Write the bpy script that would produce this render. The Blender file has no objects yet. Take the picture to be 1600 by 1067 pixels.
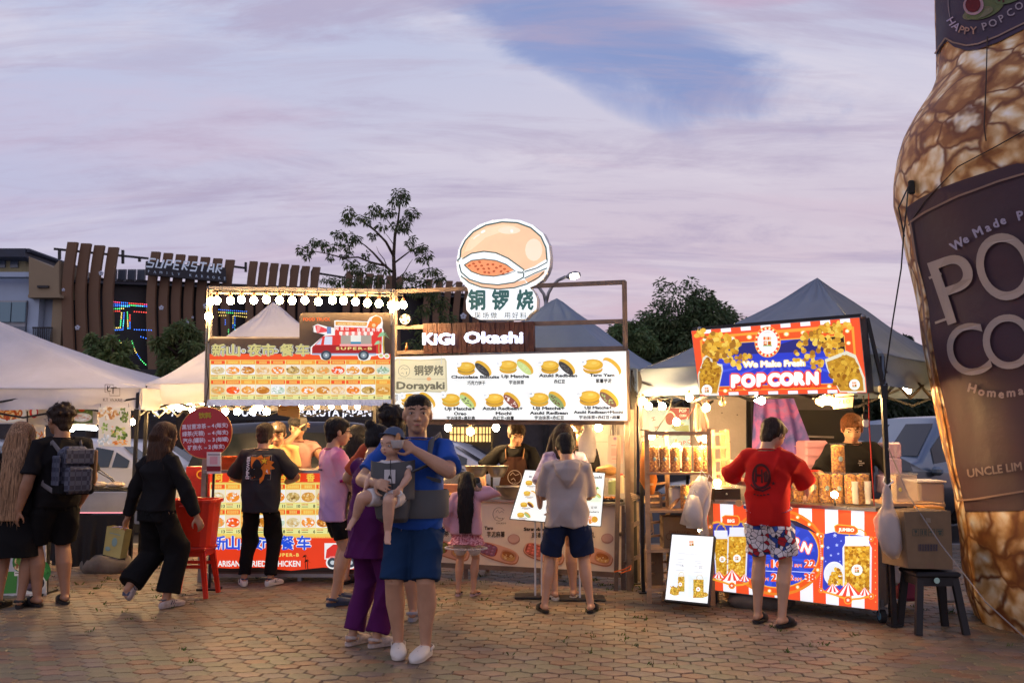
import bpy,bmesh,math,random
import numpy as np
from mathutils import Vector,Matrix,noise
from mathutils.bvhtree import BVHTree
R = math.radians
random.seed(11)
COL = bpy.context.scene.collection
scene = bpy.context.scene

# ------------------------------------------------------------------ camera, sky, sun, exposure
F_PX,CAM_H,PITCH = 1350.0,1.46,math.atan(152.5/1350.0)
cam_d = bpy.data.cameras.new('camera');cam_d.sensor_width = 36;cam_d.lens = 36*F_PX/1600
cam_d.clip_end = 3000;cam_d.dof.use_dof = True;cam_d.dof.focus_distance = 8.2;cam_d.dof.aperture_fstop = 4.0
cam = bpy.data.objects.new('camera',cam_d);COL.objects.link(cam)
cam.location = (0,0,CAM_H);cam.rotation_euler = (math.pi/2+PITCH,0,0)
scene.camera = cam
scene.view_settings.view_transform = 'Standard';scene.view_settings.look = 'None'
scene.view_settings.exposure = 0.0;scene.view_settings.gamma = 1.0
scene.view_settings.use_curve_mapping = False
scene.cycles.max_bounces = 5;scene.cycles.diffuse_bounces = 3;scene.cycles.glossy_bounces = 3
scene.cycles.transmission_bounces = 4;scene.cycles.transparent_max_bounces = 8
scene.cycles.sample_clamp_indirect = 4.0;scene.cycles.use_denoising = True
scene.cycles.caustics_reflective = False;scene.cycles.caustics_refractive = False

def srgb(h):
    h = h.lstrip('#');c = [int(h[i:i+2],16)/255 for i in (0,2,4)]
    return tuple((x/12.92 if x <= .04045 else ((x+.055)/1.055)**2.4) for x in c)

def nd(nt,t,**kw):
    n = nt.nodes.new(t)
    for k,v in kw.items():
        if k.startswith('i_'):
            n.inputs[k[2:].replace('_',' ')].default_value = v
        else:setattr(n,k,v)
    return n
def ramp(nt,stops,interp='LINEAR'):
    n = nt.nodes.new('ShaderNodeValToRGB');e = n.color_ramp;e.interpolation = interp
    while len(e.elements) < len(stops):e.elements.new(.5)
    for el,(p,c) in zip(e.elements,stops):
        el.position = p;el.color = (*c[:3],1) if len(c) >= 3 else (c[0],)*3+(1,)
    return n
def mixc(nt,fac,a,b,mode='MIX'):
    n = nt.nodes.new('ShaderNodeMix');n.data_type = 'RGBA';n.blend_type = mode
    for k,v in ((0,fac),(6,a),(7,b)):
        if hasattr(v,'is_output'):nt.links.new(v,n.inputs[k])
        elif k == 0:n.inputs[0].default_value = v
        else:n.inputs[k].default_value = (*v,1)
    return n.outputs[2]
def mth(nt,op,a,b=None,c=None,clamp=False):
    n = nt.nodes.new('ShaderNodeMath');n.operation = op;n.use_clamp = clamp
    for k,v in enumerate((a,b,c)):
        if v is None:continue
        if hasattr(v,'is_output'):nt.links.new(v,n.inputs[k])
        else:n.inputs[k].default_value = v
    return n.outputs[0]

w = bpy.data.worlds.new('World');scene.world = w;w.use_nodes = True
nt = w.node_tree;nt.nodes.clear()
out = nd(nt,'ShaderNodeOutputWorld');bg = nd(nt,'ShaderNodeBackground')
nt.links.new(bg.outputs[0],out.inputs[0])
tc = nd(nt,'ShaderNodeTexCoord');sep = nd(nt,'ShaderNodeSeparateXYZ');nt.links.new(tc.outputs['Generated'],sep.inputs[0])
sx,sy,sz = sep.outputs
zc = mth(nt,'MAXIMUM',sz,0.0)
# base gradient by height: pinkish horizon, pale lavender, cooler blue above
g = ramp(nt,[(0.0,srgb('#c2a4b2')),(.10,srgb('#c8aebe')),(.2,srgb('#cdbccb')),(.33,srgb('#cdc7d8')),(.46,srgb('#bcc2dc')),(.65,srgb('#7987b8')),(1,srgb('#414f88'))])
nt.links.new(zc,g.inputs[0])
# cooler to the far left, pinker towards the right
lft = mth(nt,'MULTIPLY_ADD',sx,-1.5,.12,clamp=True)
col = mixc(nt,mth(nt,'MULTIPLY',lft,.6),g.outputs[0],srgb('#a9b6dc'))
# cloud sheet: direction projected on a plane overhead
den = mth(nt,'ADD',zc,.16)
cx = mth(nt,'DIVIDE',sx,den);cy = mth(nt,'DIVIDE',sy,den)
comb = nd(nt,'ShaderNodeCombineXYZ');nt.links.new(cx,comb.inputs[0]);nt.links.new(cy,comb.inputs[1])
def cloud(scale,sxy,off,lo,hi,detail=9,dist=.85,rough=.55,rot=0):
    mp = nd(nt,'ShaderNodeMapping');nt.links.new(comb.outputs[0],mp.inputs[0])
    mp.inputs['Scale'].default_value = (sxy[0],sxy[1],1);mp.inputs['Location'].default_value = off
    mp.inputs['Rotation'].default_value = (0,0,rot)
    n = nd(nt,'ShaderNodeTexNoise',i_Scale=scale,i_Detail=detail,i_Roughness=rough,i_Distortion=dist)
    nt.links.new(mp.outputs[0],n.inputs['Vector'])
    m = nd(nt,'ShaderNodeMapRange',i_From_Min=lo,i_From_Max=hi);m.interpolation_type = 'SMOOTHSTEP'
    nt.links.new(n.outputs[0],m.inputs[0]);return m.outputs[0]
# pale bright veil
col = mixc(nt,mth(nt,'MULTIPLY',cloud(.9,(.6,1.2),(3.1,1.7,0),.40,.66,rough=.65),.62),col,srgb('#e0d8e2'))
# blue gap, upper middle-right (a soft ellipse broken by noise)
def blob(x0,z0,rx,rz,sl,nz):
    dx = mth(nt,'SUBTRACT',sx,x0);dz = mth(nt,'SUBTRACT',sz,z0)
    dz = mth(nt,'ADD',dz,mth(nt,'MULTIPLY',dx,sl))
    a = mth(nt,'POWER',mth(nt,'DIVIDE',mth(nt,'ABSOLUTE',dx),rx),2.0)
    b = mth(nt,'POWER',mth(nt,'DIVIDE',mth(nt,'ABSOLUTE',dz),rz),2.0)
    r = mth(nt,'ADD',mth(nt,'ADD',a,b),mth(nt,'MULTIPLY',nz,.95))
    m = nd(nt,'ShaderNodeMapRange',i_From_Min=1.45,i_From_Max=.55);m.interpolation_type = 'SMOOTHSTEP'
    nt.links.new(r,m.inputs[0]);return m.outputs[0]
nz = cloud(1.6,(1,1.6),(0,0,0),.25,.75,rough=.6)
col = mixc(nt,mth(nt,'MULTIPLY',blob(.09,.435,.27,.06,.36,nz),.95),col,srgb('#8294c4'))
col = mixc(nt,mth(nt,'MULTIPLY',blob(.08,.40,.13,.032,.55,nz),.8),col,srgb('#8b9ac8'))
col = mixc(nt,mth(nt,'MULTIPLY',blob(.26,.475,.09,.035,0,nz),.75),col,srgb('#cfa9c2'))
# purple grey streaks
col = mixc(nt,mth(nt,'MULTIPLY',cloud(1.15,(.55,2.1),(6.3,2.9,0),.47,.66,rough=.68,rot=.12),.66),col,srgb('#ab9fbc'))
col = mixc(nt,mth(nt,'MULTIPLY',cloud(2.3,(.5,2.4),(1.3,8.2,0),.50,.68,rough=.68,rot=-.1),.4),col,srgb('#b2a4bd'))
col = mixc(nt,mth(nt,'MULTIPLY',cloud(1.5,(.5,1.5),(9.3,4.2,0),.5,.7),.2),col,srgb('#d9b4c4'))
nt.links.new(col,bg.inputs[0]); 
# dusk sky light underneath (sun at the horizon behind the camera)
sky = nd(nt,'ShaderNodeTexSky');sky.sky_type = 'NISHITA';sky.sun_disc = False
SUN_EL,SUN_AZ = R(6),R(205)
sky.sun_elevation = SUN_EL;sky.sun_rotation = SUN_AZ
skb = nd(nt,'ShaderNodeBackground');skb.inputs[1].default_value = .05
nt.links.new(sky.outputs[0],skb.inputs[0])
bg.inputs[1].default_value = 1.06
add = nd(nt,'ShaderNodeAddShader');nt.links.new(bg.outputs[0],add.inputs[0]);nt.links.new(skb.outputs[0],add.inputs[1])
skb.inputs[1].default_value = .0
nt.links.new(add.outputs[0],out.inputs[0])

sun_d = bpy.data.lights.new('sun','SUN');sun_d.energy = .15;sun_d.angle = R(40);sun_d.color = (1,.87,.80)
sun = bpy.data.objects.new('sun',sun_d);COL.objects.link(sun);sun.location = (-5,-8,12)
sun.rotation_euler = Vector((-.45,-1,.62)).to_track_quat('Z','Y').to_euler()

# ------------------------------------------------------------------ pixel of the photograph -> point at a known depth
CT,ST = math.cos(PITCH),math.sin(PITCH)
def P(u,v,Y):
    r = (u-800)/F_PX;up = (533.5-v)/F_PX
    dy = CT-up*ST;dz = ST+up*CT;t = Y/dy
    return Vector((r*t,Y,CAM_H+dz*t))
def G(u,v):
    """point on the ground under pixel u, v"""
    r = (u-800)/F_PX;up = (533.5-v)/F_PX
    dy = CT-up*ST;dz = ST+up*CT;t = -CAM_H/dz
    return Vector((r*t,dy*t,0))
def PX(Y):return Y/F_PX           # size in metres of one photo pixel at depth Y

# ------------------------------------------------------------------ mesh collector
def frame_of(d,hint=Vector((0,0,1))):
    d = d.normalized()
    if abs(d.dot(hint)) > .98:hint = Vector((0,1,0)) if abs(d.y) < .9 else Vector((1,0,0))
    x = hint.cross(d).normalized();y = d.cross(x).normalized()
    return x,y
ORI = {}
class MB:
    def __init__(s):s.v = [];s.f = [];s.m = [];s.c = [];s.cm = 0;s.cc = (1,1,1)
    def add(s,vs,fs):
        b = len(s.v);s.v.extend(Vector(p) for p in vs)
        for f in fs:s.f.append([b+i for i in f]);s.m.append(s.cm);s.c.append(s.cc)
        return b
    def mat(s,i):s.cm = i;return s
    def col(s,c):s.cc = srgb(c) if isinstance(c,str) else c;return s
    def quad(s,a,b,c,d):s.add([a,b,c,d],[(0,1,2,3)]);return s
    def poly(s,pts):s.add(pts,[tuple(range(len(pts)))]);return s
    def hexa(s,p):   # 8 pts: bottom 4 ccw, top 4 ccw
        s.add(p,[(3,2,1,0),(4,5,6,7),(0,1,5,4),(1,2,6,5),(2,3,7,6),(3,0,4,7)]);return s
    def box(s,c,d,rz=0,M=None,bev=0):
        hx,hy,hz = d[0]/2,d[1]/2,d[2]/2
        if M is None:M = Matrix.Translation(c) @ Matrix.Rotation(rz,4,'Z')
        else:M = Matrix.Translation(c) @ M
        if bev > 0:
            b = min(bev,hx*.9,hy*.9,hz*.9)
            def ring(x,y,z,k):return [(x,-y+k,z),(x,y-k,z),(x-k,y,z),(-x+k,y,z),(-x,y-k,z),(-x,-y+k,z),(-x+k,-y,z),(x-k,-y,z)]
            rs = [ring(hx-b,hy-b,-hz,b*.4),ring(hx,hy,-hz+b,b),ring(hx,hy,hz-b,b),ring(hx-b,hy-b,hz,b*.4)]
            vs = [M @ Vector(q) for r in rs for q in r];fs = [tuple(range(7,-1,-1)),tuple(range(24,32))]
            for k in range(3):
                for i in range(8):fs.append((k*8+i,k*8+(i+1) % 8,(k+1)*8+(i+1) % 8,(k+1)*8+i))
            s.add(vs,fs);return s
        p = [M @ Vector(q) for q in ((-hx,-hy,-hz),(hx,-hy,-hz),(hx,hy,-hz),(-hx,hy,-hz),(-hx,-hy,hz),(hx,-hy,hz),(hx,hy,hz),(-hx,hy,hz))]
        return s.hexa(p)
    def beam(s,a,b,wx,wy=None,hint=Vector((0,0,1))):
        a,b = Vector(a),Vector(b);wy = wy or wx;x,y = frame_of(b-a,hint)
        r = [(-1,-1),(1,-1),(1,1),(-1,1)]
        return s.hexa([q + x*i*wx/2 + y*j*wy/2 for q in (a,b) for i,j in r])
    def tube(s,pts,rad,n=8,cap=True,flat=None,hint=Vector((0,0,1)),round_cap=False):
        """swept rings; rad = number, list, or list of (rx, ry)"""
        pts = [Vector(p) for p in pts];k = len(pts)
        rad = [rad]*k if not isinstance(rad,(list,tuple)) else list(rad)
        rad = [(r,r) if not isinstance(r,(tuple,list)) else r for r in rad]
        if round_cap:
            d0 = (pts[1]-pts[0]).normalized();d1 = (pts[-1]-pts[-2]).normalized()
            a0,a1 = rad[0],rad[-1];m0,m1 = min(a0),min(a1)
            pre = [(pts[0]-d0*m0*math.sin(t),(a0[0]*math.cos(t),a0[1]*math.cos(t))) for t in (1.45,1.0,.5)]
            post = [(pts[-1]+d1*m1*math.sin(t),(a1[0]*math.cos(t),a1[1]*math.cos(t))) for t in (.5,1.0,1.45)]
            pts = [q[0] for q in pre]+pts+[q[0] for q in post];rad = [q[1] for q in pre]+rad+[q[1] for q in post];k = len(pts)
        vs = [];x = None
        for i in range(k):
            d = pts[min(i+1,k-1)]-pts[max(i-1,0)]
            if d.length < 1e-9:d = Vector((0,0,1))
            d.normalize()
            if x is None:x,y = frame_of(d,hint)
            else:
                x = (x-d*x.dot(d)); 
                if x.length < 1e-6:x,y = frame_of(d,hint)
                x.normalize();y = d.cross(x)
            rx,ry = rad[i]
            for j in range(n):
                t = 2*math.pi*j/n;vs.append(pts[i]+x*rx*math.cos(t)+y*ry*math.sin(t))
        fs = []
        for i in range(k-1):
            for j in range(n):fs.append((i*n+j,i*n+(j+1) % n,(i+1)*n+(j+1) % n,(i+1)*n+j))
        if cap:fs.append(tuple(range(n-1,-1,-1)));fs.append(tuple((k-1)*n+j for j in range(n)))
        s.add(vs,fs);return s
    def cyl(s,a,b,r0,r1=None,n=16,cap=True):return s.tube([a,b],[r0,r1 if r1 is not None else r0],n,cap)
    def ell(s,c,r,M=None,nu=16,nv=10):
        c = Vector(c);r = (r,)*3 if not isinstance(r,(tuple,list)) else r
        vs = [(0,0,-1)]
        for i in range(1,nv):
            a = -math.pi/2+math.pi*i/nv
            for j in range(nu):
                t = 2*math.pi*j/nu;vs.append((math.cos(a)*math.cos(t),math.cos(a)*math.sin(t),math.sin(a)))
        vs.append((0,0,1));vs = [Vector((q[0]*r[0],q[1]*r[1],q[2]*r[2])) for q in vs]
        if M is not None:vs = [M @ q for q in vs]
        fs = [(0,1+(j+1) % nu,1+j) for j in range(nu)]
        for i in range(nv-2):
            for j in range(nu):fs.append((1+i*nu+j,1+i*nu+(j+1) % nu,1+(i+1)*nu+(j+1) % nu,1+(i+1)*nu+j))
        t0 = 1+(nv-2)*nu;fs += [(t0+j,t0+(j+1) % nu,len(vs)-1) for j in range(nu)]
        s.add([c+q for q in vs],fs);return s
    def prism(s,outline,ext):
        """closed flat outline swept along ext (both caps)"""
        o = [Vector(p) for p in outline];n = len(o);e = Vector(ext)
        s.add(o+[p+e for p in o],[tuple(range(n-1,-1,-1)),tuple(range(n,2*n))]+[(i,(i+1) % n,n+(i+1) % n,n+i) for i in range(n)]);return s
    def lathe(s,prof,c=(0,0,0),n=24,a0=0,a1=2*math.pi):
        c = Vector(c);full = abs(a1-a0-2*math.pi) < 1e-6;m = n if full else n+1;vs = []
        for r,z in prof:
            for j in range(m):
                t = a0+(a1-a0)*j/n;vs.append(c+Vector((r*math.cos(t),r*math.sin(t),z)))
        fs = []
        for i in range(len(prof)-1):
            for j in range(n):
                j2 = (j+1) % m;fs.append((i*m+j,i*m+j2,(i+1)*m+j2,(i+1)*m+j))
        s.add(vs,fs);return s
    def grid(s,fn,nu,nv):
        vs = [fn(i/nu,j/nv) for j in range(nv+1) for i in range(nu+1)]
        fs = [(j*(nu+1)+i,j*(nu+1)+i+1,(j+1)*(nu+1)+i+1,(j+1)*(nu+1)+i) for j in range(nv) for i in range(nu)]
        s.add(vs,fs);return s
    def build(s,name,mats,parent=None,smooth=False,origin=None,colors=False):
        me = bpy.data.meshes.new(name)
        if parent is not None:o0 = ORI[parent.name]
        elif origin is not None:o0 = Vector(origin)
        else:
            xs = [p.x for p in s.v];ys = [p.y for p in s.v]
            o0 = Vector(((min(xs)+max(xs))/2,(min(ys)+max(ys))/2,min(p.z for p in s.v)))
        me.from_pydata([tuple(p-o0) for p in s.v],[],s.f)
        mats = mats if isinstance(mats,(list,tuple)) else [mats]
        for m in mats:me.materials.append(m)
        if len(mats) > 1:me.polygons.foreach_set('material_index',s.m)
        if colors:
            ca = me.color_attributes.new('Col','FLOAT_COLOR','CORNER');arr = []
            for f,c in zip(s.f,s.c):arr.extend([*c,1.0]*len(f))
            ca.data.foreach_set('color',arr)
        if smooth:me.polygons.foreach_set('use_smooth',[True]*len(s.f))
        me.update()
        return link(name,me,parent,o0)
def link(name,me,parent=None,o0=Vector((0,0,0))):
    o = bpy.data.objects.new(name,me);COL.objects.link(o)
    if parent is not None:o.parent = parent
    else:o.location = o0
    ORI[o.name] = Vector(o0);return o
def empty(name,loc):
    o = bpy.data.objects.new(name,None);COL.objects.link(o);o.location = loc;o.empty_display_size = .1
    ORI[o.name] = Vector(loc);return o
def tag(o,label=None,cat=None,group=None,kind=None):
    if label:o['label'] = label
    if cat:o['category'] = cat
    if group:o['group'] = group
    if kind:o['kind'] = kind
    return o
def thing(name,loc,label,cat,group=None):return tag(empty(name,Vector(loc)),label,cat,group)
def copy_tree(o,parent=None):
    c = o.copy();COL.objects.link(c)
    if parent is not None:c.parent = parent
    ORI[c.name] = ORI.get(o.name,Vector()).copy()
    for ch in list(o.children):copy_tree(ch,c)
    return c
def place(root,loc,rz=None,label=None,scale=None):
    c = copy_tree(root);c.location = loc
    if rz is not None:c.rotation_euler = (0,0,rz)
    if label:c['label'] = label
    if scale:c.scale = (scale,)*3
    return c

# ------------------------------------------------------------------ materials
def pmat(name,col=(.5,.5,.5),rough=.6,metal=0,spec=.5,var=0,vscale=6,bump=0,bscale=40,emis=None,estr=0,alpha=1,trans=0,ior=1.45,sss=0,dark=None,coat=0,wave=None,vdet=4,bdist=.01,sheen=0):
    m = bpy.data.materials.new(name);m.use_nodes = True;nt = m.node_tree;b = nt.nodes['Principled BSDF']
    col = srgb(col) if isinstance(col,str) else col
    b.inputs['Base Color'].default_value = (*col,1);b.inputs['Roughness'].default_value = rough
    b.inputs['Metallic'].default_value = metal;b.inputs['Specular IOR Level'].default_value = spec
    b.inputs['Alpha'].default_value = alpha;b.inputs['Transmission Weight'].default_value = trans;b.inputs['IOR'].default_value = ior
    if coat:b.inputs['Coat Weight'].default_value = coat;b.inputs['Coat Roughness'].default_value = .08
    if sheen:b.inputs['Sheen Weight'].default_value = sheen
    if sss:
        b.inputs['Subsurface Weight'].default_value = sss;b.inputs['Subsurface Radius'].default_value = (.02,.008,.004);b.inputs['Subsurface Scale'].default_value = .6
    tcn = nd(nt,'ShaderNodeTexCoord')
    if var:
        n = nd(nt,'ShaderNodeTexNoise',i_Scale=vscale,i_Detail=vdet,i_Roughness=.6);nt.links.new(tcn.outputs['Object'],n.inputs['Vector'])
        mr = nd(nt,'ShaderNodeMapRange',i_From_Min=.3,i_From_Max=.7);nt.links.new(n.outputs[0],mr.inputs[0])
        d = dark if dark is not None else tuple(x*(1-var) for x in col);d = srgb(d) if isinstance(d,str) else d
        l = tuple(min(1,x*(1+var*.5)) for x in col)
        o = mixc(nt,mr.outputs[0],d,l);nt.links.new(o,b.inputs['Base Color'])
        rr = nd(nt,'ShaderNodeMapRange',i_From_Min=.3,i_From_Max=.7,i_To_Min=max(0.02,rough-.08),i_To_Max=min(1,rough+.08));nt.links.new(n.outputs[0],rr.inputs[0]);nt.links.new(rr.outputs[0],b.inputs['Roughness'])
    if bump:
        n2 = nd(nt,'ShaderNodeTexNoise',i_Scale=bscale,i_Detail=5);nt.links.new(tcn.outputs['Object'],n2.inputs['Vector'])
        bp = nd(nt,'ShaderNodeBump',i_Strength=bump,i_Distance=bdist);nt.links.new(n2.outputs[0],bp.inputs['Height']);nt.links.new(bp.outputs[0],b.inputs['Normal'])
    if emis is not None:
        e = srgb(emis) if isinstance(emis,str) else emis
        b.inputs['Emission Color'].default_value = (*e,1);b.inputs['Emission Strength'].default_value = estr
    return m
def print_mat(name,estr=0,rough=.35,base=1.0,glow=None,speck=0.0):
    """flat print: colour from the mesh's colour attribute; glows, with or without a lamp behind, when estr > 0"""
    m = bpy.data.materials.new(name);m.use_nodes = True;nt = m.node_tree;b = nt.nodes['Principled BSDF']
    a = nd(nt,'ShaderNodeVertexColor');a.layer_name = 'Col'
    c = a.outputs[0]
    tcn = nd(nt,'ShaderNodeTexCoord');n = nd(nt,'ShaderNodeTexNoise',i_Scale=5.0,i_Detail=6.0);nt.links.new(tcn.outputs['Object'],n.inputs['Vector'])
    mr = nd(nt,'ShaderNodeMapRange',i_From_Min=.2,i_From_Max=.8,i_To_Min=1-.08-speck,i_To_Max=1.04);nt.links.new(n.outputs[0],mr.inputs[0])
    c = mixc(nt,1.0,c,mr.outputs[0],'MULTIPLY')
    nt.links.new(mixc(nt,1.0,c,(base,)*3,'MULTIPLY'),b.inputs['Base Color']);b.inputs['Roughness'].default_value = rough
    if estr:nt.links.new(c,b.inputs['Emission Color']);b.inputs['Emission Strength'].default_value = estr
    return m
M = {}
M['steel'] = pmat('brushed_steel',(.42,.41,.40),.32,1,var=.25,vscale=3)
M['galv'] = pmat('galvanised',(.33,.33,.34),.45,1,var=.3,vscale=5)
M['frame_metal'] = pmat('bronze_frame',(.20,.15,.12),.5,.6,var=.35,vscale=7)
M['black_metal'] = pmat('black_metal',(.02,.02,.022),.45,.2,var=.3,vscale=6)
M['black_plastic'] = pmat('black_plastic',(.015,.015,.017),.5,var=.3)
M['white_plastic'] = pmat('white_plastic',(.72,.72,.72),.4,var=.08)
M['red_plastic'] = pmat('red_plastic',(.72,.035,.012),.35,var=.15,vscale=4)
M['orange_plastic'] = pmat('orange_plastic',(.8,.16,.02),.4,var=.15)
M['wood'] = pmat('pale_wood',(.46,.28,.15),.55,var=.3,vscale=12,bump=.2,bscale=60)
M['dark_wood'] = pmat('dark_stained_wood',(.105,.032,.018),.5,var=.45,vscale=9,bump=.3,bscale=50)
M['card'] = pmat('cardboard',(.21,.14,.08),.85,var=.15,vscale=8,bump=.1)
M['glass'] = pmat('window_glass',(.03,.04,.05),.06,0,spec=.8)
M['rubber'] = pmat('rubber',(.018,.018,.018),.8,var=.2)
M['rope'] = pmat('rope',(.02,.02,.02),.8)
M['bulb'] = pmat('warm_bulb',(1,.8,.5),.4,emis=(1,.62,.26),estr=230)
M['bulb_small'] = pmat('warm_bulb_bright',(1,.8,.5),.4,emis=(1,.60,.24),estr=420)
M['socket'] = pmat('bulb_socket',(.25,.11,.06),.5,var=.2)
M['tube_light'] = pmat('white_tube_light',(1,1,1),.4,emis=(.9,.95,1),estr=14)
M['clear'] = pmat('clear_plastic',(.9,.9,.9),.12,trans=.0,alpha=.10,spec=.5)
M['poly_bag'] = pmat('thin_plastic_bag',(.62,.56,.54),.3,alpha=.38,spec=.5,bump=.5,bscale=30)
M['canopy'] = None
# ------------------------------------------------------------------ flat print on boards: coloured shapes in board units
class Board:
    """bilinear sheet between four corners (TL, TR, BR, BL); W x H board units; z = layer of print, fractions of a millimetre apart"""
    def __init__(s,TL,TR,BR,BL,W,H,fn=None,lz=.0012,z0=.001):
        s.TL,s.TR,s.BR,s.BL = map(Vector,(TL,TR,BR,BL));s.W,s.H = W,H;s.mb = MB();s.lz = lz;s.z0 = z0;s.fn = fn
        s.n = -((s.TR-s.TL).cross(s.BL-s.TL)).normalized()
        s.n = -s.n if s.n.dot(Vector((0,0,CAM_H))-s.TL) < 0 else s.n
    def at(s,x,y,z=0):
        if s.fn:return s.fn(x,y,z)
        a,b = x/s.W,y/s.H
        p = (s.TL*(1-a)+s.TR*a)*(1-b)+(s.BL*(1-a)+s.BR*a)*b
        return p+s.n*(s.z0+z*s.lz)
    def poly(s,pts,c,z=0):
        s.mb.col(c);s.mb.poly([s.at(x,y,z) for x,y in pts]);return s
    def rect(s,x,y,w,h,c,z=0,nx=1,ny=1):
        s.mb.col(c)
        if nx*ny == 1:s.mb.quad(s.at(x,y+h,z),s.at(x+w,y+h,z),s.at(x+w,y,z),s.at(x,y,z))
        else:s.mb.grid(lambda a,b:s.at(x+w*a,y+h*(1-b),z),nx,ny)
        return s
    def ell(s,x,y,rx,ry,c,z=0,n=16,rot=0,a0=0,a1=360):
        ca,sa = math.cos(R(rot)),math.sin(R(rot));pts = []
        m = n if a1-a0 >= 360 else n+1
        for i in range(m):
            t = R(a0+(a1-a0)*i/n);ex,ey = rx*math.cos(t),ry*math.sin(t);pts.append((x+ex*ca-ey*sa,y+ex*sa+ey*ca))
        return s.poly(pts,c,z)
    def ring(s,x,y,rx,ry,wd,c,z=0,n=24,a0=0,a1=360,rot=0):
        ca,sa = math.cos(R(rot)),math.sin(R(rot))
        def q(t,k):ex,ey = (rx+k)*math.cos(t),(ry+k)*math.sin(t);return s.at(x+ex*ca-ey*sa,y+ex*sa+ey*ca,z)
        s.mb.col(c);s.mb.grid(lambda a,b:q(R(a0+(a1-a0)*a),(b-.5)*wd),n,1);return s
    def line(s,pts,wd,c,z=0):
        s.mb.col(c);n = len(pts);L,Rr = [],[]
        for i in range(n):
            a = pts[max(i-1,0)];b = pts[min(i+1,n-1)];dx,dy = b[0]-a[0],b[1]-a[1];d = math.hypot(dx,dy) or 1
            ww = wd[i] if isinstance(wd,(list,tuple)) else wd
            nx,ny = -dy/d*ww/2,dx/d*ww/2
            L.append((pts[i][0]+nx,pts[i][1]+ny));Rr.append((pts[i][0]-nx,pts[i][1]-ny))
        for i in range(n-1):s.mb.quad(*(s.at(q[0],q[1],z) for q in (L[i],L[i+1],Rr[i+1],Rr[i])))
        return s
    def star(s,x,y,r,c,z=0,k=5,inner=.42,rot=-90):
        s.poly([(x+r*(1 if i % 2 == 0 else inner)*math.cos(R(rot)+math.pi*i/k),y+r*(1 if i % 2 == 0 else inner)*math.sin(R(rot)+math.pi*i/k)) for i in range(2*k)],c,z);return s
    def text(s,body,x,y,h,c,z=3,bold=0,wd=None,align='C',shear=0,rot=0,path=None,maxw=None,space=1.0,font=None):
        """y = centre line of the letters, h = cap height, wd = forced width; path(x) -> (px, py, angle) bends the line"""
        vs,fs,(x0,x1,y0,y1) = text_mesh(body,0,shear,space,8 if h > 60 and len(body) == 1 and not cjk(body) else 2)
        x0 -= bold;x1 += bold;k = h/.72*(1/(1+2*bold/.72));kx = k
        if wd:kx = wd/(x1-x0)
        elif maxw and (x1-x0)*k > maxw:kx = maxw/(x1-x0)
        W = (x1-x0)*kx;ox = {'C':-W/2,'L':0,'R':-W}[align];ca,sa = math.cos(R(rot)),math.sin(R(rot));s.mb.col(c)
        nb = 0 if bold == 0 else (4 if bold <= .04 else 8)
        for q in range(nb+1 if nb else 1):       # heavier strokes: the glyph laid down several times round its own outline
            t = 2*math.pi*q/nb+.39 if nb and q < nb else 0;bx_,by_ = (bold*math.cos(t),bold*math.sin(t)) if nb and q < nb else (0,0);pts = []
            for px,py in vs:
                ex = ox+(px+bx_-x0)*kx;ey = -(py+by_-.36)*k;zq = z+q*.06
                if path:ux,uy,an = path(ex);pts.append(s.at(ux-ey*math.sin(an),uy+ey*math.cos(an),zq))
                else:pts.append(s.at(x+ex*ca-ey*sa,y+ex*sa+ey*ca,zq))
            s.mb.add(pts,[tuple(reversed(f)) for f in fs])
        return s
    def build(s,name,mat,parent):return s.mb.build(name,mat,parent,colors=True)
    def panel(s,th,name,mat,parent,x0=0,y0=0,x1=None,y1=None):
        x1 = s.W if x1 is None else x1;y1 = s.H if y1 is None else y1
        m = MB();q = [(x0,y1),(x1,y1),(x1,y0),(x0,y0)];n = s.n*(s.z0)
        back = [s.at(a,b,0)-n-s.n*th for a,b in q];front = [s.at(a,b,0)-n for a,b in q]
        m.hexa(back+front);return m.build(name,mat,parent)
def cjk(t):return any(ord(ch) > 0x2e80 for ch in t)
_TC = {}
def text_mesh(body,bold=0,shear=0,space=1.0,res=2):
    key = (body,bold,shear,space,res)
    if key not in _TC:
        c = bpy.data.curves.new('lettering','FONT');c.body = body;c.size = 1;c.offset = bold;c.shear = shear;c.space_character = space
        c.resolution_u = res if not cjk(body) else 1
        o = bpy.data.objects.new('lettering',c);m = o.to_mesh()
        vs = [(p.co.x,p.co.y) for p in m.vertices];fs = [tuple(p.vertices) for p in m.polygons]
        o.to_mesh_clear();bpy.data.objects.remove(o);bpy.data.curves.remove(c)
        if not vs:vs = [(0,0),(1,0),(1,1)];fs = []
        xs = [q[0] for q in vs];ys = [q[1] for q in vs]
        _TC[key] = (vs,fs,(min(xs),max(xs),min(ys),max(ys)))
    return _TC[key]
PM = {'backlit_white':print_mat('backlit_print_white',.98,base=.25),'backlit_warm':print_mat('backlit_print_warm',.86,base=.15),'backlit':print_mat('backlit_print',1.0,base=.35),'backlit_soft':print_mat('backlit_print_soft',.62,base=.5,speck=.05),'ink':print_mat('printed_ink',0,rough=.5),'vinyl':print_mat('glowing_vinyl_print',.22,rough=.4,base=.8),  # vinyl sheets get a faint glow of their own, no lamp behind them
      'glow':print_mat('glowing_letters',2.2,base=.5),'cloth_ink':print_mat('cloth_print',0,rough=.85)}
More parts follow.
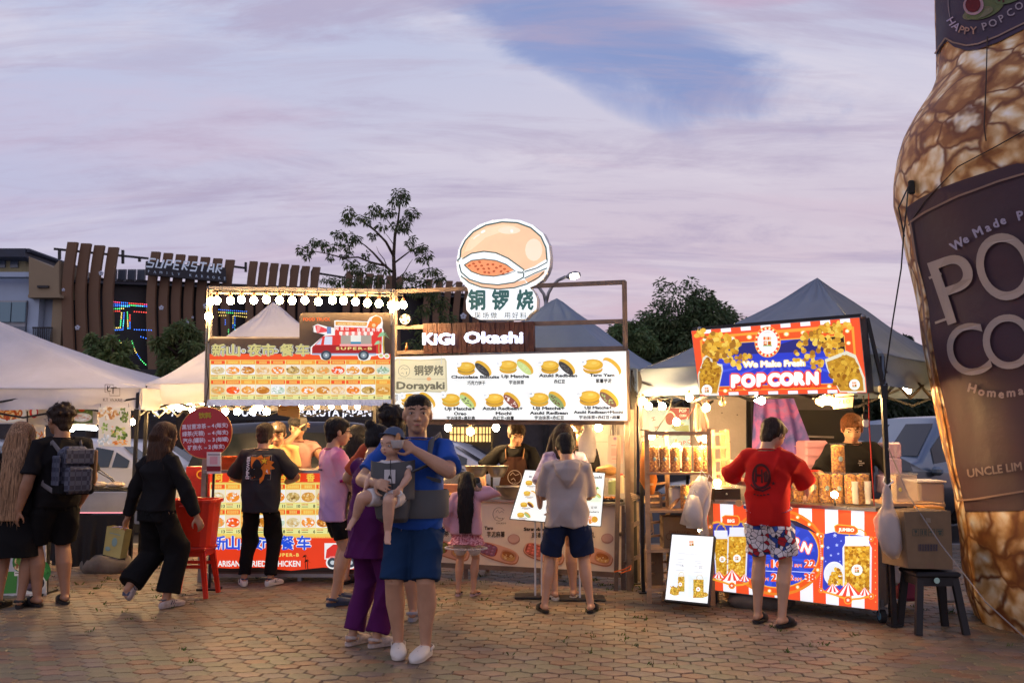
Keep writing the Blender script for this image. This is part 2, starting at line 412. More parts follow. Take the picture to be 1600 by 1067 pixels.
# ================================================================== SETTING
def cmat(name,rough=.7,var=.2,vscale=3,bump=.15,bscale=30,mul=1.0,transl=0,spec=.4,fine=60):
    """colour from the mesh's colour attribute (each piece its own colour) with grain"""
    m = bpy.data.materials.new(name);m.use_nodes = True;nt = m.node_tree;b = nt.nodes['Principled BSDF']
    a = nd(nt,'ShaderNodeVertexColor');a.layer_name = 'Col';tcn = nd(nt,'ShaderNodeTexCoord')
    n = nd(nt,'ShaderNodeTexNoise',i_Scale=float(vscale),i_Detail=6.0,i_Roughness=.65);nt.links.new(tcn.outputs['Object'],n.inputs['Vector'])
    mr = nd(nt,'ShaderNodeMapRange',i_From_Min=.25,i_From_Max=.75,i_To_Min=(1-var)*mul,i_To_Max=(1+var*.6)*mul);nt.links.new(n.outputs[0],mr.inputs[0])
    c = mixc(nt,1.0,a.outputs[0],mr.outputs[0],'MULTIPLY');nt.links.new(c,b.inputs['Base Color'])
    b.inputs['Roughness'].default_value = rough;b.inputs['Specular IOR Level'].default_value = spec
    if bump:
        n2 = nd(nt,'ShaderNodeTexNoise',i_Scale=float(bscale),i_Detail=5.0);nt.links.new(tcn.outputs['Object'],n2.inputs['Vector'])
        bp = nd(nt,'ShaderNodeBump',i_Strength=bump,i_Distance=.01);nt.links.new(n2.outputs[0],bp.inputs['Height']);nt.links.new(bp.outputs[0],b.inputs['Normal'])
    if transl:
        tr = nd(nt,'ShaderNodeBsdfTranslucent');nt.links.new(c,tr.inputs[0]);mx = nd(nt,'ShaderNodeMixShader');mx.inputs[0].default_value = transl
        nt.links.new(b.outputs[0],mx.inputs[1]);nt.links.new(tr.outputs[0],mx.inputs[2]);nt.links.new(mx.outputs[0],nt.nodes['Material Output'].inputs[0])
    return m
M['paver'] = cmat('concrete_paver',.5,.4,5,.45,90,mul=.88,spec=.5)
M['leaf'] = cmat('leaf',.55,.25,2,0,transl=.25)
M['weed'] = cmat('weed',.7,.2,3,0,transl=.2)

# ---- ground and plaza paving
mb = MB();mb.box((0,600,-.3),(2600,1300,.5))
ground = tag(mb.build('ground',pmat('asphalt',(.05,.05,.052),.8,var=.35,vscale=.8,bump=.4,bscale=40)),kind='structure')
mb = MB();mb.box((0,7.3,-.03),(22,9.8,.012));base = mb
pav = tag(base.build('pavement',pmat('joint_soil',(.035,.03,.018),.95,var=.5,vscale=4,dark=(.02,.03,.01)),origin=(0,7.3,-.04)),kind='structure')
L_,W_,A_ = .168,.104,.0135
def paver_outline(sh):
    pts = [];g = .0026
    for i in range(6):
        x = -L_/2+g+(L_-2*g)*i/5;pts.append((x,-W_/2-A_*max(-1,min(1,1.35*math.cos(2*math.pi*x/L_)))+g))
    for i in range(5,-1,-1):
        x = -L_/2+g+(L_-2*g)*i/5;pts.append((x,W_/2+A_*max(-1,min(1,1.35*math.cos(2*math.pi*x/L_)))-g))
    return pts
OUT = paver_outline(0);NO = len(OUT)
def paver_geo(mb,X,Y,rot,z,tx,ty,c):
    cr,sr = math.cos(rot),math.sin(rot);vs = []
    for k,(ins,h) in enumerate(((0,-.03),(0,-.005),(.0045,0))):
        for x,y in OUT:
            q = 1-ins/.07;xx,yy = x*q,y*(1-ins/.05);zz = z+h+xx*tx+yy*ty
            vs.append((X+xx*cr-yy*sr,Y+xx*sr+yy*cr,zz))
    fs = [tuple(2*NO+i for i in range(NO))]
    for k in (0,1):
        for i in range(NO):fs.append((k*NO+i,k*NO+(i+1) % NO,(k+1)*NO+(i+1) % NO,(k+1)*NO+i))
    mb.col(c);mb.add(vs,fs)
PCOL = [(.215,.125,.075),(.235,.155,.092),(.185,.145,.10),(.205,.168,.115),(.165,.145,.11),(.245,.17,.105),(.19,.128,.08),(.19,.158,.112)]
rot = R(-7);cr,sr = math.cos(rot),math.sin(rot);rng = random.Random(5);cells = []
for k in range(-12,112):
    for i in range(-70,72):
        lx,ly = i*L_+(k % 2)*L_/2,k*W_;X,Y = lx*cr-ly*sr,3.2+lx*sr+ly*cr
        if Y < 3.4 or Y > 11.9 or abs(X) > .62*Y+1.6:continue
        cells.append((X,Y))
def inview(X,Y):return Y > 5.55 and abs(X) < .595*Y
vis = sorted([c for c in cells if inview(*c)],key=lambda c:c[1])[:300];vset = set(vis)
rest = MB()
for X,Y in cells:
    if (X,Y) in vset:continue
    n1 = noise.noise(Vector((X*.7,Y*.7,0)));c = PCOL[min(7,max(0,int(rng.random()*8)))]
    s_ = 1+.2*n1+rng.uniform(-.09,.09);paver_geo(rest,X,Y,rot+rng.uniform(-.012,.012),rng.uniform(-.003,.002),rng.uniform(-.02,.02),rng.uniform(-.03,.03),tuple(x*s_ for x in c))
r_ = rest.build('paver',M['paver'],pav,colors=True);r_['kind'] = 'stuff'
pm_ = []
for k in range(8):
    q = MB();paver_geo(q,0,0,0,0,rng.uniform(-.015,.015),rng.uniform(-.02,.02),tuple(x*rng.uniform(.88,1.1) for x in PCOL[k]))
    o = q.build('paver',M['paver'],colors=True,origin=(0,0,0));pm_.append(o.data);bpy.data.objects.remove(o)
for X,Y in vis:
    o = bpy.data.objects.new('paver',pm_[rng.randrange(8)]);COL.objects.link(o);o.parent = pav
    o.location = Vector((X,Y,rng.uniform(-.003,.002)))-Vector((0,7.3,-.04));o.rotation_euler = (rng.uniform(-.012,.012),rng.uniform(-.008,.008),rot)
# weeds in the joints
mb = MB();rng = random.Random(8)
for k in range(760):
    Y = 5.6+5.6*rng.random()**.7;X = rng.uniform(-.58,.62)*Y
    if noise.noise(Vector((X*.8,Y*1.1,3))) < (.12 if Y < 8.3 else -.12):continue
    for b in range(rng.randint(4,11)):
        a = rng.uniform(0,6.28);l = rng.uniform(.008,.028)*(1.5 if Y > 8 else 1);h = rng.uniform(.008,.035)*(1.5 if rng.random() < .15 else 1)
        px,py = X+rng.uniform(-.03,.03),Y+rng.uniform(-.012,.012);d = Vector((math.cos(a),math.sin(a),0));n = Vector((-d.y,d.x,0))*.003
        mb.col((rng.uniform(.04,.09),rng.uniform(.08,.13),.02));p0 = Vector((px,py,-.01))
        mb.add([p0-n,p0+n,p0+d*l*.6+n*.8+Vector((0,0,h)),p0+d*l+Vector((0,0,h*.9))],[(0,1,2),(0,2,3)])
tag(mb.build('weeds',M['weed'],colors=True),'small green weeds growing in the joints of the paving',kind='stuff')
mb = MB();mb.box((0,12.12,-.02),(22,.16,.1));tag(mb.build('kerb',pmat('kerb_concrete',(.28,.27,.25),.85,var=.3,vscale=5,bump=.3)),kind='structure')

# ---- canopy tents
def cloth_mat(name,col,tr=.3):
    m = pmat(name,col,.65,var=.14,vscale=1.6,bump=.25,bscale=5,bdist=.03);nt = m.node_tree;b = nt.nodes['Principled BSDF']
    t = nd(nt,'ShaderNodeBsdfTranslucent');t.inputs[0].default_value = (*col,1);x = nd(nt,'ShaderNodeMixShader');x.inputs[0].default_value = tr
    nt.links.new(b.outputs[0],x.inputs[1]);nt.links.new(t.outputs[0],x.inputs[2]);nt.links.new(x.outputs[0],nt.nodes['Material Output'].inputs[0]);return m
M['canopy'] = cloth_mat('tent_cloth',(.66,.66,.70),.12);M['canopy_grey'] = cloth_mat('grey_tent_cloth',(.19,.25,.34),.1)
M['canopy_blue'] = cloth_mat('blue_grey_tent_cloth',(.19,.27,.39),.1)
def tent(cor,apex,label,mat,val=.26,legs=(0,1,2,3),seed=0):
    cor = [Vector(c) for c in cor];apex = Vector(apex);ce = sum(cor,Vector())/4
    t = thing('canopy_tent',(ce.x,ce.y,0),label,'tent','canopy tents over the stalls')
    mb = MB()
    for i in range(4):
        a,b = cor[i],cor[(i+1) % 4]
        def f(u,v):
            e = a*(1-u)+b*u;q = e*(1-v)+apex*v;q.z = e.z+(apex.z-e.z)*v**1.22
            q.z -= .05*math.sin(math.pi*u)*(1-v)*math.sin(math.pi*min(1,v*2+.1)); 
            q.z += (.03*noise.noise(Vector((q.x*1.7+seed,q.y*1.7,v*3)))+.016*(1-abs(noise.noise(Vector((u*9+seed,v*3,i)))*2))) if 0 < v < 1 else 0
            return q
        mb.grid(f,30,22)
    mb.build('canopy',mat,t,smooth=True)
    vm = MB()
    for i in range(4):
        a,b = cor[i],cor[(i+1) % 4];n = (b-a).cross(Vector((0,0,1))).normalized();L = (b-a).length
        def f(u,v):
            w = noise.noise(Vector((u*L*2.4+seed*3,i*7,v*1.5)))*.06*v+.03*math.sin(u*L*5+v*3)*v*(.5+.5*math.sin(u*L*1.7))
            q = a*(1-u)+b*u;q = q-n*(.012+w);q.z -= v*val*(1+.03*math.sin(u*L*4));return q
        vm.grid(f,40,6)
    vm.build('valance',mat,t,smooth=True)
    for i in legs:
        c = cor[i];p = c+(ce-c)*.02;p2 = Vector((p.x,p.y,0))
        m = MB();m.beam(p2,(p.x,p.y,c.z-.02),.035,.035);m.box((p.x,p.y,.01),(.09,.09,.012));m.box((p.x,p.y,c.z-.3),(.055,.055,.12));m.build('pole',M['black_metal'],t)
    m = MB()
    for i in range(4):
        a,b = cor[i]+(ce-cor[i])*.02,cor[(i+1) % 4]+(ce-cor[(i+1) % 4])*.02;a = Vector((a.x,a.y,cor[i].z));b = Vector((b.x,b.y,cor[(i+1) % 4].z));dz = Vector((0,0,.28));mid = (a+b)/2;q1 = (a+mid)/2;q2 = (b+mid)/2
        for s,e in ((a-dz*.2,q1-dz),(a-dz,q1-dz*.2),(q1-dz*.2,mid-dz),(q1-dz,mid-dz*.2),(mid-dz*.2,q2-dz),(mid-dz,q2-dz*.2),(q2-dz*.2,b-dz),(q2-dz,b-dz*.2)):m.beam(s-Vector((0,0,.06)),e-Vector((0,0,.06)),.014,.022)
    m.build('truss',M['black_metal'],t);return t
def V(x,y=0,z=0):return Vector((x,y,z))
E0 = P(222,606,9.9)
tentA = tent([(-9.4,9.6,E0.z),E0,(-4.5,13.0,2.15),(-9.6,13,2.1)],P(-30,494,11.4),'white canopy tent with a printed valance over the grill stall',M['canopy'],.25,seed=1)
tentB = tent([P(226,600,10.6),P(590,590,10.3),(-1.6,13.2,2.15),(-4.6,13.5,2.15)],P(427,472,12.0),'pale canopy tent rising behind the red and yellow menu board',M['canopy'],.25,seed=2)
tentC = tent([P(640,600,9.9),P(991,575,8.95),(2.3,11.3,2.2),(-.3,12.3,2.2)],P(870,466,10.5),'blue grey canopy tent with a pointed top behind the pancake sign',M['canopy_blue'],.25,seed=3)
tentD = tent([P(994,577,8.45),P(1380,552,6.95),(4.7,8.75,2.15),(2.9,10.3,2.15)],P(1277,434,8.6),'large grey canopy tent over the popcorn stall',M['canopy_grey'],.26,seed=4)
# print on the left tent's valance
b = Board(P(160,598,9.9),P(200,599,9.9),P(200,632,9.9),P(160,631,9.9),40,33,z0=.06)
k = '#3a3436'
for q in ([(8,3),(21,3),(21,8),(31,8),(31,20),(15,20),(15,15),(8,15),(8,3)],):b.line(q,.8,k,1)
b.line([(12,5),(12,13)],1.6,k,2);b.line([(12,9.5),(16,5)],1.2,k,2);b.line([(12,13),(17,13)],1.2,k,2);b.line([(17,8),(26,7)],1.2,k,2);b.line([(20.5,8),(20.5,17)],1.6,k,2)
b.text('KT WARE',20,26.5,5,k,2,wd=30)
b.build('print',PM['cloth_ink'],tentA)

# ---- karaoke building
YB = 36.0
def YK(u):return YB+(u-95)*9.0/635.0        # facade recedes to the right
brown = pmat('brown_cladding',(.17,.095,.052),.6,var=.18,vscale=.6);darkw = pmat('black_facade',(.016,.015,.02),.5,var=.3)
kb = thing('karaoke_building',V(-14,YB+5),'black karaoke building fronted by curved brown vertical fins','building')
A_l,A_r = P(93,432,YB+.8),P(760,460,YK(760)+.8)
mb = MB();q0,q1 = V(A_l.x,A_l.y),V(A_r.x,A_r.y);bk = V(1.5,11)
mb.hexa([q0,q1,q1+bk,q0+bk,V(q0.x,q0.y,A_l.z),V(q1.x,q1.y,A_r.z),V(q1.x,q1.y,A_r.z)+bk,V(q0.x,q0.y,A_l.z)+bk]);mb.build('wall',darkw,kb)
mb = MB();dz = V(0,0,.9)
mb.hexa([V(q0.x,q0.y,A_l.z-.3)-V(0,.5),V(q1.x,q1.y,A_r.z-.3)-V(0,.5),V(q1.x,q1.y,A_r.z-.3)+bk,V(q0.x,q0.y,A_l.z-.3)+bk,V(q0.x,q0.y,A_l.z)+V(0,.3),V(q1.x,q1.y,A_r.z)+V(0,.3),V(q1.x,q1.y,A_r.z+.4)+bk,V(q0.x,q0.y,A_l.z+.4)+bk]);mb.build('roof',pmat('dark_tile',(.05,.045,.05),.7,var=.3,bump=.6,bscale=8),kb)
def fin(u,wpx,vtop,vbot,seed):
    Y = YK(u)-.2;m = MB();n = 22;w = wpx*PX(Y)*.84;th = .16;L,Rr = [],[]
    for i in range(n+1):
        t = i/n;v = vtop+(vbot-vtop)*t;off = (9*((.38-t)/.38)**1.6 if t < .38 else 5*((t-.38)/.62)**1.4)*wpx/17
        p = P(u+off,v,Y);L.append(p); 
    for i in range(n):
        a,b_ = L[i],L[i+1];m.hexa([b_,b_+V(w,.05),b_+V(w,.05+th),b_+V(0,th),a,a+V(w,.05),a+V(w,.05+th),a+V(0,th)])
    o = m.build('fin',brown,kb)
    for k in (1,2):
        q = L[k];m2 = MB()
    m = MB();q = L[0];m.beam(q+V(0,.1,-.05),q+V(-.25,.8,-.1),.05);m.beam(q+V(-.25,.8,-.1),q+V(-.25,.8,-1.2),.05);m.beam(L[3]+V(0,.1),q+V(-.25,.8,-1.1),.05);m.build('fin_bracket',M['black_metal'],kb)
for i,(u,vt) in enumerate([(96,378),(117,380),(138,383),(160,386)]):fin(u,17.5,vt,590,i)
for i in range(7):fin(228+i*19.4,15.5,393+i*2.1,610,i)
for i in range(7):fin(383+i*16.4,13.5,408+i*1.5,600,i)
for i in range(6):fin(535+i*15.8,12.5,424+i*1.6,600,i)
for i in range(6):fin(660+i*15.6,12,436+i*1.3,600,i)
for (u0,v0,u1,v1) in [(84,389,232,404),(352,415,384,419),(496,427,540,434)]:
    m = MB();m.beam(P(u0,v0,YK(u0)+.7),P(u1,v1,YK(u1)+.7),.09);m.build('railing',M['black_metal'],kb)
for u,v0,v1 in [(93,390,405),(192,391,412),(218,402,409),(384,410,425)]:m = MB();m.beam(P(u,v0,YK(u)+.7),P(u,v1,YK(u)+.7),.1);m.build('rail_post',M['black_metal'],kb)
M['dim_glass'] = pmat('dim_window',(.10,.13,.17),.15,spec=.8)
M['alu'] = pmat('window_frame_grey',(.3,.32,.35),.5,.3)
for i in range(4):
    u = 170+i*15;a,c = P(u,421,YK(u)+.72),P(u+12,440,YK(u)+.72);m = MB();m.box(((a.x+c.x)/2,a.y,(a.z+c.z)/2),(c.x-a.x,.08,a.z-c.z));wn = m.build('window',M['alu'],kb)
    m = MB();m.box(((a.x+c.x)/2,a.y-.06,(a.z+c.z)/2),((c.x-a.x)*.8,.05,(a.z-c.z)*.8));m.build('pane',M['dim_glass'],wn)
a,c = P(131,412,YK(131)+.7),P(137,437,YK(131)+.7);m = MB();m.box(((a.x+c.x)/2,a.y,(a.z+c.z)/2),(c.x-a.x,.1,a.z-c.z));m.build('window',pmat('pale_window',(.4,.45,.5),.3),kb)
# flower ornaments on the fins
fm = pmat('ornament_white',(.55,.6,.7),.5)
for u,v,r in [(158,427,4),(99,453,2.6),(121,512,4),(136,560,6.5),(252,481,4),(290,515,8),(293,505,4),(322,478,5),(301,496,2),(724,494,5),(700,520,3),(690,560,3),(318,411,2)]:
    Y = YK(u)-.75;m = MB();c = P(u,v,Y);r *= PX(Y)
    for k in range(5):
        t = R(90+72*k);m.ell(c+V(math.cos(t)*r*.6,0,math.sin(t)*r*.6),(r*.45,.04,r*.45),nu=8,nv=5)
    m.build('flower_ornament',fm,kb)
# name board
ss = tag(empty('karaoke_sign',P(290,445,YK(290)-.9)),'dark fascia sign with silver letters on the brown fins','sign')
u0,u1 = 226,354
b = Board(P(229,402,YK(u0)-.85),P(352,412,YK(u1)-.85),P(354,441,YK(u1)-.85),P(228,429,YK(u0)-.85),126,28)
b.panel(.2,'backing_board',pmat('sign_black',(.018,.02,.028),.5),ss,0,6)
# angular letters in strokes
def seg(pts,x,s,y=2,wd=2.6,c='#b9c6dc'):
    pts = [(x+p[0]*s,y+p[1]*s) for p in pts];b.line([(p[0]+(15-p[1])*.25,p[1]) for p in pts],wd,c,8)
gl = {'S':[[(10,0),(1,0),(0,6),(9,7),(8,13),(-1,13)]],'U':[[(0,0),(0,13),(8,13),(9,0)]],'P':[[(0,13),(1,0),(9,0),(8,7),(1,7)]],'E':[[(9,0),(0,0),(0,13),(8,13)],[(0,6.5),(7,6.5)]],'R':[[(0,13),(1,0),(9,0),(8,6),(1,6),(8,13)]],'T':[[(-1,0),(10,0)],[(4.5,0),(4,13)]],'A':[[(0,13),(2,0),(8,0),(9,13)],[(1,8),(8,8)]]}
for i,ch in enumerate('SUPERSTAR'):
    for st in gl[ch]:seg(st,1+i*13.5,1.0)
for i,ch in enumerate('FAMILY KARAOKE'):b.text(ch,4+i*9.2,22.5,4.2,'#9fb0cc',8)
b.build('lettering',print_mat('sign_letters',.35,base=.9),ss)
# LED outline figures
def led(paths,label,Yl,rad):
    t = thing('led_sign',P(paths[0][0][0][0],paths[0][0][0][1]+60,Yl),label,'light sign','LED outline signs on the karaoke building')
    groups = {}
    for pts,cols,sp in paths:
        acc = 0;L = 0
        for (x0,y0),(x1,y1) in zip(pts,pts[1:]):
            d = math.hypot(x1-x0,y1-y0);n = max(1,int(d/sp/1.15))
            for i in range(n):
                x,y = x0+(x1-x0)*i/n,y0+(y1-y0)*i/n;c = cols[int((L+i*sp)/max(sp*4,8)) % len(cols)]
                groups.setdefault(c,[]).append((x,y))
            L += d
    for c,pts in groups.items():
        m = MB()
        for x,y in pts:m.ell(P(x,y,Yl),rad,nu=6,nv=4)
        m.build('led_string',LEDM[c],t)
    return t
LEDM = {c:pmat('led_'+n,srgb(h),.4,emis=h,estr=3) for c,n,h in [('b','blue','#3f7dff'),('p','pink','#ff4a8c'),('g','green','#5dff8a'),('y','yellow','#ffe27a'),('r','red','#ff5046'),('c','cyan','#5ce2ff')]}
led([([(166,471),(232,476)],'ppbrr',2.6),([(166,474.5),(232,479)],'bbbgc',2.6),([(166,477.5),(205,479)],'bbc',2.6),([(166,483),(196,482)],'ggy',2.6),([(166,486.5),(190,486)],'prp',2.6),
     ([(210,487),(232,488.5)],'rr',2.8),([(190,489),(188,512),(166,513)],'ygy',2.5),([(194,489),(192,515),(166,516.5)],'bcb',2.5),([(199,488),(200,516)],'gyc',2.6),([(203,492),(203,516)],'rbp',2.6),
     ([(150,513),(151,530)],'pp',3),([(166,524),(184,525)],'cgb',2.6),([(166,528),(184,528)],'bpb',2.6),([(210,515),(240,516)],'bb',3.2),([(220,526),(232,530)],'bg',3),
     ([(187,532),(181,550),(171,563),(158,568)],'grp',2.4),([(189,535),(184,553),(173,567),(160,571)],'ybb',2.4),([(196,534),(187,555),(174,577)],'ggc',2.4),([(199,535),(190,557),(178,577)],'gcy',2.4),
     ([(206,533),(211,548),(220,562),(230,572)],'gyb',2.6),([(203,567),(210,578),(222,585)],'bbb',2.4),([(204,570),(211,582),(222,583)],'bcb',2.4)],
    'multicoloured light outline figure between brown fins behind the leafy tree',YK(200)-.5,.021)
led([([(342,484),(388,487)],'bbb',2.6),([(342,488),(388,490)],'ygy',2.6),([(343,493),(356,493)],'yy',2.6),([(364,495),(364,518)],'yby',2.6),([(367,495),(367,518)],'bcb',2.6),([(366,493),(388,496)],'yyb',2.6),([(352,500),(352,510)],'bb',2.8),([(357,515),(357,525)],'gy',2.6)],
    'small blue and yellow light outline seen above the bulbs and menu board',YK(360)-.5,.018)

# ---- pale shophouse left of it
sb = thing('shophouse',V(-20,38),'pale blue shophouse with tan bay at the left edge','building')
pb = pmat('pale_blue_render',(.42,.52,.66),.8,var=.12,vscale=.7);tan = pmat('tan_render',(.30,.235,.15),.8,var=.12,vscale=.7);ylw = pmat('yellow_render',(.40,.36,.20),.8,var=.15)
def wall_px(u0,v0,u1,v1,Y,mat,par,name='wall',th=.4):
    a,c = P(u0,v0,Y),P(u1,v1,Y);m = MB();m.box(((a.x+c.x)/2,Y+th/2,(a.z+c.z)/2),(c.x-a.x,th,a.z-c.z));return m.build(name,mat,par)
gz = P(0,700,36).z
m = MB();a = P(-200,430,36);c = P(47,432,36);m.box(((a.x+c.x)/2,39,c.z/2),(c.x-a.x,5,c.z));m.build('wall',pb,sb)
wall_px(-60,425,48,432.5,35.9,pb,sb,'parapet',.3)
m = MB();a = P(47,402,36);c = P(93,412,36);mid = P(47,461,36)
m.prism([P(45,401,35.7),P(83,418,35.7),P(92,407,35.7),P(92,461,35.7),P(45,461,35.7)],V(0,4));m.build('bay_wall',tan,sb)
wall_px(44,460,94,465,35.5,tan,sb,'ledge',.5)
m = MB();a,c = P(56,465,36.6),P(83,545,36.6);m.box(((a.x+c.x)/2,37,(a.z+c.z)/2),(c.x-a.x,.3,a.z-c.z));m.build('balcony_recess',darkw,sb)
wall_px(45,462,56,560,35.9,pb,sb,'wall');wall_px(70,465,84,540,36.4,pb,sb,'wall',.2);wall_px(83,462,93,560,35.9,tan,sb)
wall_px(58,446,75,449.5,35.6,darkw,sb,'vent',.1)
m = MB();Yr = 35.7
for i in range(11):u = 52+i*2.9;m.beam(P(u,512,Yr),P(u,534,Yr),.03)
m.beam(P(51,512,Yr),P(82,512,Yr),.06);m.beam(P(51,535,Yr),P(82,535,Yr),.08);m.build('balcony_railing',M['black_metal'],sb)
wf = None
for (u0,v0,u1,v1) in [(-22,470,40,526)]:
    a,c = P(u0,v0,35.9),P(u1,v1,35.9);m = MB();m.box(((a.x+c.x)/2,35.9,(a.z+c.z)/2),(c.x-a.x,.2,a.z-c.z));wn = m.build('window',M['alu'],sb)
    for (p0,q0_,p1,q1_) in [(-20,472,-1,503),(1,472,15,503),(19,472,38,503),(-20,510,-1,524),(1,510,15,524),(19,510,38,524)]:
        a,c = P(p0,q0_,35.7),P(p1,q1_,35.7);m = MB();m.box(((a.x+c.x)/2,35.74,(a.z+c.z)/2),(c.x-a.x,.06,a.z-c.z));m.build('pane',pmat('curtained_pane',(.18,.3,.36),.2) if q0_ < 500 else M['dim_glass'],wn)
m = MB();a = P(-200,402,38);c = P(34,430,38);m.box(((a.x+c.x)/2,40,(a.z+c.z)/2),(c.x-a.x,3.6,a.z-c.z));m.build('upper_wall',ylw,sb)
for u in (-4,16): 
    a,c = P(u,406,38.1),P(u+11,418,38.1);m = MB();m.box(((a.x+c.x)/2,38.17,(a.z+c.z)/2),(c.x-a.x,.1,a.z-c.z));m.build('window',M['dim_glass'],sb)
m = MB();a = P(-200,390,37.5);c = P(44,403,37.5);m.box(((a.x+c.x)/2,40,(a.z+c.z)/2),(c.x-a.x,5.5,a.z-c.z))
for i in range(40):
    p = P(44-i*4.4,391,37.3);m.tube([p,p+V(0,5,.1)],.09,6)
m.build('roof',pmat('blue_black_tile',(.035,.045,.07),.6,var=.3),sb)

# ---- row of shops behind the parking, with the dark lit fascia
sh = thing('shop_row',V(-4,24),'low dark shopfront row behind the parked cars','building')
m = MB();m.box((-6,25.6,1.7),(30,3,3.4));m.build('wall',pmat('dark_shop_wall',(.06,.055,.06),.8,var=.3),sh)  # plain dark wall colour of the shop row
m = MB();m.box((-6,23.9,2.62),(30,.4,.2));m.build('awning',pmat('awning_dark',(.03,.03,.035),.8),sh)
wl = pmat('lit_shop_window',(.8,.55,.25),.5,emis=(1,.62,.2),estr=1.5)
fs = tag(empty('fascia_sign',V(-6.6,22,0)),'long black fascia with glowing white capital letters behind the fried food stall','sign')
b = Board(P(232,633,22),P(604,633,22),P(604,656,22),P(232,656,22),372,23)
b.panel(.25,'fascia_board',pmat('fascia_black',(.02,.02,.025),.5),fs)
lt = '#eef0ff'
b.text('K',14,11,13,lt,2,bold=.02);b.text('7',39,11,13,lt,2,bold=.02);b.text('U',151,11,13,lt,2,bold=.03);b.text('S',165,11,13,lt,2,bold=.03);b.text('U',178,11,13,lt,2,bold=.03)
b.text('RAKUYA JAPAN',292,11,13,lt,2,bold=.025,wd=112)
b.build('lettering',print_mat('fascia_letters',1.2,base=.4),fs)
for i,(u0,v0,u1,v1) in enumerate([(702,667,724,690),(727,667,745,690),(748,667,768,690)]):
    a,c = P(u0,v0,23.7),P(u1,v1,23.7);m = MB();m.box(((a.x+c.x)/2,23.98,(a.z+c.z)/2),(c.x-a.x,.1,a.z-c.z));wn = m.build('window',wl,sh)
    m = MB()
    for k in range(1,4):x = a.x+(c.x-a.x)*k/4;m.box((x,23.9,(a.z+c.z)/2),(.03,.04,a.z-c.z))
    m.box(((a.x+c.x)/2,23.9,(a.z+c.z)/2),(c.x-a.x,.04,.03));m.build('glazing_bar',M['black_metal'],wn)

# ---- trees
def blade(mb,p,d,l,w,c,rng,seg=2):
    side = d.cross(Vector((rng.uniform(-1,1),rng.uniform(-1,1),rng.uniform(-1,1)))).normalized()*w
    mb.col(c);mid = p+d*l*.45;mb.add([p,mid+side,p+d*l+Vector((0,0,-.15*l)),mid-side],[(0,1,2,3)])
def clump(mb,c,r,n,l,rng,droop=.5,tone=(.05,.09,.03),tv=.4):
    for i in range(n):
        d = Vector((rng.gauss(0,1),rng.gauss(0,1),rng.gauss(0,1))).normalized();k = rng.random()**.45
        p = c+Vector((d.x*r[0],d.y*r[1],d.z*r[2]))*k
        dd = (d*.7+Vector((rng.uniform(-.6,.6),rng.uniform(-.6,.6),-droop))).normalized();s = rng.uniform(1-tv,1+tv)
        blade(mb,p,dd,l*rng.uniform(.6,1.3),l*.17,(tone[0]*s*rng.uniform(.8,1.3),tone[1]*s,tone[2]*s),rng)
def tree_thing(label,base):return thing('tree',base,label,'tree','trees behind the stalls')
bark = pmat('bark',(.055,.04,.03),.9,var=.4,vscale=20)
# slender tree: limbs as drawn, each at its own depth
rng = random.Random(21);YT = 17.5
tb = P(615,720,YT);st = tree_thing('tall slender tree with open crown against the sky left of the round sign',(tb.x,tb.y,0))
limb = MB();jit = lambda:rng.uniform(-.8,.8)
def L3(pts,r0,r1):
    n = len(pts);dy = [0]; 
    for i in range(1,n):dy.append(dy[-1]+rng.uniform(-.35,.35))
    limb.tube([P(u,v,YT+dy[i]) for i,(u,v) in enumerate(pts)],[.7*(r0+(r1-r0)*i/(n-1)) for i in range(n)],7);return dy[-1]
trunk_pts = [(615,688),(616,560),(616,430),(615,400),(617,370),(622,345),(625,320),(627,300)]
limb.tube([V(tb.x,YT,-.05)]+[P(u,v,YT) for u,v in trunk_pts],[.09,.075,.055,.045,.036,.03,.022,.016,.01],9)
br = [([(615,400),(603,378),(588,362),(572,350),(558,342)],.045,.012),([(612,425),(598,412),(583,395),(572,385),(560,376)],.045,.012),([(600,415),(580,410),(560,402),(535,403),(515,397),(492,393),(478,402)],.035,.008),
      ([(615,412),(628,402),(640,393),(652,388),(662,398)],.03,.008),([(616,440),(632,426),(640,412),(645,405)],.02,.005),([(610,430),(600,405),(592,395),(588,385)],.018,.004),
      ([(588,362),(578,352),(572,345)],.015,.006),([(617,385),(608,372),(600,362)],.014,.005),([(622,350),(636,338),(648,332)],.02,.006),([(620,365),(606,345),(596,335)],.018,.006),([(602,376),(588,366),(580,372)],.012,.004),
      ([(616,470),(640,455),(668,440),(690,430)],.03,.008),([(616,480),(590,460),(560,440),(540,420)],.03,.008),([(616,520),(650,495),(690,480)],.03,.01),([(560,376),(553,366),(545,360)],.012,.006)]
for p_,a_,b_ in br:L3(p_,a_,b_)
limb.build('trunk',bark,st,smooth=True)
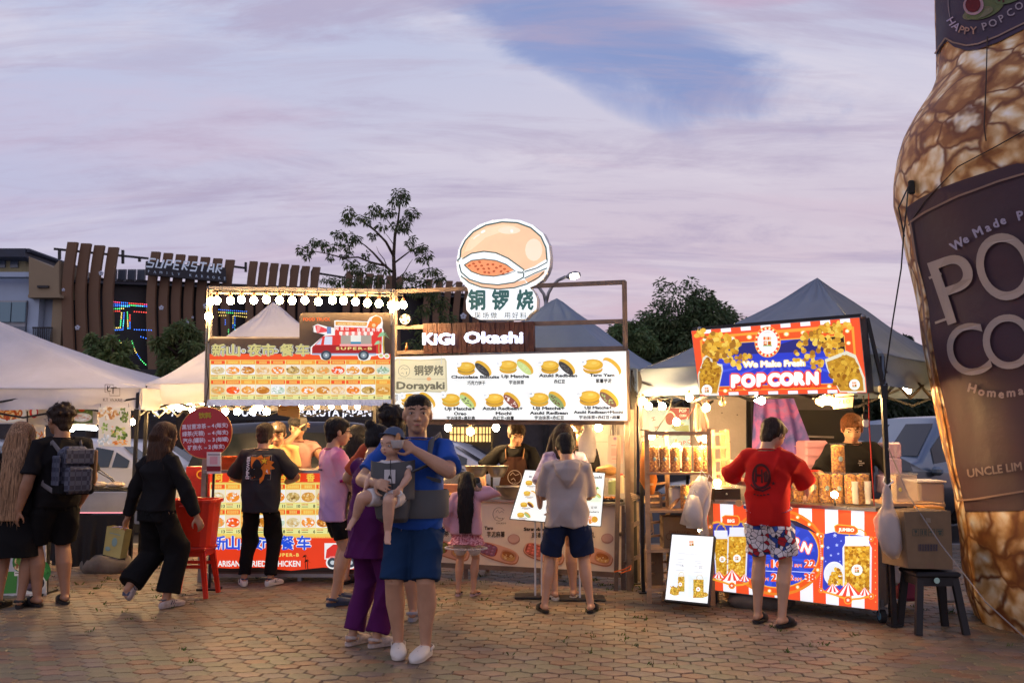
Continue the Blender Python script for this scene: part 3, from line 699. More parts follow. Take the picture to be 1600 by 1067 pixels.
cr_ = MB();cl = [(625,303,14,9),(617,315,9,7),(632,312,8,8),(587,323,9,6),(583,333,10,6),(600,333,9,6),(612,331,7,6),(645,333,11,9),(634,345,9,8),(622,353,12,8),(633,358,8,6),(596,354,9,6),(565,340,8,5),(573,345,7,5),(544,332,9,9),(541,344,6,6),(550,345,6,5),(530,366,13,7),(548,372,9,9),(558,374,8,6),(543,383,8,6),(523,387,8,5),(530,380,6,4),
      (502,380,10,6),(492,377,8,6),(485,388,7,8),(510,388,7,5),(469,391,5,7),(480,400,5,6),(516,402,6,4),(537,400,6,4),(546,393,5,3),(572,398,6,4),(582,368,6,6),(640,380,6,5),(650,388,8,6),(660,386,7,7),(668,398,6,7),(655,402,6,4),(665,408,4,3),(645,372,5,3),
      (548,412,12,8),(560,422,14,8),(582,416,9,6),(600,422,9,5),(512,437,12,5),(530,440,16,7),(560,440,20,9),(590,438,18,8),(640,432,12,7),(660,440,12,8),(672,424,16,6),(686,435,10,7),(630,447,16,7),(650,455,14,8),(676,460,12,10),(690,474,12,12),(664,484,12,10),(700,500,14,14),(670,520,20,14),(690,540,18,12),(640,500,16,14),(600,470,20,12),(700,560,16,12),(540,460,18,8),(650,540,20,12)]
for u,v,rx,rz in cl:
    c = P(u,v,YT+rng.uniform(-.6,.6));px = PX(YT);clump(cr_,c,(rx*px*1.0,rx*px*.9,rz*px*1.0),int(rx*rz*1.1)+16,.088,rng,droop=.6,tone=(.075,.115,.04))
cr_.build('crown',M['leaf'],st,colors=True)
# bushy trees by the karaoke building
def bush_tree(label,u,v0,v1,wpx,Y,n,l,tone,seed,trunk=True,blobs=9,droop=.3,rr=.42):
    rng = random.Random(seed);px = PX(Y);base = P(u,700,Y);t = tree_thing(label,(base.x,Y,0));cr = MB();lm = MB()
    zt = P(u,v0,Y).z;zb = P(u,v1,Y).z;top = V(base.x,Y,(zt+zb)/2)
    lm.tube([V(base.x,Y,-.05),V(base.x+.1,Y,zb*.6),top],[.16*Y/20,.11*Y/20,.05*Y/20],7)
    for k in range(blobs):
        a = rng.uniform(-1,1);hgt = rng.uniform(0,1);wd = wpx*px/2;c = V(base.x+a*wd*.62*(1.15-.5*hgt),Y+rng.uniform(-.5,.5)*wd,zb+(zt-zb)*(.12+.72*hgt*(1-.35*abs(a))))
        r = wd*rr*rng.uniform(.6,1.1);lm.tube([top-V(0,0,.3),(top+c)/2+V(0,0,-.1),c],[.05*Y/20,.03*Y/20,.012],5)
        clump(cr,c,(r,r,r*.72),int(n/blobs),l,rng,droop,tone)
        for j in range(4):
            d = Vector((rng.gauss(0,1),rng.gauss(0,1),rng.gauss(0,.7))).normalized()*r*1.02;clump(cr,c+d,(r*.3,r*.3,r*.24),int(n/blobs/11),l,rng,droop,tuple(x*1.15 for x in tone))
    lm.build('trunk',bark,t,smooth=True);cr.build('crown',M['leaf'],t,colors=True);return t
bush_tree('leafy light green tree in front of the multicoloured light outline',172,505,600,74,21,2400,.15,(.16,.23,.08),3,blobs=22,rr=.2)
bush_tree('rounder leafy tree beside the bulb frame of the fried food stall',275,478,600,115,22,3800,.16,(.15,.21,.08),4,blobs=22,rr=.2)
bush_tree('sparse low tree partly across brown fins at the left building',135,505,600,90,22,1800,.15,(.13,.19,.07),5,blobs=14,rr=.2)
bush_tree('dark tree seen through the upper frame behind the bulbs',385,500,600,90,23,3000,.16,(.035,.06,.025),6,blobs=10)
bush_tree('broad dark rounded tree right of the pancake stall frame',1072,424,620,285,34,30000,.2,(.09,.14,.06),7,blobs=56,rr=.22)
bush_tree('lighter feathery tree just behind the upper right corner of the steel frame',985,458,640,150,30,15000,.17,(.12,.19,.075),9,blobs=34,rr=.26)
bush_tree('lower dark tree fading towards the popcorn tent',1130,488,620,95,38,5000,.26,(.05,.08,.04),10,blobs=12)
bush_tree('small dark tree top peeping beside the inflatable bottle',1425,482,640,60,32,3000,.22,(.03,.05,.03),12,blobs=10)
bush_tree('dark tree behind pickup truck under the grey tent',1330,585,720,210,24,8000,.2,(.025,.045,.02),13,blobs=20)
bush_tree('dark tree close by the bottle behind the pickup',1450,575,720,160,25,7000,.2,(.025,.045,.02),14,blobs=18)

# ---- street lamp
YL = 24.0;base = P(852,690,YL);sl = thing('street_lamp',(base.x,YL,0),'grey double arm street lamp with one lit head above the frame','street lamp')
m = MB();m.tube([V(base.x,YL,0),P(853,480,YL),P(853,468,YL)],[.09,.06,.05],10);m.build('pole',M['galv'],sl,smooth=True)
m = MB();m.tube([P(853,475,YL),P(857,458,YL),P(863,447,YL),P(872,438,YL),P(884,432.5,YL)],.045,8);m.build('arm',M['galv'],sl,smooth=True)
m = MB();m.tube([P(853,475,YL),P(850,460,YL),P(843,450,YL),P(834,444,YL),P(825,440,YL)],.045,8);m.build('arm',M['galv'],sl,smooth=True)
for (u0,v0,u1,v1,lit) in [(884,433,907,428.5,1),(825,440.5,806,437,0)]:
    a,c = P(u0,v0,YL),P(u1,v1,YL);m = MB();m.tube([a,a*.7+c*.3,a*.3+c*.7,c],[(.03,.03),(.035,.11),(.04,.12),(.02,.05)],10);h = m.build('lamp_head',M['galv'],sl,smooth=True)
    m = MB();m.tube([a*.72+c*.28-V(0,.03,.03),a*.45+c*.55-V(0,.03,.035),a*.12+c*.88-V(0,.03,.025)],[(.02,.07),(.025,.10),(.015,.06)],10)
    m.build('lens',pmat('lamp_lens',(.9,.85,.7),.3,emis=(1,.86,.6),estr=9 if lit else 0),h,smooth=True)

# ---- cars
def car(name,label,cat,loc,rz,paint,L=4.5,W=1.78,kind='sedan'):
    t = thing(name,(0,0,0),label,cat,'cars parked behind the stalls')
    if kind == 'sedan':st_ = [(-.5,.55,.62,.90,0),(-.49,.5,.80,.95,0),(-.44,.3,.93,.97,0),(-.33,.28,.98,.99,0),(-.30,.28,.99,1.02,0),(-.17,.28,.97,1.36,1),(-.08,.28,.96,1.44,1),(.05,.28,.94,1.46,1),(.13,.28,.92,1.42,1),(.27,.28,.90,.96,0),(.30,.28,.88,.91,0),(.42,.3,.80,.84,0),(.48,.36,.68,.74,0),(.5,.42,.6,.62,0)]
    elif kind == 'suv':st_ = [(-.5,.5,.8,1.0,0),(-.49,.4,.98,1.1,0),(-.46,.35,1.02,1.55,1),(-.42,.33,1.03,1.68,1),(-.2,.33,1.02,1.74,1),(.05,.33,1.0,1.72,1),(.12,.33,.99,1.66,1),(.26,.33,.98,1.06,0),(.3,.33,.96,1.0,0),(.44,.35,.9,.94,0),(.49,.4,.75,.8,0),(.5,.5,.6,.65,0)]
    else:st_ = [(-.5,.6,.9,.95,0),(-.49,.5,1.08,1.1,0),(-.485,.45,1.1,1.7,1),(-.3,.45,1.1,1.8,1),(-.12,.45,1.09,1.82,1),(.0,.45,1.08,1.8,1),(.08,.45,1.08,1.76,1),(.19,.45,1.06,1.14,0),(.24,.45,1.04,1.08,0),(.42,.47,1.0,1.03,0),(.48,.5,.86,.9,0),(.5,.55,.75,.78,0)]
    mb = MB();rings = []
    for x,z0,zb,zt,cab in st_:
        hw = W/2*(1-.25*max(0,abs(x)-.42)/.08*.5);ti = .80 if cab else .93;x *= L
        half = [(0,z0),(hw*.85,z0),(hw*.97,z0+.12),(hw,(z0+zb)/2+.05),(hw*.97,zb),(hw*(ti+.03),zb+(zt-zb)*.85),(hw*ti*.9,zt),(hw*.4,zt+.02),(0,zt+.025)]
        rings.append([Vector((x,-y,z)) for y,z in half]+[Vector((x,y,z)) for y,z in reversed(half[1:-1])])
    n = len(rings[0]);vs = [p for r in rings for p in r];fs = []
    for i in range(len(rings)-1):
        for j in range(n):fs.append((i*n+j,(i+1)*n+j,(i+1)*n+(j+1) % n,i*n+(j+1) % n))
    fs.append(tuple(range(n)));fs.append(tuple((len(rings)-1)*n+j for j in range(n-1,-1,-1)));mb.add(vs,fs); 
    body = mb.build('body',paint,t,smooth=False)
    mod = body.data;mod.polygons.foreach_set('use_smooth',[True]*len(mod.polygons))
    # glass set proud of the cabin
    def q(i,j,fi,fj):
        a,b_ = rings[i],rings[i+1];return (a[j]*(1-fj)+a[j+1]*fj)*(1-fi)+(b_[j]*(1-fj)+b_[j+1]*fj)*fi
    cabs = [i for i,s_ in enumerate(st_) if s_[4]]
    for side in (0,1):
        j = 4 if not side else n-5
        for i in range(cabs[0]-(1 if kind == 'sedan' else 0),cabs[-1]+1):
            if i+1 >= len(rings) or (not st_[i][4] and not st_[i+1][4]):continue
            o = Vector((0,-.012 if not side else .012,.004));m = MB()
            f0,f1 = (.06,.94);lo,hi = (.1,.9)
            if not st_[i][4]:lo,hi = .1,.88;f0 = .4
            if not st_[i+1][4]:f1 = .6
            jj = (j,0,1) if not side else (j,1,0)
            def pt(fi,up):fj = up if not side else 1-up;return q(i,j,fi,fj)+o
            m.quad(pt(f0,lo),pt(f1,lo),pt(f1,hi),pt(f0,hi));m.build('window',M['glass'],t)
    for (i,nm) in ((cabs[0]-1,'rear_window'),(cabs[-1],'windscreen')):
        a,c = rings[i],rings[i+1];m = MB();o = Vector((-.01 if i < cabs[0] else .01,0,.012))
        l0,l1 = (a[6]*.88+c[6]*.12,a[6]*.1+c[6]*.9);r0,r1 = (a[n-6]*.88+c[n-6]*.12,a[n-6]*.1+c[n-6]*.9)
        m.quad(l0+o,r0+o,r1+o,l1+o);m.build(nm,M['glass'],t)
    for sx_ in (-.31,.31):
        for sy_ in (-1,1):
            y = sy_*(W/2-.1);r = .32 if kind != 'pickup' else .37;m = MB();m.cyl((sx_*L,y-.1,r),(sx_*L,y+.1,r),r,n=20);wh = m.build('wheel',M['rubber'],t)
            m = MB();m.cyl((sx_*L,y+sy_*.09,r),(sx_*L,y+sy_*.115,r),r*.62,n=14)
            for k in range(5):a = 6.283*k/5;m.box((sx_*L+math.cos(a)*r*.33,y+sy_*.118,r+math.sin(a)*r*.33),(.05,.02,.05))
            m.build('rim',M['galv'],wh)
            m = MB();m.cyl((sx_*L,sy_*(W/2-.02),r+.02),(sx_*L,sy_*(W/2+.006),r+.02),r*1.12,n=20);m.build('wheel_arch',M['rubber'],t)
    for sy_ in (-1,1):
        m = MB();m.box((-.487*L,sy_*W*.37,.80 if kind == 'sedan' else .95),(.1,.32,.16),bev=.03);m.build('tail_light',M['tail'],t)
        m = MB();m.box((.478*L,sy_*W*.36,.64 if kind == 'sedan' else .8),(.14,.34,.14),bev=.04);m.build('headlight',M['glass'],t)
        m = MB();m.box((.16*L,sy_*(W/2+.09),1.0),(.12,.18,.13),bev=.04);m.build('mirror',paint,t)
    m = MB();m.box((-.505*L,0,.72),(.02,.5,.12));m.build('number_plate',M['black_plastic'],t)
    t.location = loc;t.rotation_euler = (0,0,rz);return t
M['tail'] = pmat('tail_light_red',(.5,.01,.01),.2,emis=(1,.05,.02),estr=.25,coat=.5)
cw = pmat('white_car_paint',(.62,.66,.72),.28,coat=.8,spec=.5);cs = pmat('silver_blue_paint',(.19,.26,.34),.3,.3,coat=.8);cd = pmat('dark_car_paint',(.03,.035,.045),.3,.2,coat=.8);cg = pmat('grey_car_paint',(.22,.25,.3),.3,.3,coat=.8)
car('parked_car','white sedan with red tail light behind the backpack','car',(-7.0,15.2,0),R(163),cw)
car('parked_car','dark low car behind the walking woman and the drinks disc','car',(-5.6,17.8,0),R(170),cd)
car('parked_car','large dark SUV behind the fried food vendors','car',(-2.9,14.8,0),R(6),cd,kind='suv',L=4.7)
car('parked_car','white sedan beyond the pancake seller, behind the blue shirted man','car',(-1.7,16.6,0),R(167),cw)
car('parked_car','grey car parked at the far left behind the long haired woman','car',(-10.2,16.5,0),R(175),cg)
car('pickup_truck','silver blue pickup truck with covered bed beside the popcorn seller','pickup truck',(6.6,14.0,0),R(-158),cs,kind='pickup',L=5.2,W=1.85)
car('parked_car','dark car in front of the pickup truck by the purple boxes','car',(4.4,12.9,0),R(205),cd)
# ================================================================== STALLS
CAMO = Vector((0,0,CAM_H))
class PBoard(Board):
    """plane through corners given as pixels of the photograph at known depths; drawn in the pixel units of an enlarged detail"""
    def __init__(s,cor,Ys,det=(0,0,1),z0=.001,lz=.0012):
        s.det = det;ps = [P(det[0]+x/det[2],det[1]+y/det[2],Y) for (x,y),Y in zip(cor,Ys)]
        s.p0 = ps[0];s.n = (ps[1]-ps[0]).cross(ps[3]-ps[0]).normalized()
        if s.n.dot(CAMO-s.p0) < 0:s.n = -s.n
        s.cor = cor;s.mb = MB();s.lz = lz;s.z0 = z0;s.fn = None;s.W = cor[1][0]-cor[0][0];s.H = cor[3][1]-cor[0][1]
    def at(s,x,y,z=0):
        d = P(s.det[0]+x/s.det[2],s.det[1]+y/s.det[2],1.0)-CAMO
        t = s.n.dot(s.p0-CAMO)/s.n.dot(d);return CAMO+d*t+s.n*(s.z0+z*s.lz)
    def slab(s,pts,th,name,mat,parent,back=0.0):
        f = [s.at(x,y,0)-s.n*(s.z0+back) for x,y in pts];m = MB();m.prism(f,-s.n*th);return m.build(name,mat,parent)

def bulb(mb_b,mb_s,p,r=.038,sock=True,d=Vector((0,0,-1))):
    mb_b.ell(p,(r,r,r*1.04),nu=14,nv=9)
    if sock:mb_s.tube([p-d*(r*.75),p-d*(r*1.5),p-d*(r*2.1)],[r*.42,r*.42,r*.3],8)
def string_lights(label,pts,Y,r=.038,cable=None,mat='bulb',group='strings of warm bulbs'):
    t = thing('string_lights',P(pts[0][0],pts[0][1],Y if not callable(Y) else Y(pts[0][0])),label,'string lights',group)
    for q in pts:
        u,v = q[:2];y = Y(u) if callable(Y) else Y;d = Vector((0,0,-1))
        if len(q) > 2:d = Vector((q[2],0,q[3])).normalized()
        b_,s_ = MB(),MB();bulb(b_,s_,P(u,v,y),r,True,d)
        o = b_.build('bulb',M[mat],t,smooth=True);s_.build('socket',M['socket'],o)
    if cable:
        m = MB()
        for seg_ in cable:m.tube([P(u,v,Y(u) if callable(Y) else Y) for u,v in seg_],.006,5)
        m.build('cable',M['rope'],t)
    return t

# ---------------------------------------------------------------- fried food stall
Y1 = 9.15
s1 = thing('food_stall',P(470,905,Y1)*1.0,'fried food stall with bright yellow and red printed front','stall','stalls'); 
bulb_lit_frame = pmat('scaffold',(.34,.30,.26),.45,.7,var=.3,vscale=6)  # galvanised bars; the warmth of the bulbs is mixed into this colour
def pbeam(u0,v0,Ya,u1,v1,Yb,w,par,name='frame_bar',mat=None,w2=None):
    m = MB();m.beam(P(u0,v0,Ya),P(u1,v1,Yb),w,w2 or w);return m.build(name,mat or bulb_lit_frame,par)
pbeam(328,449,Y1,322,690,Y1,.05,s1,'post');g0 = P(322,690,Y1);m = MB();m.beam(g0,(g0.x,g0.y,0),.05);m.build('post',bulb_lit_frame,s1)
pbeam(613,452,Y1+.02,613,700,Y1+.02,.05,s1,'post');g0 = P(613,700,Y1+.02);m = MB();m.beam(g0,(g0.x,g0.y,0),.05);m.build('post',bulb_lit_frame,s1)
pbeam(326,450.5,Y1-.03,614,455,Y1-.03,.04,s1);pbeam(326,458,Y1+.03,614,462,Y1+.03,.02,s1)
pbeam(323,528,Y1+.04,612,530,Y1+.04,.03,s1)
m = MB();m.box(P(328,524,Y1)+V(-.01,-.02,0),(.04,.05,.16),bev=.01);m.box(P(612,499,Y1)+V(-.005,-.03,0),(.035,.05,.15),bev=.01);m.build('clamp',M['galv'],s1)
D3 = (310,430,4.848)
food_sign = thing('menu_board',P(470,625,Y1-.06),'backlit menu board with red food truck drawing above two rows of dishes','menu board')
b = PBoard([(85,285),(1455,285),(1455,943),(85,943)],[Y1-.06]*4,D3)
dk = pmat('board_grey',(.10,.075,.06),.55,var=.2)
arc = [(765+35-35*math.cos(R(a)),285+35-35*math.sin(R(a))) for a in range(0,91,15)]
b.slab([(85,943),(1455,943),(1455,285)]+list(reversed(arc))+[(765,480),(85,480)],.07,'panel',dk,food_sign)
OR,YE = '#ff5a1e','#ffe37e'
b.rect(85,596,1370,44,OR,1);b.rect(85,640,1370,303,'#f8c25e',1)
foodc = [['#f6efd9','#e8d3a0','#d9b36c'],['#ffffff','#ff9a2e','#f5d9a8'],['#f2b45a','#e0902c','#b8641c','#fff3dd'],['#f7e6cf','#eebd78','#ffdfae'],['#fff8ee','#ff9838','#e8791e'],['#f0dca6','#c9a75a','#e9c47c','#8c6a2e'],['#f0bc62','#dd9a3a','#f8dca0'],['#f3e0b2','#e6b868','#ff9e45'],['#ff7a26','#ff5d18','#ffffff'],['#ffc266','#f0a040','#fff0d8'],['#e9a33e','#c97a22','#ffd08a'],['#ffffff','#cfe3cf','#8fb08a']]
def dish(b,x,y,w,h,cols,rng,z=2,n=26):
    bgc = rng.choice(['#fff4e2','#ffffff','#ffe9c4',cols[0]]);b.rect(x,y,w,h,bgc,z)
    b.ell(x+w/2,y+h*.58,w*.47,h*.38,cols[1 % len(cols)],z+1,12)
    for k in range(n):
        a = rng.uniform(0,6.28);q = math.sqrt(rng.random());px,py = x+w/2+math.cos(a)*w*.38*q,y+h*.55+math.sin(a)*h*.33*q
        rx,ry = w*rng.uniform(.04,.13),h*rng.uniform(.05,.11);b.ell(min(max(px,x+rx),x+w-rx),min(max(py,y+ry),y+h-ry),rx,ry,rng.choice(cols),z+2+(k % 3)*.3,7,rot=rng.uniform(0,180) if rx < ry*1.6 else rng.uniform(-30,30))
def menu_grid(b,x0,y0,cw,rh,ncol,rows,prices,rng,k=1.0):
    for r in range(rows):
        for c in range(ncol):
            x,y = x0+c*cw,y0+r*rh
            hd = '#ff5a26' if (c*3+r*5) % 4 < 2 else '#ffa63c'
            b.rect(x+cw*.04,y+rh*.03,cw*.92,rh*.16,hd,2)
            nch = 4+(c+r) % 3
            for j in range(nch):
                cx = x+cw*(.5+(j-(nch-1)/2)*.13);b.rect(cx-cw*.045,y+rh*.055,cw*.09,rh*.105,'#fff27a',3)
                b.rect(cx-cw*.03,y+rh*.09,cw*.06,rh*.018,hd,4);b.rect(cx-.006*cw,y+rh*.06,cw*.015,rh*.09,hd,4)
            dish(b,x+cw*.02,y+rh*.23,cw*.96,rh*.5,foodc[(c+r*7) % 12],rng)
            b.rect(x+cw*.02,y+rh*.76,cw*.96,rh*.2,'#f4f2a0',2)
            for j in range(5):b.rect(x+cw*(.07+.09*j),y+rh*.79,cw*.06,rh*.05,'#e07a2a',3)
            b.rect(x+cw*.07,y+rh*.89,cw*.42,rh*.025,'#6a7a3a',3)
            b.text(str(prices[r][c]),x+cw*.97,y+rh*.875,rh*.13,'#2c3018',3,bold=.03,align='R')
            b.rect(x-cw*.015,y,cw*.03,rh,'#fff5a8',5)
rng = random.Random(4)
PR = [[13,11,13,10,11,10,8,8,8,8,8,8],[13,15,5,15,8,6,6,11,11,6,8,8]]
menu_grid(b,92,643,113.7,150,12,2,PR,rng)
title = ['新','山','·','夜','市','·','餐','车'];tx = [155,265,343,428,532,590,672,790]
for ch,x in zip(title,tx):
    if ch == '·':
        b.ell(x,575,20,18,'#ffffff',5);b.ell(x,575,15,13,'#3c3a20',6);b.ell(x,575,11,10,'#d8cf86',7);continue
    for c,bo,z in (('#ffffff',.1,5),('#45432a',.065,6),('#d9d188',.03,7)):b.text(ch,x,570,78,c,z,bold=bo,wd=100+(bo*140))
b.text('FOOD TRUCK',897,334,26,'#ff6a2a',5,bold=.025,wd=205)
# the little truck (outline in white, then the body)
wo = [(850,600),(850,545),(960,450),(870,430),(868,385),(905,370),(975,390),(1030,400),(1030,345),(1045,342),(1280,352),(1300,320),(1345,303),(1390,320),(1398,360),(1395,400),(1405,420),(1400,600),(1310,615),(1300,640),(1255,650),(1215,640),(1205,610),(1010,610),(1000,635),(965,645),(930,635),(918,605)]
b.poly(wo,'#ffffff',4)
b.poly([(862,595),(862,550),(945,462),(1035,455),(1035,390),(1392,405),(1388,595)],'#e8382f',5)
b.poly([(862,595),(868,535),(1030,530),(1348,535),(1348,595)],'#a81b1c',6)
b.rect(862,592,485,12,'#a9bfe0',7)
b.poly([(890,527),(940,475),(930,527)],'#cfd9f5',7);b.poly([(952,527),(960,465),(1016,465),(1014,527)],'#dbe4fb',7)
b.poly([(885,385),(905,378),(975,408),(975,430),(900,440)],'#f04a50',7);b.poly([(900,380),(930,392),(915,430),(900,438)],'#ff9a9a',8);b.rect(975,392,32,52,'#6c93c9',8)
b.ring(885,408,14,30,4,'#5a4a50',7,12,90,270)
b.poly([(1040,352),(1280,358),(1275,385),(1040,380)],'#e2a23c',7);b.text('ARISAN FRIED CHICKEN',1160,370,16,'#fff0c0',8,wd=210,bold=.02)
b.poly([(1300,345),(1370,368),(1345,405),(1280,398)],'#f07c22',8);b.ell(1350,345,38,34,'#d98c2e',7);b.ell(1330,380,14,14,'#f7d9a0',9)
for i,ch in enumerate('阿里山'):b.text(ch,1052+i*38,405,22,'#fff5f0',8,bold=.03)
b.rect(1155,398,26,10,'#ff7a30',8)
for i,ch in enumerate('台湾香鸡排'):b.text(ch,1215+i*37,415,22,'#fff5f0',8,bold=.03)
for i in range(11):b.poly([(1070+i*23,428),(1093+i*23,428),(1095+i*23,450),(1084+i*23,460),(1068+i*23,450)],'#fff6f0' if i % 2 == 0 else '#f4837c',8)
b.rect(1080,455,232,70,'#b3a99e',7);b.rect(1155,455,78,66,'#f4f6ee',8);b.rect(1155,505,78,16,'#2a8fb8',9);b.rect(1072,522,245,16,'#ffb0b0',8)
b.text('SUPER-B',1180,555,22,'#f4e58a',8,bold=.04,wd=275,space=1.3)
for x in (970,1253):
    b.ell(x,607,40,37,'#3b4652',8,20);b.ell(x,607,24,22,'#8fa0ac',9,16);b.ell(x,607,8,8,'#e8eef4',10)
def palm(b,x,y,hgt,c,tc,z,s=1.0):
    b.line([(x,y),(x-3*s,y+hgt*.5),(x+2*s,y+hgt)],10*s,tc,z)
    for a in (-170,-140,-100,-60,-25,10,195): 
        dx,dy = math.cos(R(a)),math.sin(R(a));l = 42*s
        b.poly([(x,y),(x+dx*l*.5-dy*7*s,y+dy*l*.5+dx*7*s-6*s),(x+dx*l,y+dy*l+16*s),(x+dx*l*.5+dy*6*s,y+dy*l*.5-dx*6*s+4*s)],c,z+1)
palm(b,1405,460,130,'#9ad0a0','#c2a850',9,1.15);palm(b,1370,520,75,'#a8dcae','#c2a850',10,.9)
for x,y in ((1385,610),(1428,613)):b.ell(x,y,22,20,'#ffffff',8);b.ell(x,y,14,12,'#d8cf86',9)
b.build('print',PM['backlit_warm'],food_sign)
string_lights('row of round warm bulbs hung along the top bar of the fried food stall',[(310+x/4.848,430+y/4.848) for x,y in [(140,192),(242,193),(325,186),(420,190),(515,184),(615,190),(710,192),(807,190),(908,202),(1015,190),(1100,193),(1190,202),(1280,212),(1368,215),(1460,227)]],Y1-.08,.040,
    [[(326,452),(380,455),(440,454),(500,458),(560,457),(612,462)]]+[[(310+x/4.848,430+(y-50)/4.848),(310+x/4.848,455)] for x,y in [(140,192),(242,193),(325,186),(420,190),(515,184),(615,190),(710,192),(807,190),(908,202),(1015,190),(1100,193),(1190,202),(1280,212),(1368,215),(1460,227)]])
string_lights('pair of warm bulbs on the left post of the bulb frame',[(329,471),(326,494.5)],Y1-.1,.040,[[(326,450),(325,500),(322,560),(326,600),(320,640)]])
string_lights('pair of warm bulbs by the joint between bulb frame and steel frame',[(619,478),(630,476.5)],Y1+.1,.040,[[(612,462),(620,460),(631,462)]])
# silver awning edge under the board, inner ceiling of light
m = MB();a = P(326,626,Y1-.1);c = P(612,634,Y1-.1)
for i in range(28):
    x0 = a.x+(c.x-a.x)*i/28;x1 = a.x+(c.x-a.x)*(i+1)/28;zz = .012*math.sin(i*1.9);m.hexa([V(x0,a.y-.05,c.z+zz*.5),V(x1,a.y-.05,c.z-zz*.5),V(x1,a.y+.75,c.z+.12),V(x0,a.y+.75,c.z+.12),V(x0,a.y-.03,a.z+.01),V(x1,a.y-.03,a.z+.01),V(x1,a.y+.75,a.z+.13),V(x0,a.y+.75,a.z+.13)])
m.build('awning',pmat('silver_foil',(.55,.55,.58),.22,.9,bump=.8,bscale=14),s1)
D4 = (320,730,5.93)
b = PBoard([(50,45),(1730,45),(1730,985),(50,985)],[Y1-.05]*4,D4)
b.slab([(50,985),(1730,985),(1730,45),(50,45)],.06,'counter_panel',dk,s1)
b.rect(50,48,1680,90,'#f4421e',1);b.rect(50,138,1680,515,'#f8d868',1);b.rect(50,640,1680,330,'#f4421e',1)
for ch,x in zip('阿里山',(130,262,394)):b.text(ch,x,95,66,'#ffd84a',3,bold=.03)
for ch,x in zip('台湾香鸡排',(720,850,980,1110,1240)):b.text(ch,x,95,62,'#ffd84a',3,bold=.03)
PR2 = [[13,11,13,10,11,10,8,8,8,8,8,8],[13,15,5,15,8,6,6,11,11,6,8,8]]
menu_grid(b,52,152,139.5,235,12,2,PR2,random.Random(9))
for ch,x in zip('新山·夜市·餐车',(130,262,345,470,590,668,765,918)):
    if ch == '·':b.ell(x,715,16,16,'#ffffff',5);b.ell(x,715,11,11,'#2a5be0',6);continue
    for c,bo,z in (('#ffffff',.085,5),('#2455e6',.03,6)):b.text(ch,x,700,110,c,z,bold=bo,wd=128+bo*200)
b.text('SUPER-B',760,808,34,'#ffe070',5,bold=.04,wd=230,space=1.3)
b.text('ARISAN',225,888,58,'#ffffff',5,bold=.03,wd=205);b.text('FRIED',490,888,58,'#ffffff',5,bold=.03,wd=165);b.text('CHICKEN',762,888,58,'#ffffff',5,bold=.03,wd=252)
palm(b,935,825,110,'#2a1508','#2a1508',5,.7);palm(b,955,870,70,'#2a1508','#2a1508',5,.8)
b.poly([(50,970),(50,925),(250,935),(500,925),(800,955),(1100,925),(1400,945),(1730,930),(1730,970)],'#160c0a',3)
for x in (1185,1350):b.ell(x,880,62,60,'#ffffff',4);b.ell(x,880,48,46,'#3b4652',5);b.ell(x,880,22,20,'#c9d3da',6)
b.rect(1110,700,330,150,'#ffffff',3.5);b.poly([(1120,840),(1130,760),(1190,712),(1430,712),(1430,840)],'#e8382f',4)
b.build('print',PM['backlit_warm'],s1)
m = MB();a = P(326,738,Y1);c = P(614,738,Y1);m.box(((a.x+c.x)/2,Y1+.22,a.z+.012),(c.x-a.x+.06,.62,.03));m.build('counter_top',M['steel'],s1)
m = MB()
for u in (330,470,610):x = P(u,800,Y1).x;m.beam((x,Y1+.04,0),(x,Y1+.04,a.z),.04);m.beam((x,Y1+.5,0),(x,Y1+.5,a.z),.04)
m.beam((a.x,Y1-.02,.07),(c.x,Y1-.02,.07),.04);m.box(((a.x+c.x)/2,Y1+.3,.5),(c.x-a.x,.02,.9));m.build('base_frame',M['galv'],s1)
# things on the fried food counter
def fitem(name,label,cat,u0,v0,u1,v1,Y,d,mat,group=None,detail=None):
    a,c = P(u0,v0,Y),P(u1,v1,Y);t = thing(name,((a.x+c.x)/2,Y,c.z),label,cat,group)
    return t,a,c
t,a,c = fitem('crate','orange plastic crate on the fried food counter beside the drinks disc','crate',349,713,378,736,Y1+.1,.3,None)
m = MB();w_,h_ = c.x-a.x,a.z-c.z;x0,y0 = (a.x+c.x)/2,Y1+.22
m.box((x0,y0-.14,c.z+h_/2),(w_,.015,h_));m.box((x0,y0+.14,c.z+h_/2),(w_,.015,h_));m.box((x0-w_/2,y0,c.z+h_/2),(.015,.29,h_));m.box((x0+w_/2,y0,c.z+h_/2),(.015,.29,h_));m.box((x0,y0,c.z+.01),(w_,.28,.01));m.build('side',M['orange_plastic'],t)
m = MB();m.box((x0,y0-.155,a.z-.015),(w_+.03,.02,.025));m.box((x0,y0-.152,a.z-h_*.5),(w_*.94,.012,.012));m.build('rim',M['orange_plastic'],t)
t,a,c = fitem('carton','red carton with a white mark behind the red bin','box',290,729,326,776,Y1+.55,.3,None)
m = MB();m.box(((a.x+c.x)/2,Y1+.72,(a.z+c.z)/2),(c.x-a.x,.3,a.z-c.z),bev=.004);m.build('body',pmat('red_carton',(.55,.03,.015),.5,var=.2),t)
b = PBoard([(290,729),(326,729),(326,776),(290,776)],[Y1+.565]*4,z0=.002);b.text('TL',299,767,8,'#f4e8dc',1,bold=.05);b.ring(314,741,6,6,2,'#ffb030',1);b.rect(318,752,5,18,'#2c1c10',1);b.build('print',PM['vinyl'],t)
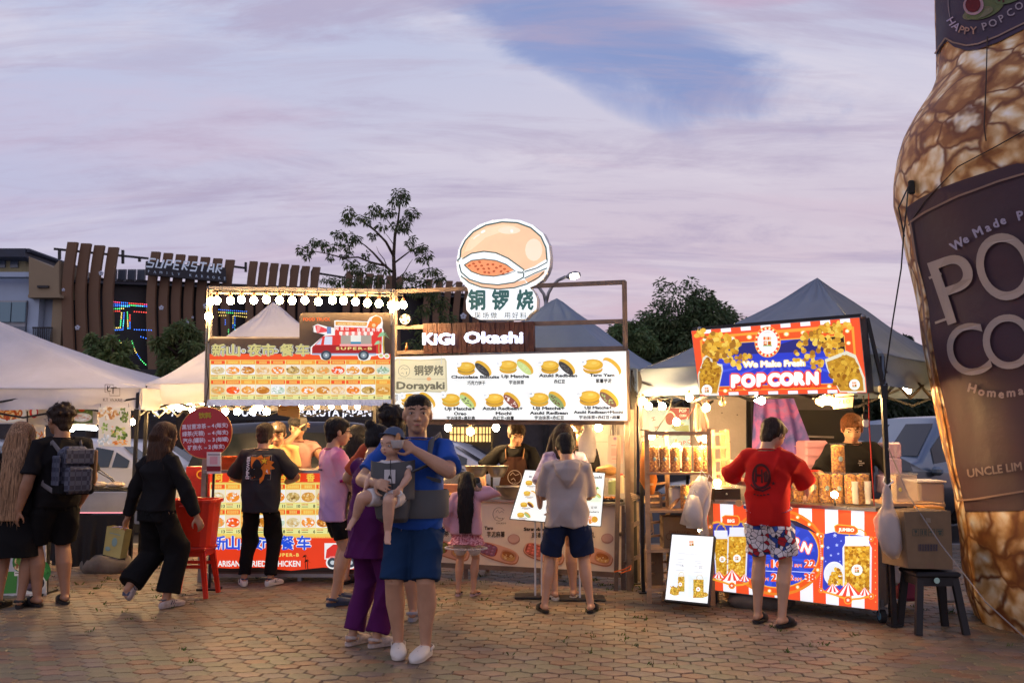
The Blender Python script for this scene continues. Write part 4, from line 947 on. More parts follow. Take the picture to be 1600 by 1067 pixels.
# drinks disc
t = thing('drinks_sign',P(320,717,8.7),'round red drinks price disc hanging beside the stall post','sign')
D5 = (270,630,10.67);b = PBoard([(115,70),(1000,70),(1000,915),(115,915)],[8.7]*4,D5,z0=.002)
m = MB();ce = b.at(555,492,0);rr = (b.at(985,492,0)-b.at(115,492,0)).length/2;pts = [ce+V(math.cos(R(a))*rr*1.0,0,math.sin(R(a))*rr*.975) for a in range(0,360,8)];m.prism(list(reversed(pts)),V(0,.015,0));m.build('disc',pmat('red_acrylic',(.42,.008,.012),.25,coat=.4),t)
m = MB();m.tube([ce+V(rr*1.0*math.cos(R(a)),-.002,rr*.975*math.sin(R(a))) for a in range(0,361,8)],.004,5,cap=False);m.build('rim',pmat('amber_edge',(.7,.3,.08),.4),t)
b.text('饮料',540,205,85,'#b8a020',2,bold=.05,wd=215)
for (s_,x0_,x1_,y,ang) in [('黑甘蔗凉茶',155,560,390,3),('绿茶(无糖)',160,535,505,3),('汽水(罐装)',170,545,620,3),('矿泉水',250,490,740,3)]:b.text(s_,(x0_+x1_)/2,y,70,'#e9dff0',2,bold=.03,wd=x1_-x0_,rot=-ang)
for (n_,q_,x,y) in [('4','(每支)',680,370),('4','(每支)',685,490),('3','(每罐)',690,605),('2','(每支)',625,725)]:
    b.text('RM',x-75,y+18,26,'#e9dff0',2,bold=.05);b.text(n_,x-8,y,66,'#e9dff0',2,bold=.05);b.text(q_,x+135,y-5,64,'#e9dff0',2,bold=.03,wd=215,rot=-3)
b.build('print',PM['ink'],t)
m = MB();m.tube([P(319,637,8.7),P(319,626,8.74),P(320,620,9.0)],.004,5);m.build('cord',M['rope'],t)
t = tag(empty('payment_placard',P(333,740,8.6)),'small white payment placard clipped below the drinks disc','sign')
m = MB();b = PBoard([(323,706),(346,706),(344,740),(323,740)],[8.62]*4,z0=.002);b.slab([(323,740),(345,740),(345,706),(323,706)],.012,'card',M['white_plastic'],t)
b.rect(325,709,19,2,'#8a8a96',1);b.rect(328,713,12,12,'#d6a9b4',1);b.rect(323,728,22,8,'#7c1a2a',1);b.build('print',PM['ink'],t)
m = MB();m.beam(P(334,708,8.66),P(334,740,8.66),.02);m.beam(P(334,740,8.66),V(P(334,740,8.66).x,8.66,0),.02);m.box(V(P(334,740,8.66).x,8.66,.01),(.2,.16,.02));m.build('stand',M['black_metal'],t)
# under-tent bulbs
string_lights('lower string of bulbs under the pale tent above the drinks disc',[(220+x/4,620+y/4) for x,y in [(148,25),(220,28),(303,28),(388,28),(238,70),(325,80)]],11.4,.044,[[(228,622),(300,624),(330,622)],[(240,634),(290,636),(330,633)]],'bulb_small')
string_lights('bulbs hanging inside the fried food stall under its silver edge',[(220+x/4,620+y/4) for x,y in [(527,92),(603,92),(700,90),(740,64),(787,92)]],9.6,.037,[[(330,636),(380,640),(425,638)]],'bulb_small')
string_lights('smaller bulbs in a line behind the yellow cap of the vendor',[(220+x/4,620+y/4) for x,y in [(1000,60),(1100,60),(1190,60),(1275,60),(1355,60)]],9.75,.03,[[(460,633),(520,634),(570,633)]],'bulb_small')
t = tag(empty('price_card',P(450,646,9.3)),'plain yellow card hanging over the vendors','card');b = PBoard([(434,632),(469,634),(467,653),(434,648)],[9.35]*4,z0=.002);b.slab([(434,648),(467,654),(469,634),(435,631)],.01,'card',pmat('yellow_card',(.85,.58,.2),.6),t);b.rect(440,640,8,1.0,'#a8743c',1);b.build('print',PM['ink'],t)

# ---------------------------------------------------------------- red bin on a red stool
rb = G(312,919);rb.y = 8.35;rb.x = (313-800)/1350*8.35
stl = thing('plastic_stool',(rb.x,rb.y,0),'red plastic stool under the red bin','stool')
sz_ = P(0,852,8.35).z
m = MB();m.box((rb.x,rb.y,sz_-.02),(.34,.34,.04),bev=.012);m.box((rb.x,rb.y,sz_-.06),(.3,.3,.05));m.build('seat',M['red_plastic'],stl)
for sx_ in (-1,1):
    for sy_ in (-1,1):
        m = MB();a = V(rb.x+sx_*.19,rb.y+sy_*.17,0);c = V(rb.x+sx_*.135,rb.y+sy_*.13,sz_-.03);m.beam(a,c,.037,.03);m.beam(a+V(0,0,.0),c+V(-sx_*.02,0,0),.03,.045);m.build('leg',M['red_plastic'],stl)
m = MB();m.box((rb.x,rb.y-.155,sz_*.62),(.3,.012,.03));m.box((rb.x,rb.y+.155,sz_*.62),(.3,.012,.03));m.build('stretcher',M['red_plastic'],stl)
bn = thing('plastic_bin',(rb.x,rb.y,sz_),'open red plastic bin standing on its stool','bin');tz = P(0,779,8.35).z
m = MB();n_ = 24
def sq(r,z,k=.09):
    o = []
    for i in range(n_):t_ = 2*math.pi*i/n_;c_,s_ = math.cos(t_),math.sin(t_);q = (abs(c_)**4+abs(s_)**4)**-.25;o.append(V(rb.x+c_*q*r,rb.y+s_*q*r*.85,z))
    return o
rings = [sq(.185,sz_+.003),sq(.215,tz-.03),sq(.235,tz-.03),sq(.235,tz),sq(.205,tz),sq(.17,sz_+.02)]
m.add([p for r in rings for p in r],[tuple(range(n_-1,-1,-1))]+[(i*n_+j,i*n_+(j+1) % n_,(i+1)*n_+(j+1) % n_,(i+1)*n_+j) for i in range(5) for j in range(n_)]+[tuple(5*n_+j for j in range(n_))]);m.build('body',M['red_plastic'],bn)
m = MB();m.box((rb.x,rb.y-.2,tz-.06),(.16,.02,.02),bev=.004);m.build('handle',M['red_plastic'],bn)

# ---------------------------------------------------------------- grill stall on the left
g1 = thing('grill_stall',V(-4.6,9.75,0),'dark draped grill counter with a steel edge under the white tent','stall','stalls')
xl,xr = P(30,880,9.7).x,P(196,880,9.7).x;zt,zm = P(0,768,9.7).z,P(0,801,9.7).z
m = MB();m.box(((xl+xr)/2,10.05,(zt+zm)/2),(xr-xl,.7,zt-zm),bev=.01);m.build('steel_top',M['steel'],g1)
m = MB();m.grid(lambda u,v:V(xl+(xr-xl)*u,9.69-.02*math.sin(u*40+v)*v-.01*math.sin(u*95)*v,zm-.02-(zm-.14-.05*math.sin(u*9))*v),90,10);m.build('table_cloth',pmat('black_cloth',(.012,.011,.012),.85,bump=.3,bscale=20),g1,smooth=True)
m = MB();m.box(((xl+xr)/2,9.7,zm+.002),(xr-xl,.02,.012));m.build('light_strip',pmat('pink_strip',(.8,.3,.35),.4,emis=(1,.35,.4),estr=.9),g1)
m = MB()
for x in (xl+.05,xr-.05):
    for y in (9.75,10.35):m.beam((x,y,0),(x,y,zm),.04)
m.build('leg',M['black_metal'],g1)
m = MB();m.box(((xl+xr)/2+.1,10.0,zt+.006),(xr-xl-.3,.5,.012)); 
for i in range(26):m.box((xl+.3+i*.032,10.0,zt+.02),(.006,.46,.006))
m.build('grill_rack',M['black_metal'],g1)
for i,(u,lb) in enumerate([(154,'foil wrapped grilled packet on the rack beside the backpack'),(181,'foil wrapped grilled packet nearest the woman in black')]):
    c = P(u,757,9.85);m = MB();m.ell(c,(.10,.07,.035),nu=14,nv=8)
    for p in m.v:p += V(0,0,.012*noise.noise(p*30))
    tag(m.build('wrapped_packet',pmat('parchment_wrap',(.62,.5,.36),.55,var=.3,vscale=20,bump=.7,bscale=50)),lb,'food packet','grilled packets')
t = tag(empty('metal_tongs',P(165,750,9.8)),'long metal tongs propped across the grill counter','tongs');m = MB();m.tube([P(150,735,9.7),P(172,748,9.8),P(186,762,9.85)],.006,5);m.tube([P(152,731,9.75),P(175,747,9.82),P(186,761,9.85)],.006,5);m.build('arm',M['black_metal'],t)
# posters clipped under the valance
def hposter(label,u0,v0,u1,v1,Y,draw):
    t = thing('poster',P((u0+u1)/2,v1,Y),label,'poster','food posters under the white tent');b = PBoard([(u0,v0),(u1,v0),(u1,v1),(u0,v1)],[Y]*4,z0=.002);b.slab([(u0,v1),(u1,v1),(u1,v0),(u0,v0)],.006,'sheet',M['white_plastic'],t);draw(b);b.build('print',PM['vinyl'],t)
    m = MB();m.tube([P(u0+3,v0,Y+.01),P(u0+3,v0-6,Y+.05)],.003,4);m.tube([P(u1-3,v0,Y+.01),P(u1-3,v0-6,Y+.05)],.003,4);m.build('cord',M['rope'],t)
def blobs(b,x,y,rx,ry,cols,n,rng,z=2,s=.2):
    for k in range(n):
        a = rng.uniform(0,6.28);q = math.sqrt(rng.random())*(1-s*.6);b.ell(x+math.cos(a)*rx*q,y+math.sin(a)*ry*q,rx*s*rng.uniform(.5,1.3),ry*s*rng.uniform(.5,1.3),rng.choice(cols),z+(k % 4)*.3,7,rot=rng.uniform(0,180) if abs(rx-ry) < rx*.5 else 0)
rg = random.Random(3)
def d1(b):b.rect(-14,628,55,32,'#e6d6c4',1);b.ell(0,632,18,9,'#6a7c36',2);b.ell(16,645,25,14,'#efe9e2',2,20);b.ell(15,645,21,11,'#c8622a',3,20);blobs(b,15,645,21,11,['#e8963c','#f2c07a','#b8481a','#f7d9a0','#d8742a'],50,rg,4)
def d2(b):b.ell(53,644,7,9,'#a8162c',1.5);b.ell(54,644,4,6,'#e8e0dc',2.5);b.rect(80,650,16,12,'#9c1430',1.5)
def d3(b):b.rect(111,634,34,27,'#5a6a2c',1);b.ell(128,652,16,7,'#e9e2da',2,16);blobs(b,128,652,15,6,['#e6b9a4','#f5ead9','#d99a80','#ffffff'],26,rg,3);b.ell(128,640,5,3.5,'#b0441c',3);blobs(b,118,639,7,5,['#44602a','#7c9a4a'],14,rg,2);blobs(b,139,640,6,5,['#44602a','#8aa050'],12,rg,2)
def d4(b):
    b.rect(154,636,50,61,'#e9e0d0',1);blobs(b,170,646,18,10,['#f0d3a0','#d8a86a','#fff4e0','#c98a4a'],50,rg,2);blobs(b,194,648,9,12,['#6c8038','#8ea048','#4f6428'],24,rg,2);blobs(b,164,688,12,10,['#ffffff','#e4e8ec','#c8d4d8'],30,rg,2);blobs(b,186,676,15,12,['#7c9a3c','#a8bc5a','#5c7830','#e0d890'],46,rg,3);blobs(b,188,691,14,5,['#f09a30','#e07820','#f8c060'],22,rg,4);blobs(b,163,668,8,9,['#88a848','#c8d88a'],18,rg,3);blobs(b,176,671,4,6,['#ffffff','#f4b080'],10,rg,4)
hposter('landscape curry bowl poster under the white tent at the picture edge',-14,628,41,662,10.0,d1);hposter('white poster with a red dish behind the backpack wearer',44,632,98,664,10.15,d2);hposter('square noodle poster between the backpack wearer and the tall food poster',100,634,153,663,10.1,d3);hposter('tall poster with salad and dumplings hanging lowest under the white tent',154,636,204,698,9.85,d4)
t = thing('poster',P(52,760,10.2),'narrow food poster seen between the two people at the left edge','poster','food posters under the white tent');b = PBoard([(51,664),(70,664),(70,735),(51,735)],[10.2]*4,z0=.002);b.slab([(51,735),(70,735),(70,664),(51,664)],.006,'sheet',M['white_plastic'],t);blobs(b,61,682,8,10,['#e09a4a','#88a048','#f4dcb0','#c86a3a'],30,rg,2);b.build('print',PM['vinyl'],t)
for i,(u0,v0,u1,v1) in enumerate([(104,667,150,670)]):
    t = tag(empty('tube_light',P(u0,v0,10.9)),'bright white tube light under the white tent above the car','lamp');m = MB();m.tube([P(u0,v0,10.9),P(u1,v1,10.9)],.022,10,round_cap=True);m.build('tube',M['tube_light'],t,smooth=True);m = MB();m.beam(P(u0,v0-4,10.92),P(u1,v1-4,10.92),.05,.03);m.build('housing',M['white_plastic'],t)
string_lights('few warm bulbs under the white tent beside the posters',[(53,664),(112,669),(207,659),(85,672)],10.6,.037,None,'bulb_small')
# front banner
t = thing('banner',P(30,930,8.3),'white and pink food banner standing low behind the two people at the left','banner');DB = (0,780,7.117)
b = PBoard([(-420,180),(510,180),(520,1080),(-420,1080)],[8.35]*4,DB,z0=.002);b.slab([(-420,1090),(515,1090),(505,175),(-420,175)],.01,'sheet',M['white_plastic'],t)
b.rect(-420,195,915,240,'#d9d2cc',1);b.rect(-420,188,915,12,'#d0704a',2);b.poly([(330,430),(412,430),(405,640),(300,770)],'#c8385a',2)
for ch,x in (('t',265),('t',360),('i',430)):b.text(ch,x,350,150,'#a81838',3,bold=.11);b.text(ch,x,350,150,'#e8c8a0',4,bold=.03)
b.text('28',243,515,48,'#9c1a40',3,bold=.1);b.text('28',243,515,48,'#f2e8ea',4,bold=.02)
b.ell(225,700,85,105,'#2f6a2c',2);blobs(b,225,710,75,85,['#8a4a30','#c8a080','#4a2418','#e0c8a0','#5a7a30'],46,rg,3,.28);b.ell(440,800,130,130,'#2e7a34',2,20);blobs(b,440,800,110,110,['#3f8a3a','#246028','#58a050'],30,rg,3);b.ell(375,925,140,110,'#d8d0c8',4,20);b.ell(370,925,130,98,'#2a1e26',5,20);blobs(b,370,925,115,80,['#3a2c36','#1c1218','#5a4450'],40,rg,6);b.poly([(-400,800),(200,800),(180,1040),(-400,1060)],'#3c7a34',2);b.rect(200,1040,295,34,'#dcd6d0',6);b.rect(210,1052,190,8,'#9a6a70',7);b.rect(165,800,120,48,'#d4ccc6',6);b.rect(175,812,60,10,'#6a5a5c',7);b.ell(240,815,16,12,'#1c1a1c',7);b.rect(-380,480,500,70,'#c8385a',2)
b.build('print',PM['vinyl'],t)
m = MB();q = P(-40,930,8.4);q2 = P(70,930,8.4)
for p in (q,q2):m.beam((p.x,8.42,0),(p.x,8.42,1.0),.025);m.box((p.x,8.45,.01),(.04,.3,.02))
m.build('stand',M['black_metal'],t)

# ---------------------------------------------------------------- pancake (dorayaki) stall
def YS(u):return 9.66-(u-615)*(9.66-8.6)/360.0
s2 = thing('pancake_stall',V(0,9.2,0),'pancake stall with bronze steel frame and cream printed counter','stall','stalls')
fm2 = M['frame_metal']
for u,v0 in ((618,455),(975.5,440)):
    p = P(u,v0,YS(u));q = P(u+ (-1 if u < 700 else 4),690,YS(u));m = MB();m.beam(p,q,.045);m.beam(q,V(q.x,q.y,0),.045);m.build('post',fm2,s2)
for (u0,v0,u1,v1) in [(616,456,977,441),(619,512,975,502),(619,551,975,544),(616,660,982,660)]:pbeam(u0,v0,YS(u0)+.01,u1,v1,YS(u1)+.01,.042,s2,'frame_bar',fm2)
for (u0,v0,Ya,u1,v1) in [(987,640,8.75,985,800),(992,600,9.3,990,900),(967,680,8.6,962,905)]:
    p = P(u0,v0,Ya);q = P(u1,v1,Ya);m = MB();m.beam(p,V(q.x,q.y,0),.04);m.build('post',fm2,s2)
D6 = (600,330,3.1375)
kg = thing('menu_board',P(800,658,9.1),'white lit menu board of nine filled pancakes','menu board')
b = PBoard([(40,712),(1190,683),(1197,1028),(50,1020)],[9.58,8.5,8.5,9.58],D6)
b.slab([(46,1022),(1198,1030),(1191,682),(40,711)],.08,'light_box',M['frame_metal'],kg)
b.poly([(50,1017),(1193,1026),(1187,686),(45,715)],'#f4f7f8',1)
def dora(b,x,y,s,fill,z=3,cut=True,spk=None):
    b.ell(x-36*s,y+14*s,43*s,20*s,'#cf9f32',z,18);b.ell(x-36*s,y+6*s,41*s,14*s,fill if fill != '#f6f2ea' else '#f2e2c0',z+1,18)
    b.ell(x-36*s,y-6*s,45*s,25*s,'#d9aa30',z+2,20);b.ell(x-38*s,y-10*s,34*s,15*s,'#e8bf4a',z+3,16);b.ell(x-30*s,y-14*s,12*s,5*s,'#f0cf6a',z+4,10)
    if cut:
        b.ell(x+48*s,y,50*s,25*s,'#dcae3a',z+2,20,rot=42);b.ell(x+43*s,y+7*s,46*s,17*s,fill,z+3,20,rot=42)
        if fill == '#f6f2ea':b.ring(x+48*s,y,47*s,22*s,4*s,'#c8952c',z+3.5,20,rot=42)
        rg2 = random.Random(int(x))
        for k in range(14):
            a = rg2.uniform(0,6.28);q = rg2.random()**.5*.8;ex,ey = 42*s*q*math.cos(a),13*s*q*math.sin(a);c_,s_ = math.cos(R(42)),math.sin(R(42))
            if spk:b.ell(x+43*s+ex*c_-ey*s_,y+7*s+ex*s_+ey*c_,4*s,3*s,spk,z+4,6)
kc = '#161c22'
dora(b,440,770,1,'#3a3a3c',spk='#5c5c60');dora(b,645,762,1,'#c3d78e',spk='#cfe0a0');dora(b,850,763,1,'#3c3a3a',spk='#62605e');dora(b,1065,760,1.12,'#f0eaf0',spk='#ffffff')
dora(b,165,925,1,'#f4ece0');dora(b,365,925,1,'#b8cf86',spk='#4c5a48');dora(b,580,925,1.02,'#8a4c40',spk='#f4e8e4');dora(b,800,922,1.05,'#8aa068',spk='#6a3c30');dora(b,1050,915,1.15,'#7c5a48',spk='#a8c080')
for i,(x,y) in enumerate([(365,748),(563,747),(765,743),(978,740),(92,905),(292,900),(500,902),(722,895),(955,895)]):
    b.ell(x,y,17,17,'#c8d2de',8,18);b.ell(x,y,15,15,'#fdfdfd',9,18);b.text('0'+str(i+1),x,y,10,'#8f9cb0',10,bold=.02)
T = lambda s_,x0_,x1_,y,h,bo=.05,sh=0:b.text(s_,(x0_+x1_)/2,y,h*1.12,kc,11,bold=bo,wd=x1_-x0_)
T('Chocolate Biscuits',332,568,812,15);T('Uji Matcha',578,715,809,15);T('Azuki Redbean',762,950,805,15);T('Taro Yam',1010,1132,803,15)
T('巧克力饼干',411,500,842,15,.035);T('宇治抹茶',615,690,839,15,.035);T('赤红豆',835,890,835,15,.035);T('紫薯芋泥',1040,1118,832,15,.035)
T('Uji Matcha+',300,450,967,15);T('Oreo',345,408,991,15);T('宇治抹茶+奥利奥',310,450,1014,14,.035)
T('Azuki Redbean+',485,683,966,15);T('Mochi',550,628,990,15);T('赤红豆+麻薯',535,640,1014,14,.035)
T('Uji Matcha+',732,888,965,15);T('Azuki Redbean',717,905,988,15);T('宇治抹茶+赤红豆',740,885,1012,14,.035)
T('Uji Matcha+',985,1120,962,14);T('Azuki Redbean+Mochi',932,1175,984,14);T('宇治抹茶+赤红豆+麻薯',958,1160,1010,13,.035)
# plaque
b.poly([(50,888),(48,735),(62,722),(180,728),(300,720),(308,735),(312,878),(300,890),(180,884),(64,893)],'#c9c1a2',3);b.poly([(58,880),(56,738),(66,730),(180,735),(296,728),(301,738),(304,874),(294,882),(180,877),(68,885)],'#ddd5b4',4)
b.ring(100,783,28,28,2.2,'#8a846c',5,22);b.line([(85,775),(95,768),(104,776),(118,772)],2,'#8a846c',5);b.line([(84,796),(92,790),(98,799)],2,'#8a846c',5);b.line([(112,786),(112,800)],3,'#8a846c',5);b.text('KIGI OKASHI',103,819,6,'#a89f80',5,wd=66)
b.text('铜锣烧',221,781,40,'#6e6a58',5,bold=.03,wd=145);b.rect(140,822,160,1.5,'#a89f80',5);b.ell(222,822,11,9,'#e0a878',6)
b.text('Dorayaki',181,853,40,'#6e6a58',5,bold=.04,wd=238)
for x in (78,283):b.line([(x,708 if x > 100 else 714),(x,750)],3,'#c9cdd0',5)
b.build('print',PM['backlit_white'],kg)
# wooden name board with separate planks
nb = thing('name_sign',P(745,552,9.2),'dark wooden plank sign with glowing white stall name','sign')
b = PBoard([(185,550),(730,540),(733,686),(190,697)],[YS(659)-.1,YS(833)-.1,YS(833)-.1,YS(659)-.1],D6)
for i in range(23):
    f0,f1 = (i+.04)/23,(i+.96)/23;xa,xb = 185+545*f0,185+545*f1
    dz = .004*((i*7) % 3);f = [b.at(xa+4,697-11*f0,0),b.at(xb+4,697-11*f1,0),b.at(xb,550-10*f1,0),b.at(xa,550-10*f0,0)];f = [p-b.n*(.02-dz) for p in f];m = MB();m.prism(f,-b.n*.03);m.build('plank',M['dark_wood'],nb)
b.slab([(192,690),(730,680),(727,546),(188,556)],.02,'backing',M['dark_wood'],nb,back=.055)
for (s_,x0_,x1_,y) in (('KiGi',190,350,625),('Okashi',393,685,618)):
    b.text(s_,(x0_+x1_)/2,y,62,'#c8d0f0',8,bold=.05,wd=x1_-x0_);b.text(s_,(x0_+x1_)/2,y,60,'#ffffff',14,bold=.015,wd=(x1_-x0_)*.98);b.build('lettering',PM['glow'],nb);b.mb = MB()
# round bun sign
bs = thing('pancake_sign',P(785,502,9.2),'tall lit cut-out sign of an open round bun with dark green lettering','sign')
b = PBoard([(350,38),(815,38),(815,530),(350,530)],[YS(712)-.05,YS(860)-.05,YS(860)-.05,YS(712)-.05],D6,z0=.002)
out_ = [(355,255),(365,190),(385,145),(420,100),(470,65),(530,45),(600,38),(670,45),(730,68),(780,108),(808,165),(815,225),(812,270),(800,305),(780,335),(745,362),(715,375),(735,395),(750,430),(748,480),(715,505),(695,530),(600,532),(470,532),(430,515),(405,485),(402,440),(415,400),(410,378),(380,345),(362,305)]
b.slab(list(reversed(out_)),.09,'light_box',M['white_plastic'],bs,back=0)
b.poly(list(reversed(out_)),'#f6fbff',1)
gn = '#2f4f4c'
b.poly([(370,230),(380,180),(410,130),(450,95),(510,68),(590,55),(660,60),(720,85),(765,125),(790,180),(797,235),(740,270),(690,290),(650,262),(600,230),(540,205),(480,200),(420,212),(390,228)],'#f3c9a4',2)
b.poly([(395,200),(420,140),(460,103),(520,78),(590,68),(650,74),(600,95),(500,130),(430,190)],'#f8d8b8',3)
b.ell(735,190,42,55,'#fbe3cc',3);b.ell(615,95,55,18,'#fae0c8',3.5);b.ell(487,101,12,5,'#ffffff',4.5,rot=-30);b.line([(440,138),(452,125),(470,116)],4,'#fff6ee',4.5);b.ell(628,98,6,7,'#ffffff',4.5)
b.poly([(395,262),(430,242),(490,235),(550,242),(600,262),(640,290),(600,305),(540,318),(480,315),(430,295)],'#ee9a6a',2)
for k,(x,y) in enumerate([(420,268),(440,258),(450,270),(470,250),(480,268),(462,285),(490,283),(510,262),(515,282),(535,262),(540,295),(552,278),(572,270),(575,296),(592,284),(608,298),(515,302),(495,300),(585,308)]):b.ell(x,y,8,5.5,'#b8562c',3,8,rot=(k*37) % 60-30)
b.poly([(378,318),(420,348),(480,372),(560,382),(640,372),(700,352),(690,338),(560,362),(450,350)],'#f3c2a0',2);b.poly([(690,335),(740,310),(790,290),(785,310),(745,340),(710,355)],'#f3bd96',2)
b.line([(375,228),(378,190),(400,145),(440,102),(500,70),(580,54),(655,58),(720,82),(770,125),(795,180),(800,240)],7,gn,5);b.line([(385,235),(430,208),(490,198),(550,205),(610,232),(660,268),(688,288),(680,302),(655,300)],6,gn,5)
b.line([(367,250),(362,242),(375,230)],7,gn,5);b.line([(395,265),(430,243),(490,236),(550,243),(600,262),(645,295),(600,310),(540,320),(480,315),(430,297),(395,265)],5,gn,5);b.line([(370,262),(380,300),(420,335),(480,355),(560,362),(640,350),(685,325),(686,302)],6,gn,5);b.line([(378,318),(420,352),(480,374),(560,383),(640,376),(700,358),(760,325),(785,298)],6,gn,5);b.line([(690,330),(740,305),(800,280)],5,gn,5);b.line([(690,298),(750,280),(800,252),(802,235)],5,gn,5)
for ch,x,y in (('铜',456,437),('锣',572,437),('烧',693,437)):b.text(ch,x,y,84,'#2f5a58',5,bold=.04,wd=86)
for ch,x in zip('现场做·用好料',(460,500,540,572,606,645,684)):b.text(ch,x,511,24,'#3a4446',5,bold=.0)
b.build('print',print_mat('bun_sign_print',.95,base=.4),bs)
tag(bs,None)
# speaker / fan on the left bar
t = tag(empty('wall_fan',P(634,500,YS(634))),'small dark round fan clamped on the frame beside the wooden sign','fan');c = P(634,500,YS(634)-.02);m = MB();m.tube([c+V(0,-.06,0),c+V(0,.05,0)],.062,18);m.build('housing',M['black_metal'],t)
m = MB()
for k in range(4):a_ = k*1.57+.4;m.box(c+V(math.cos(a_)*.028,-.065,math.sin(a_)*.028),(.05,.006,.02),M=Matrix.Rotation(-a_,4,'Y'))
m.build('blade',M['galv'],t);m = MB();m.tube([c+V(.055*math.cos(x/3),-.072,.055*math.sin(x/3)) for x in range(20)],.004,5);m.beam(c+V(-.06,-.072,0),c+V(.06,-.072,0),.005);m.beam(c+V(0,-.072,-.06),c+V(0,-.072,.06),.005);m.build('grille',M['galv'],t)
t = tag(empty('spray_bottle',P(635,549,YS(635))),'tiny bottle standing on the lower frame bar left of the wooden sign','bottle');c = P(635,549,YS(635));m = MB();m.lathe([(0,0),(.018,0),(.018,.06),(.008,.075),(.008,.1),(0,.1)],c,12);m.build('body',pmat('amber_bottle',(.35,.12,.03),.2),t,smooth=True)
# counter
D8 = (670,760,5.0)
b = PBoard([(-270,90),(1500,155),(1500,690),(-270,590)],[9.62,8.62,8.62,9.62],D8)
cream = pmat('cream_panel',(.80,.68,.52),.5,var=.06,vscale=2)
b.slab([(-270,590),(1500,690),(1500,152),(-270,90)],.03,'counter_panel',cream,s2)
b.rect(-270,100,1750,480,'#c9b69c',.5) if False else None
def tray(b,x,y,s,ball,z=2):
    w,h = 330*s,120*s
    def rr(x0,y0,w,h,a=18):c_,s_ = math.cos(R(a)),math.sin(R(a));return [(x0+dx*c_-dy*s_,y0+dx*s_+dy*c_) for dx,dy in [(w*.5*math.cos(t)*abs(math.cos(t))**-.35 if abs(math.cos(t)) > .01 else 0,h*.5*math.sin(t)*abs(math.sin(t))**-.35 if abs(math.sin(t)) > .01 else 0) for t in [R(k*15) for k in range(24)]]]
    b.poly(rr(x,y+8*s,w,h),'#b8754e',z);b.poly(rr(x,y,w*.97,h*.97),'#e0a888',z+1);c_,s_ = math.cos(R(18)),math.sin(R(18))
    lx,ly = x-.24*w*c_,y-.24*w*s_;b.poly(rr(lx,ly,w*.42,h*.78),'#9c3c2c',z+2)
    for k in range(9):ex,ey = ((k % 3)-1)*38*s,((k//3)-1)*25*s;cx_,cy_ = lx+ex*c_-ey*s_,ly+ex*s_+ey*c_;b.ell(cx_,cy_,21*s,18*s,ball,z+3+k*.1,12);b.ell(cx_-5*s,cy_-5*s,10*s,7*s,tuple(min(1,v*1.5+.03) for v in srgb(ball)),z+4,8)
    lx,ly = x+.25*w*c_,y+.25*w*s_;b.poly(rr(lx,ly,w*.38,h*.72),'#c88a64',z+2);b.ell(lx,ly+6*s,w*.16,h*.26,'#d8a25a',z+3,16,rot=18);b.ell(lx,ly-12*s,w*.15,h*.18,'#a8602c',z+3.2,14,rot=18);blobs(b,lx,ly+10*s,w*.14,h*.2,['#e8c07a','#c88a40','#f0d49a'],14,rg,z+4)
tray(b,160,490,1.0,'#7a7c34');tray(b,545,515,1.0,'#8c5a70');tray(b,900,520,1.0,'#c86a58');tray(b,1280,530,1.0,'#c87a30')
for x,y in ((665,410),(1395,405)):b.ell(x,y,48,40,'#b88c7c',2,20);b.ell(x,y-4,42,32,'#cfa898',3,20)
tk = '#241c1a'
b.text('Uji Matcha',75,315,28,tk,3,bold=.05,wd=170);b.text('宇治抹茶',80,368,36,tk,3,bold=.02,wd=160)
b.text('Taro',470,322,28,tk,3,bold=.05);b.text('芋泥麻薯',525,372,36,tk,3,bold=.02,wd=140);b.text('Strawberry',850,330,28,tk,3,bold=.05,wd=215);b.text('草莓',850,382,36,tk,3,bold=.02);b.text('牛乳',1255,378,36,tk,3,bold=.02)
b.ring(550,215,48,52,2.5,'#4a3c3a',3,26,30,330);b.line([(525,200),(540,180),(552,205),(575,190),(585,205)],3,'#4a3c3a',4);b.line([(522,245),(535,230),(548,250)],3,'#4a3c3a',4);b.ell(558,248,4,4,'#2c2422',4,8);b.ell(575,248,4,4,'#2c2422',4,8);b.text('OKASHI',567,285,13,'#4a3c3a',4,wd=75)
b.ell(152,165,18,24,'#6c7c3c',3);b.ell(150,215,14,14,'#c87a60',3);b.ell(150,255,14,22,'#c46a52',3)
for x,y in ((1462,225),(1472,645)):b.ell(x,y,5,5,'#5a4a3c',3,8)
b.build('print',PM['ink'],s2)
tl,tr = b.at(-270,88,0),b.at(1500,150,0);inn = -b.n
m = MB();m.prism([tl+b.n*.04,tr+b.n*.04,tr+b.n*.04+inn*.7,tl+b.n*.04+inn*.7],V(0,0,.025));m.build('counter_top',M['steel'],s2)
m = MB();bl,br_ = b.at(-270,590,0),b.at(1500,690,0)
m.beam(bl+inn*.02,br_+inn*.02,.05)
for k in range(4):q = tl*(1-k/3)+tr*k/3;m.beam(V(q.x,q.y,0)+inn*.05,q+inn*.05,.045);m.beam(V(q.x,q.y,0)+inn*.6,q+inn*.6,.045)
m.build('base_frame',fm2,s2)
m = MB();p = b.at(1500,600,0);m.beam(P(975,880,8.6),P(1000,868,8.9),.03);m.beam(P(967,835,8.6),P(998,815,8.9),.03);m.build('brace',fm2,s2)
t = tag(empty('power_cable',P(975,893,8.4)),'orange cable coiled at the foot of the steel frame','cable');m = MB();m.tube([P(960,893,8.5),P(975,889,8.4),P(986,883,8.4),P(985,890,8.35),P(970,895,8.4)],.006,5);m.build('wire',M['orange_plastic'],t)
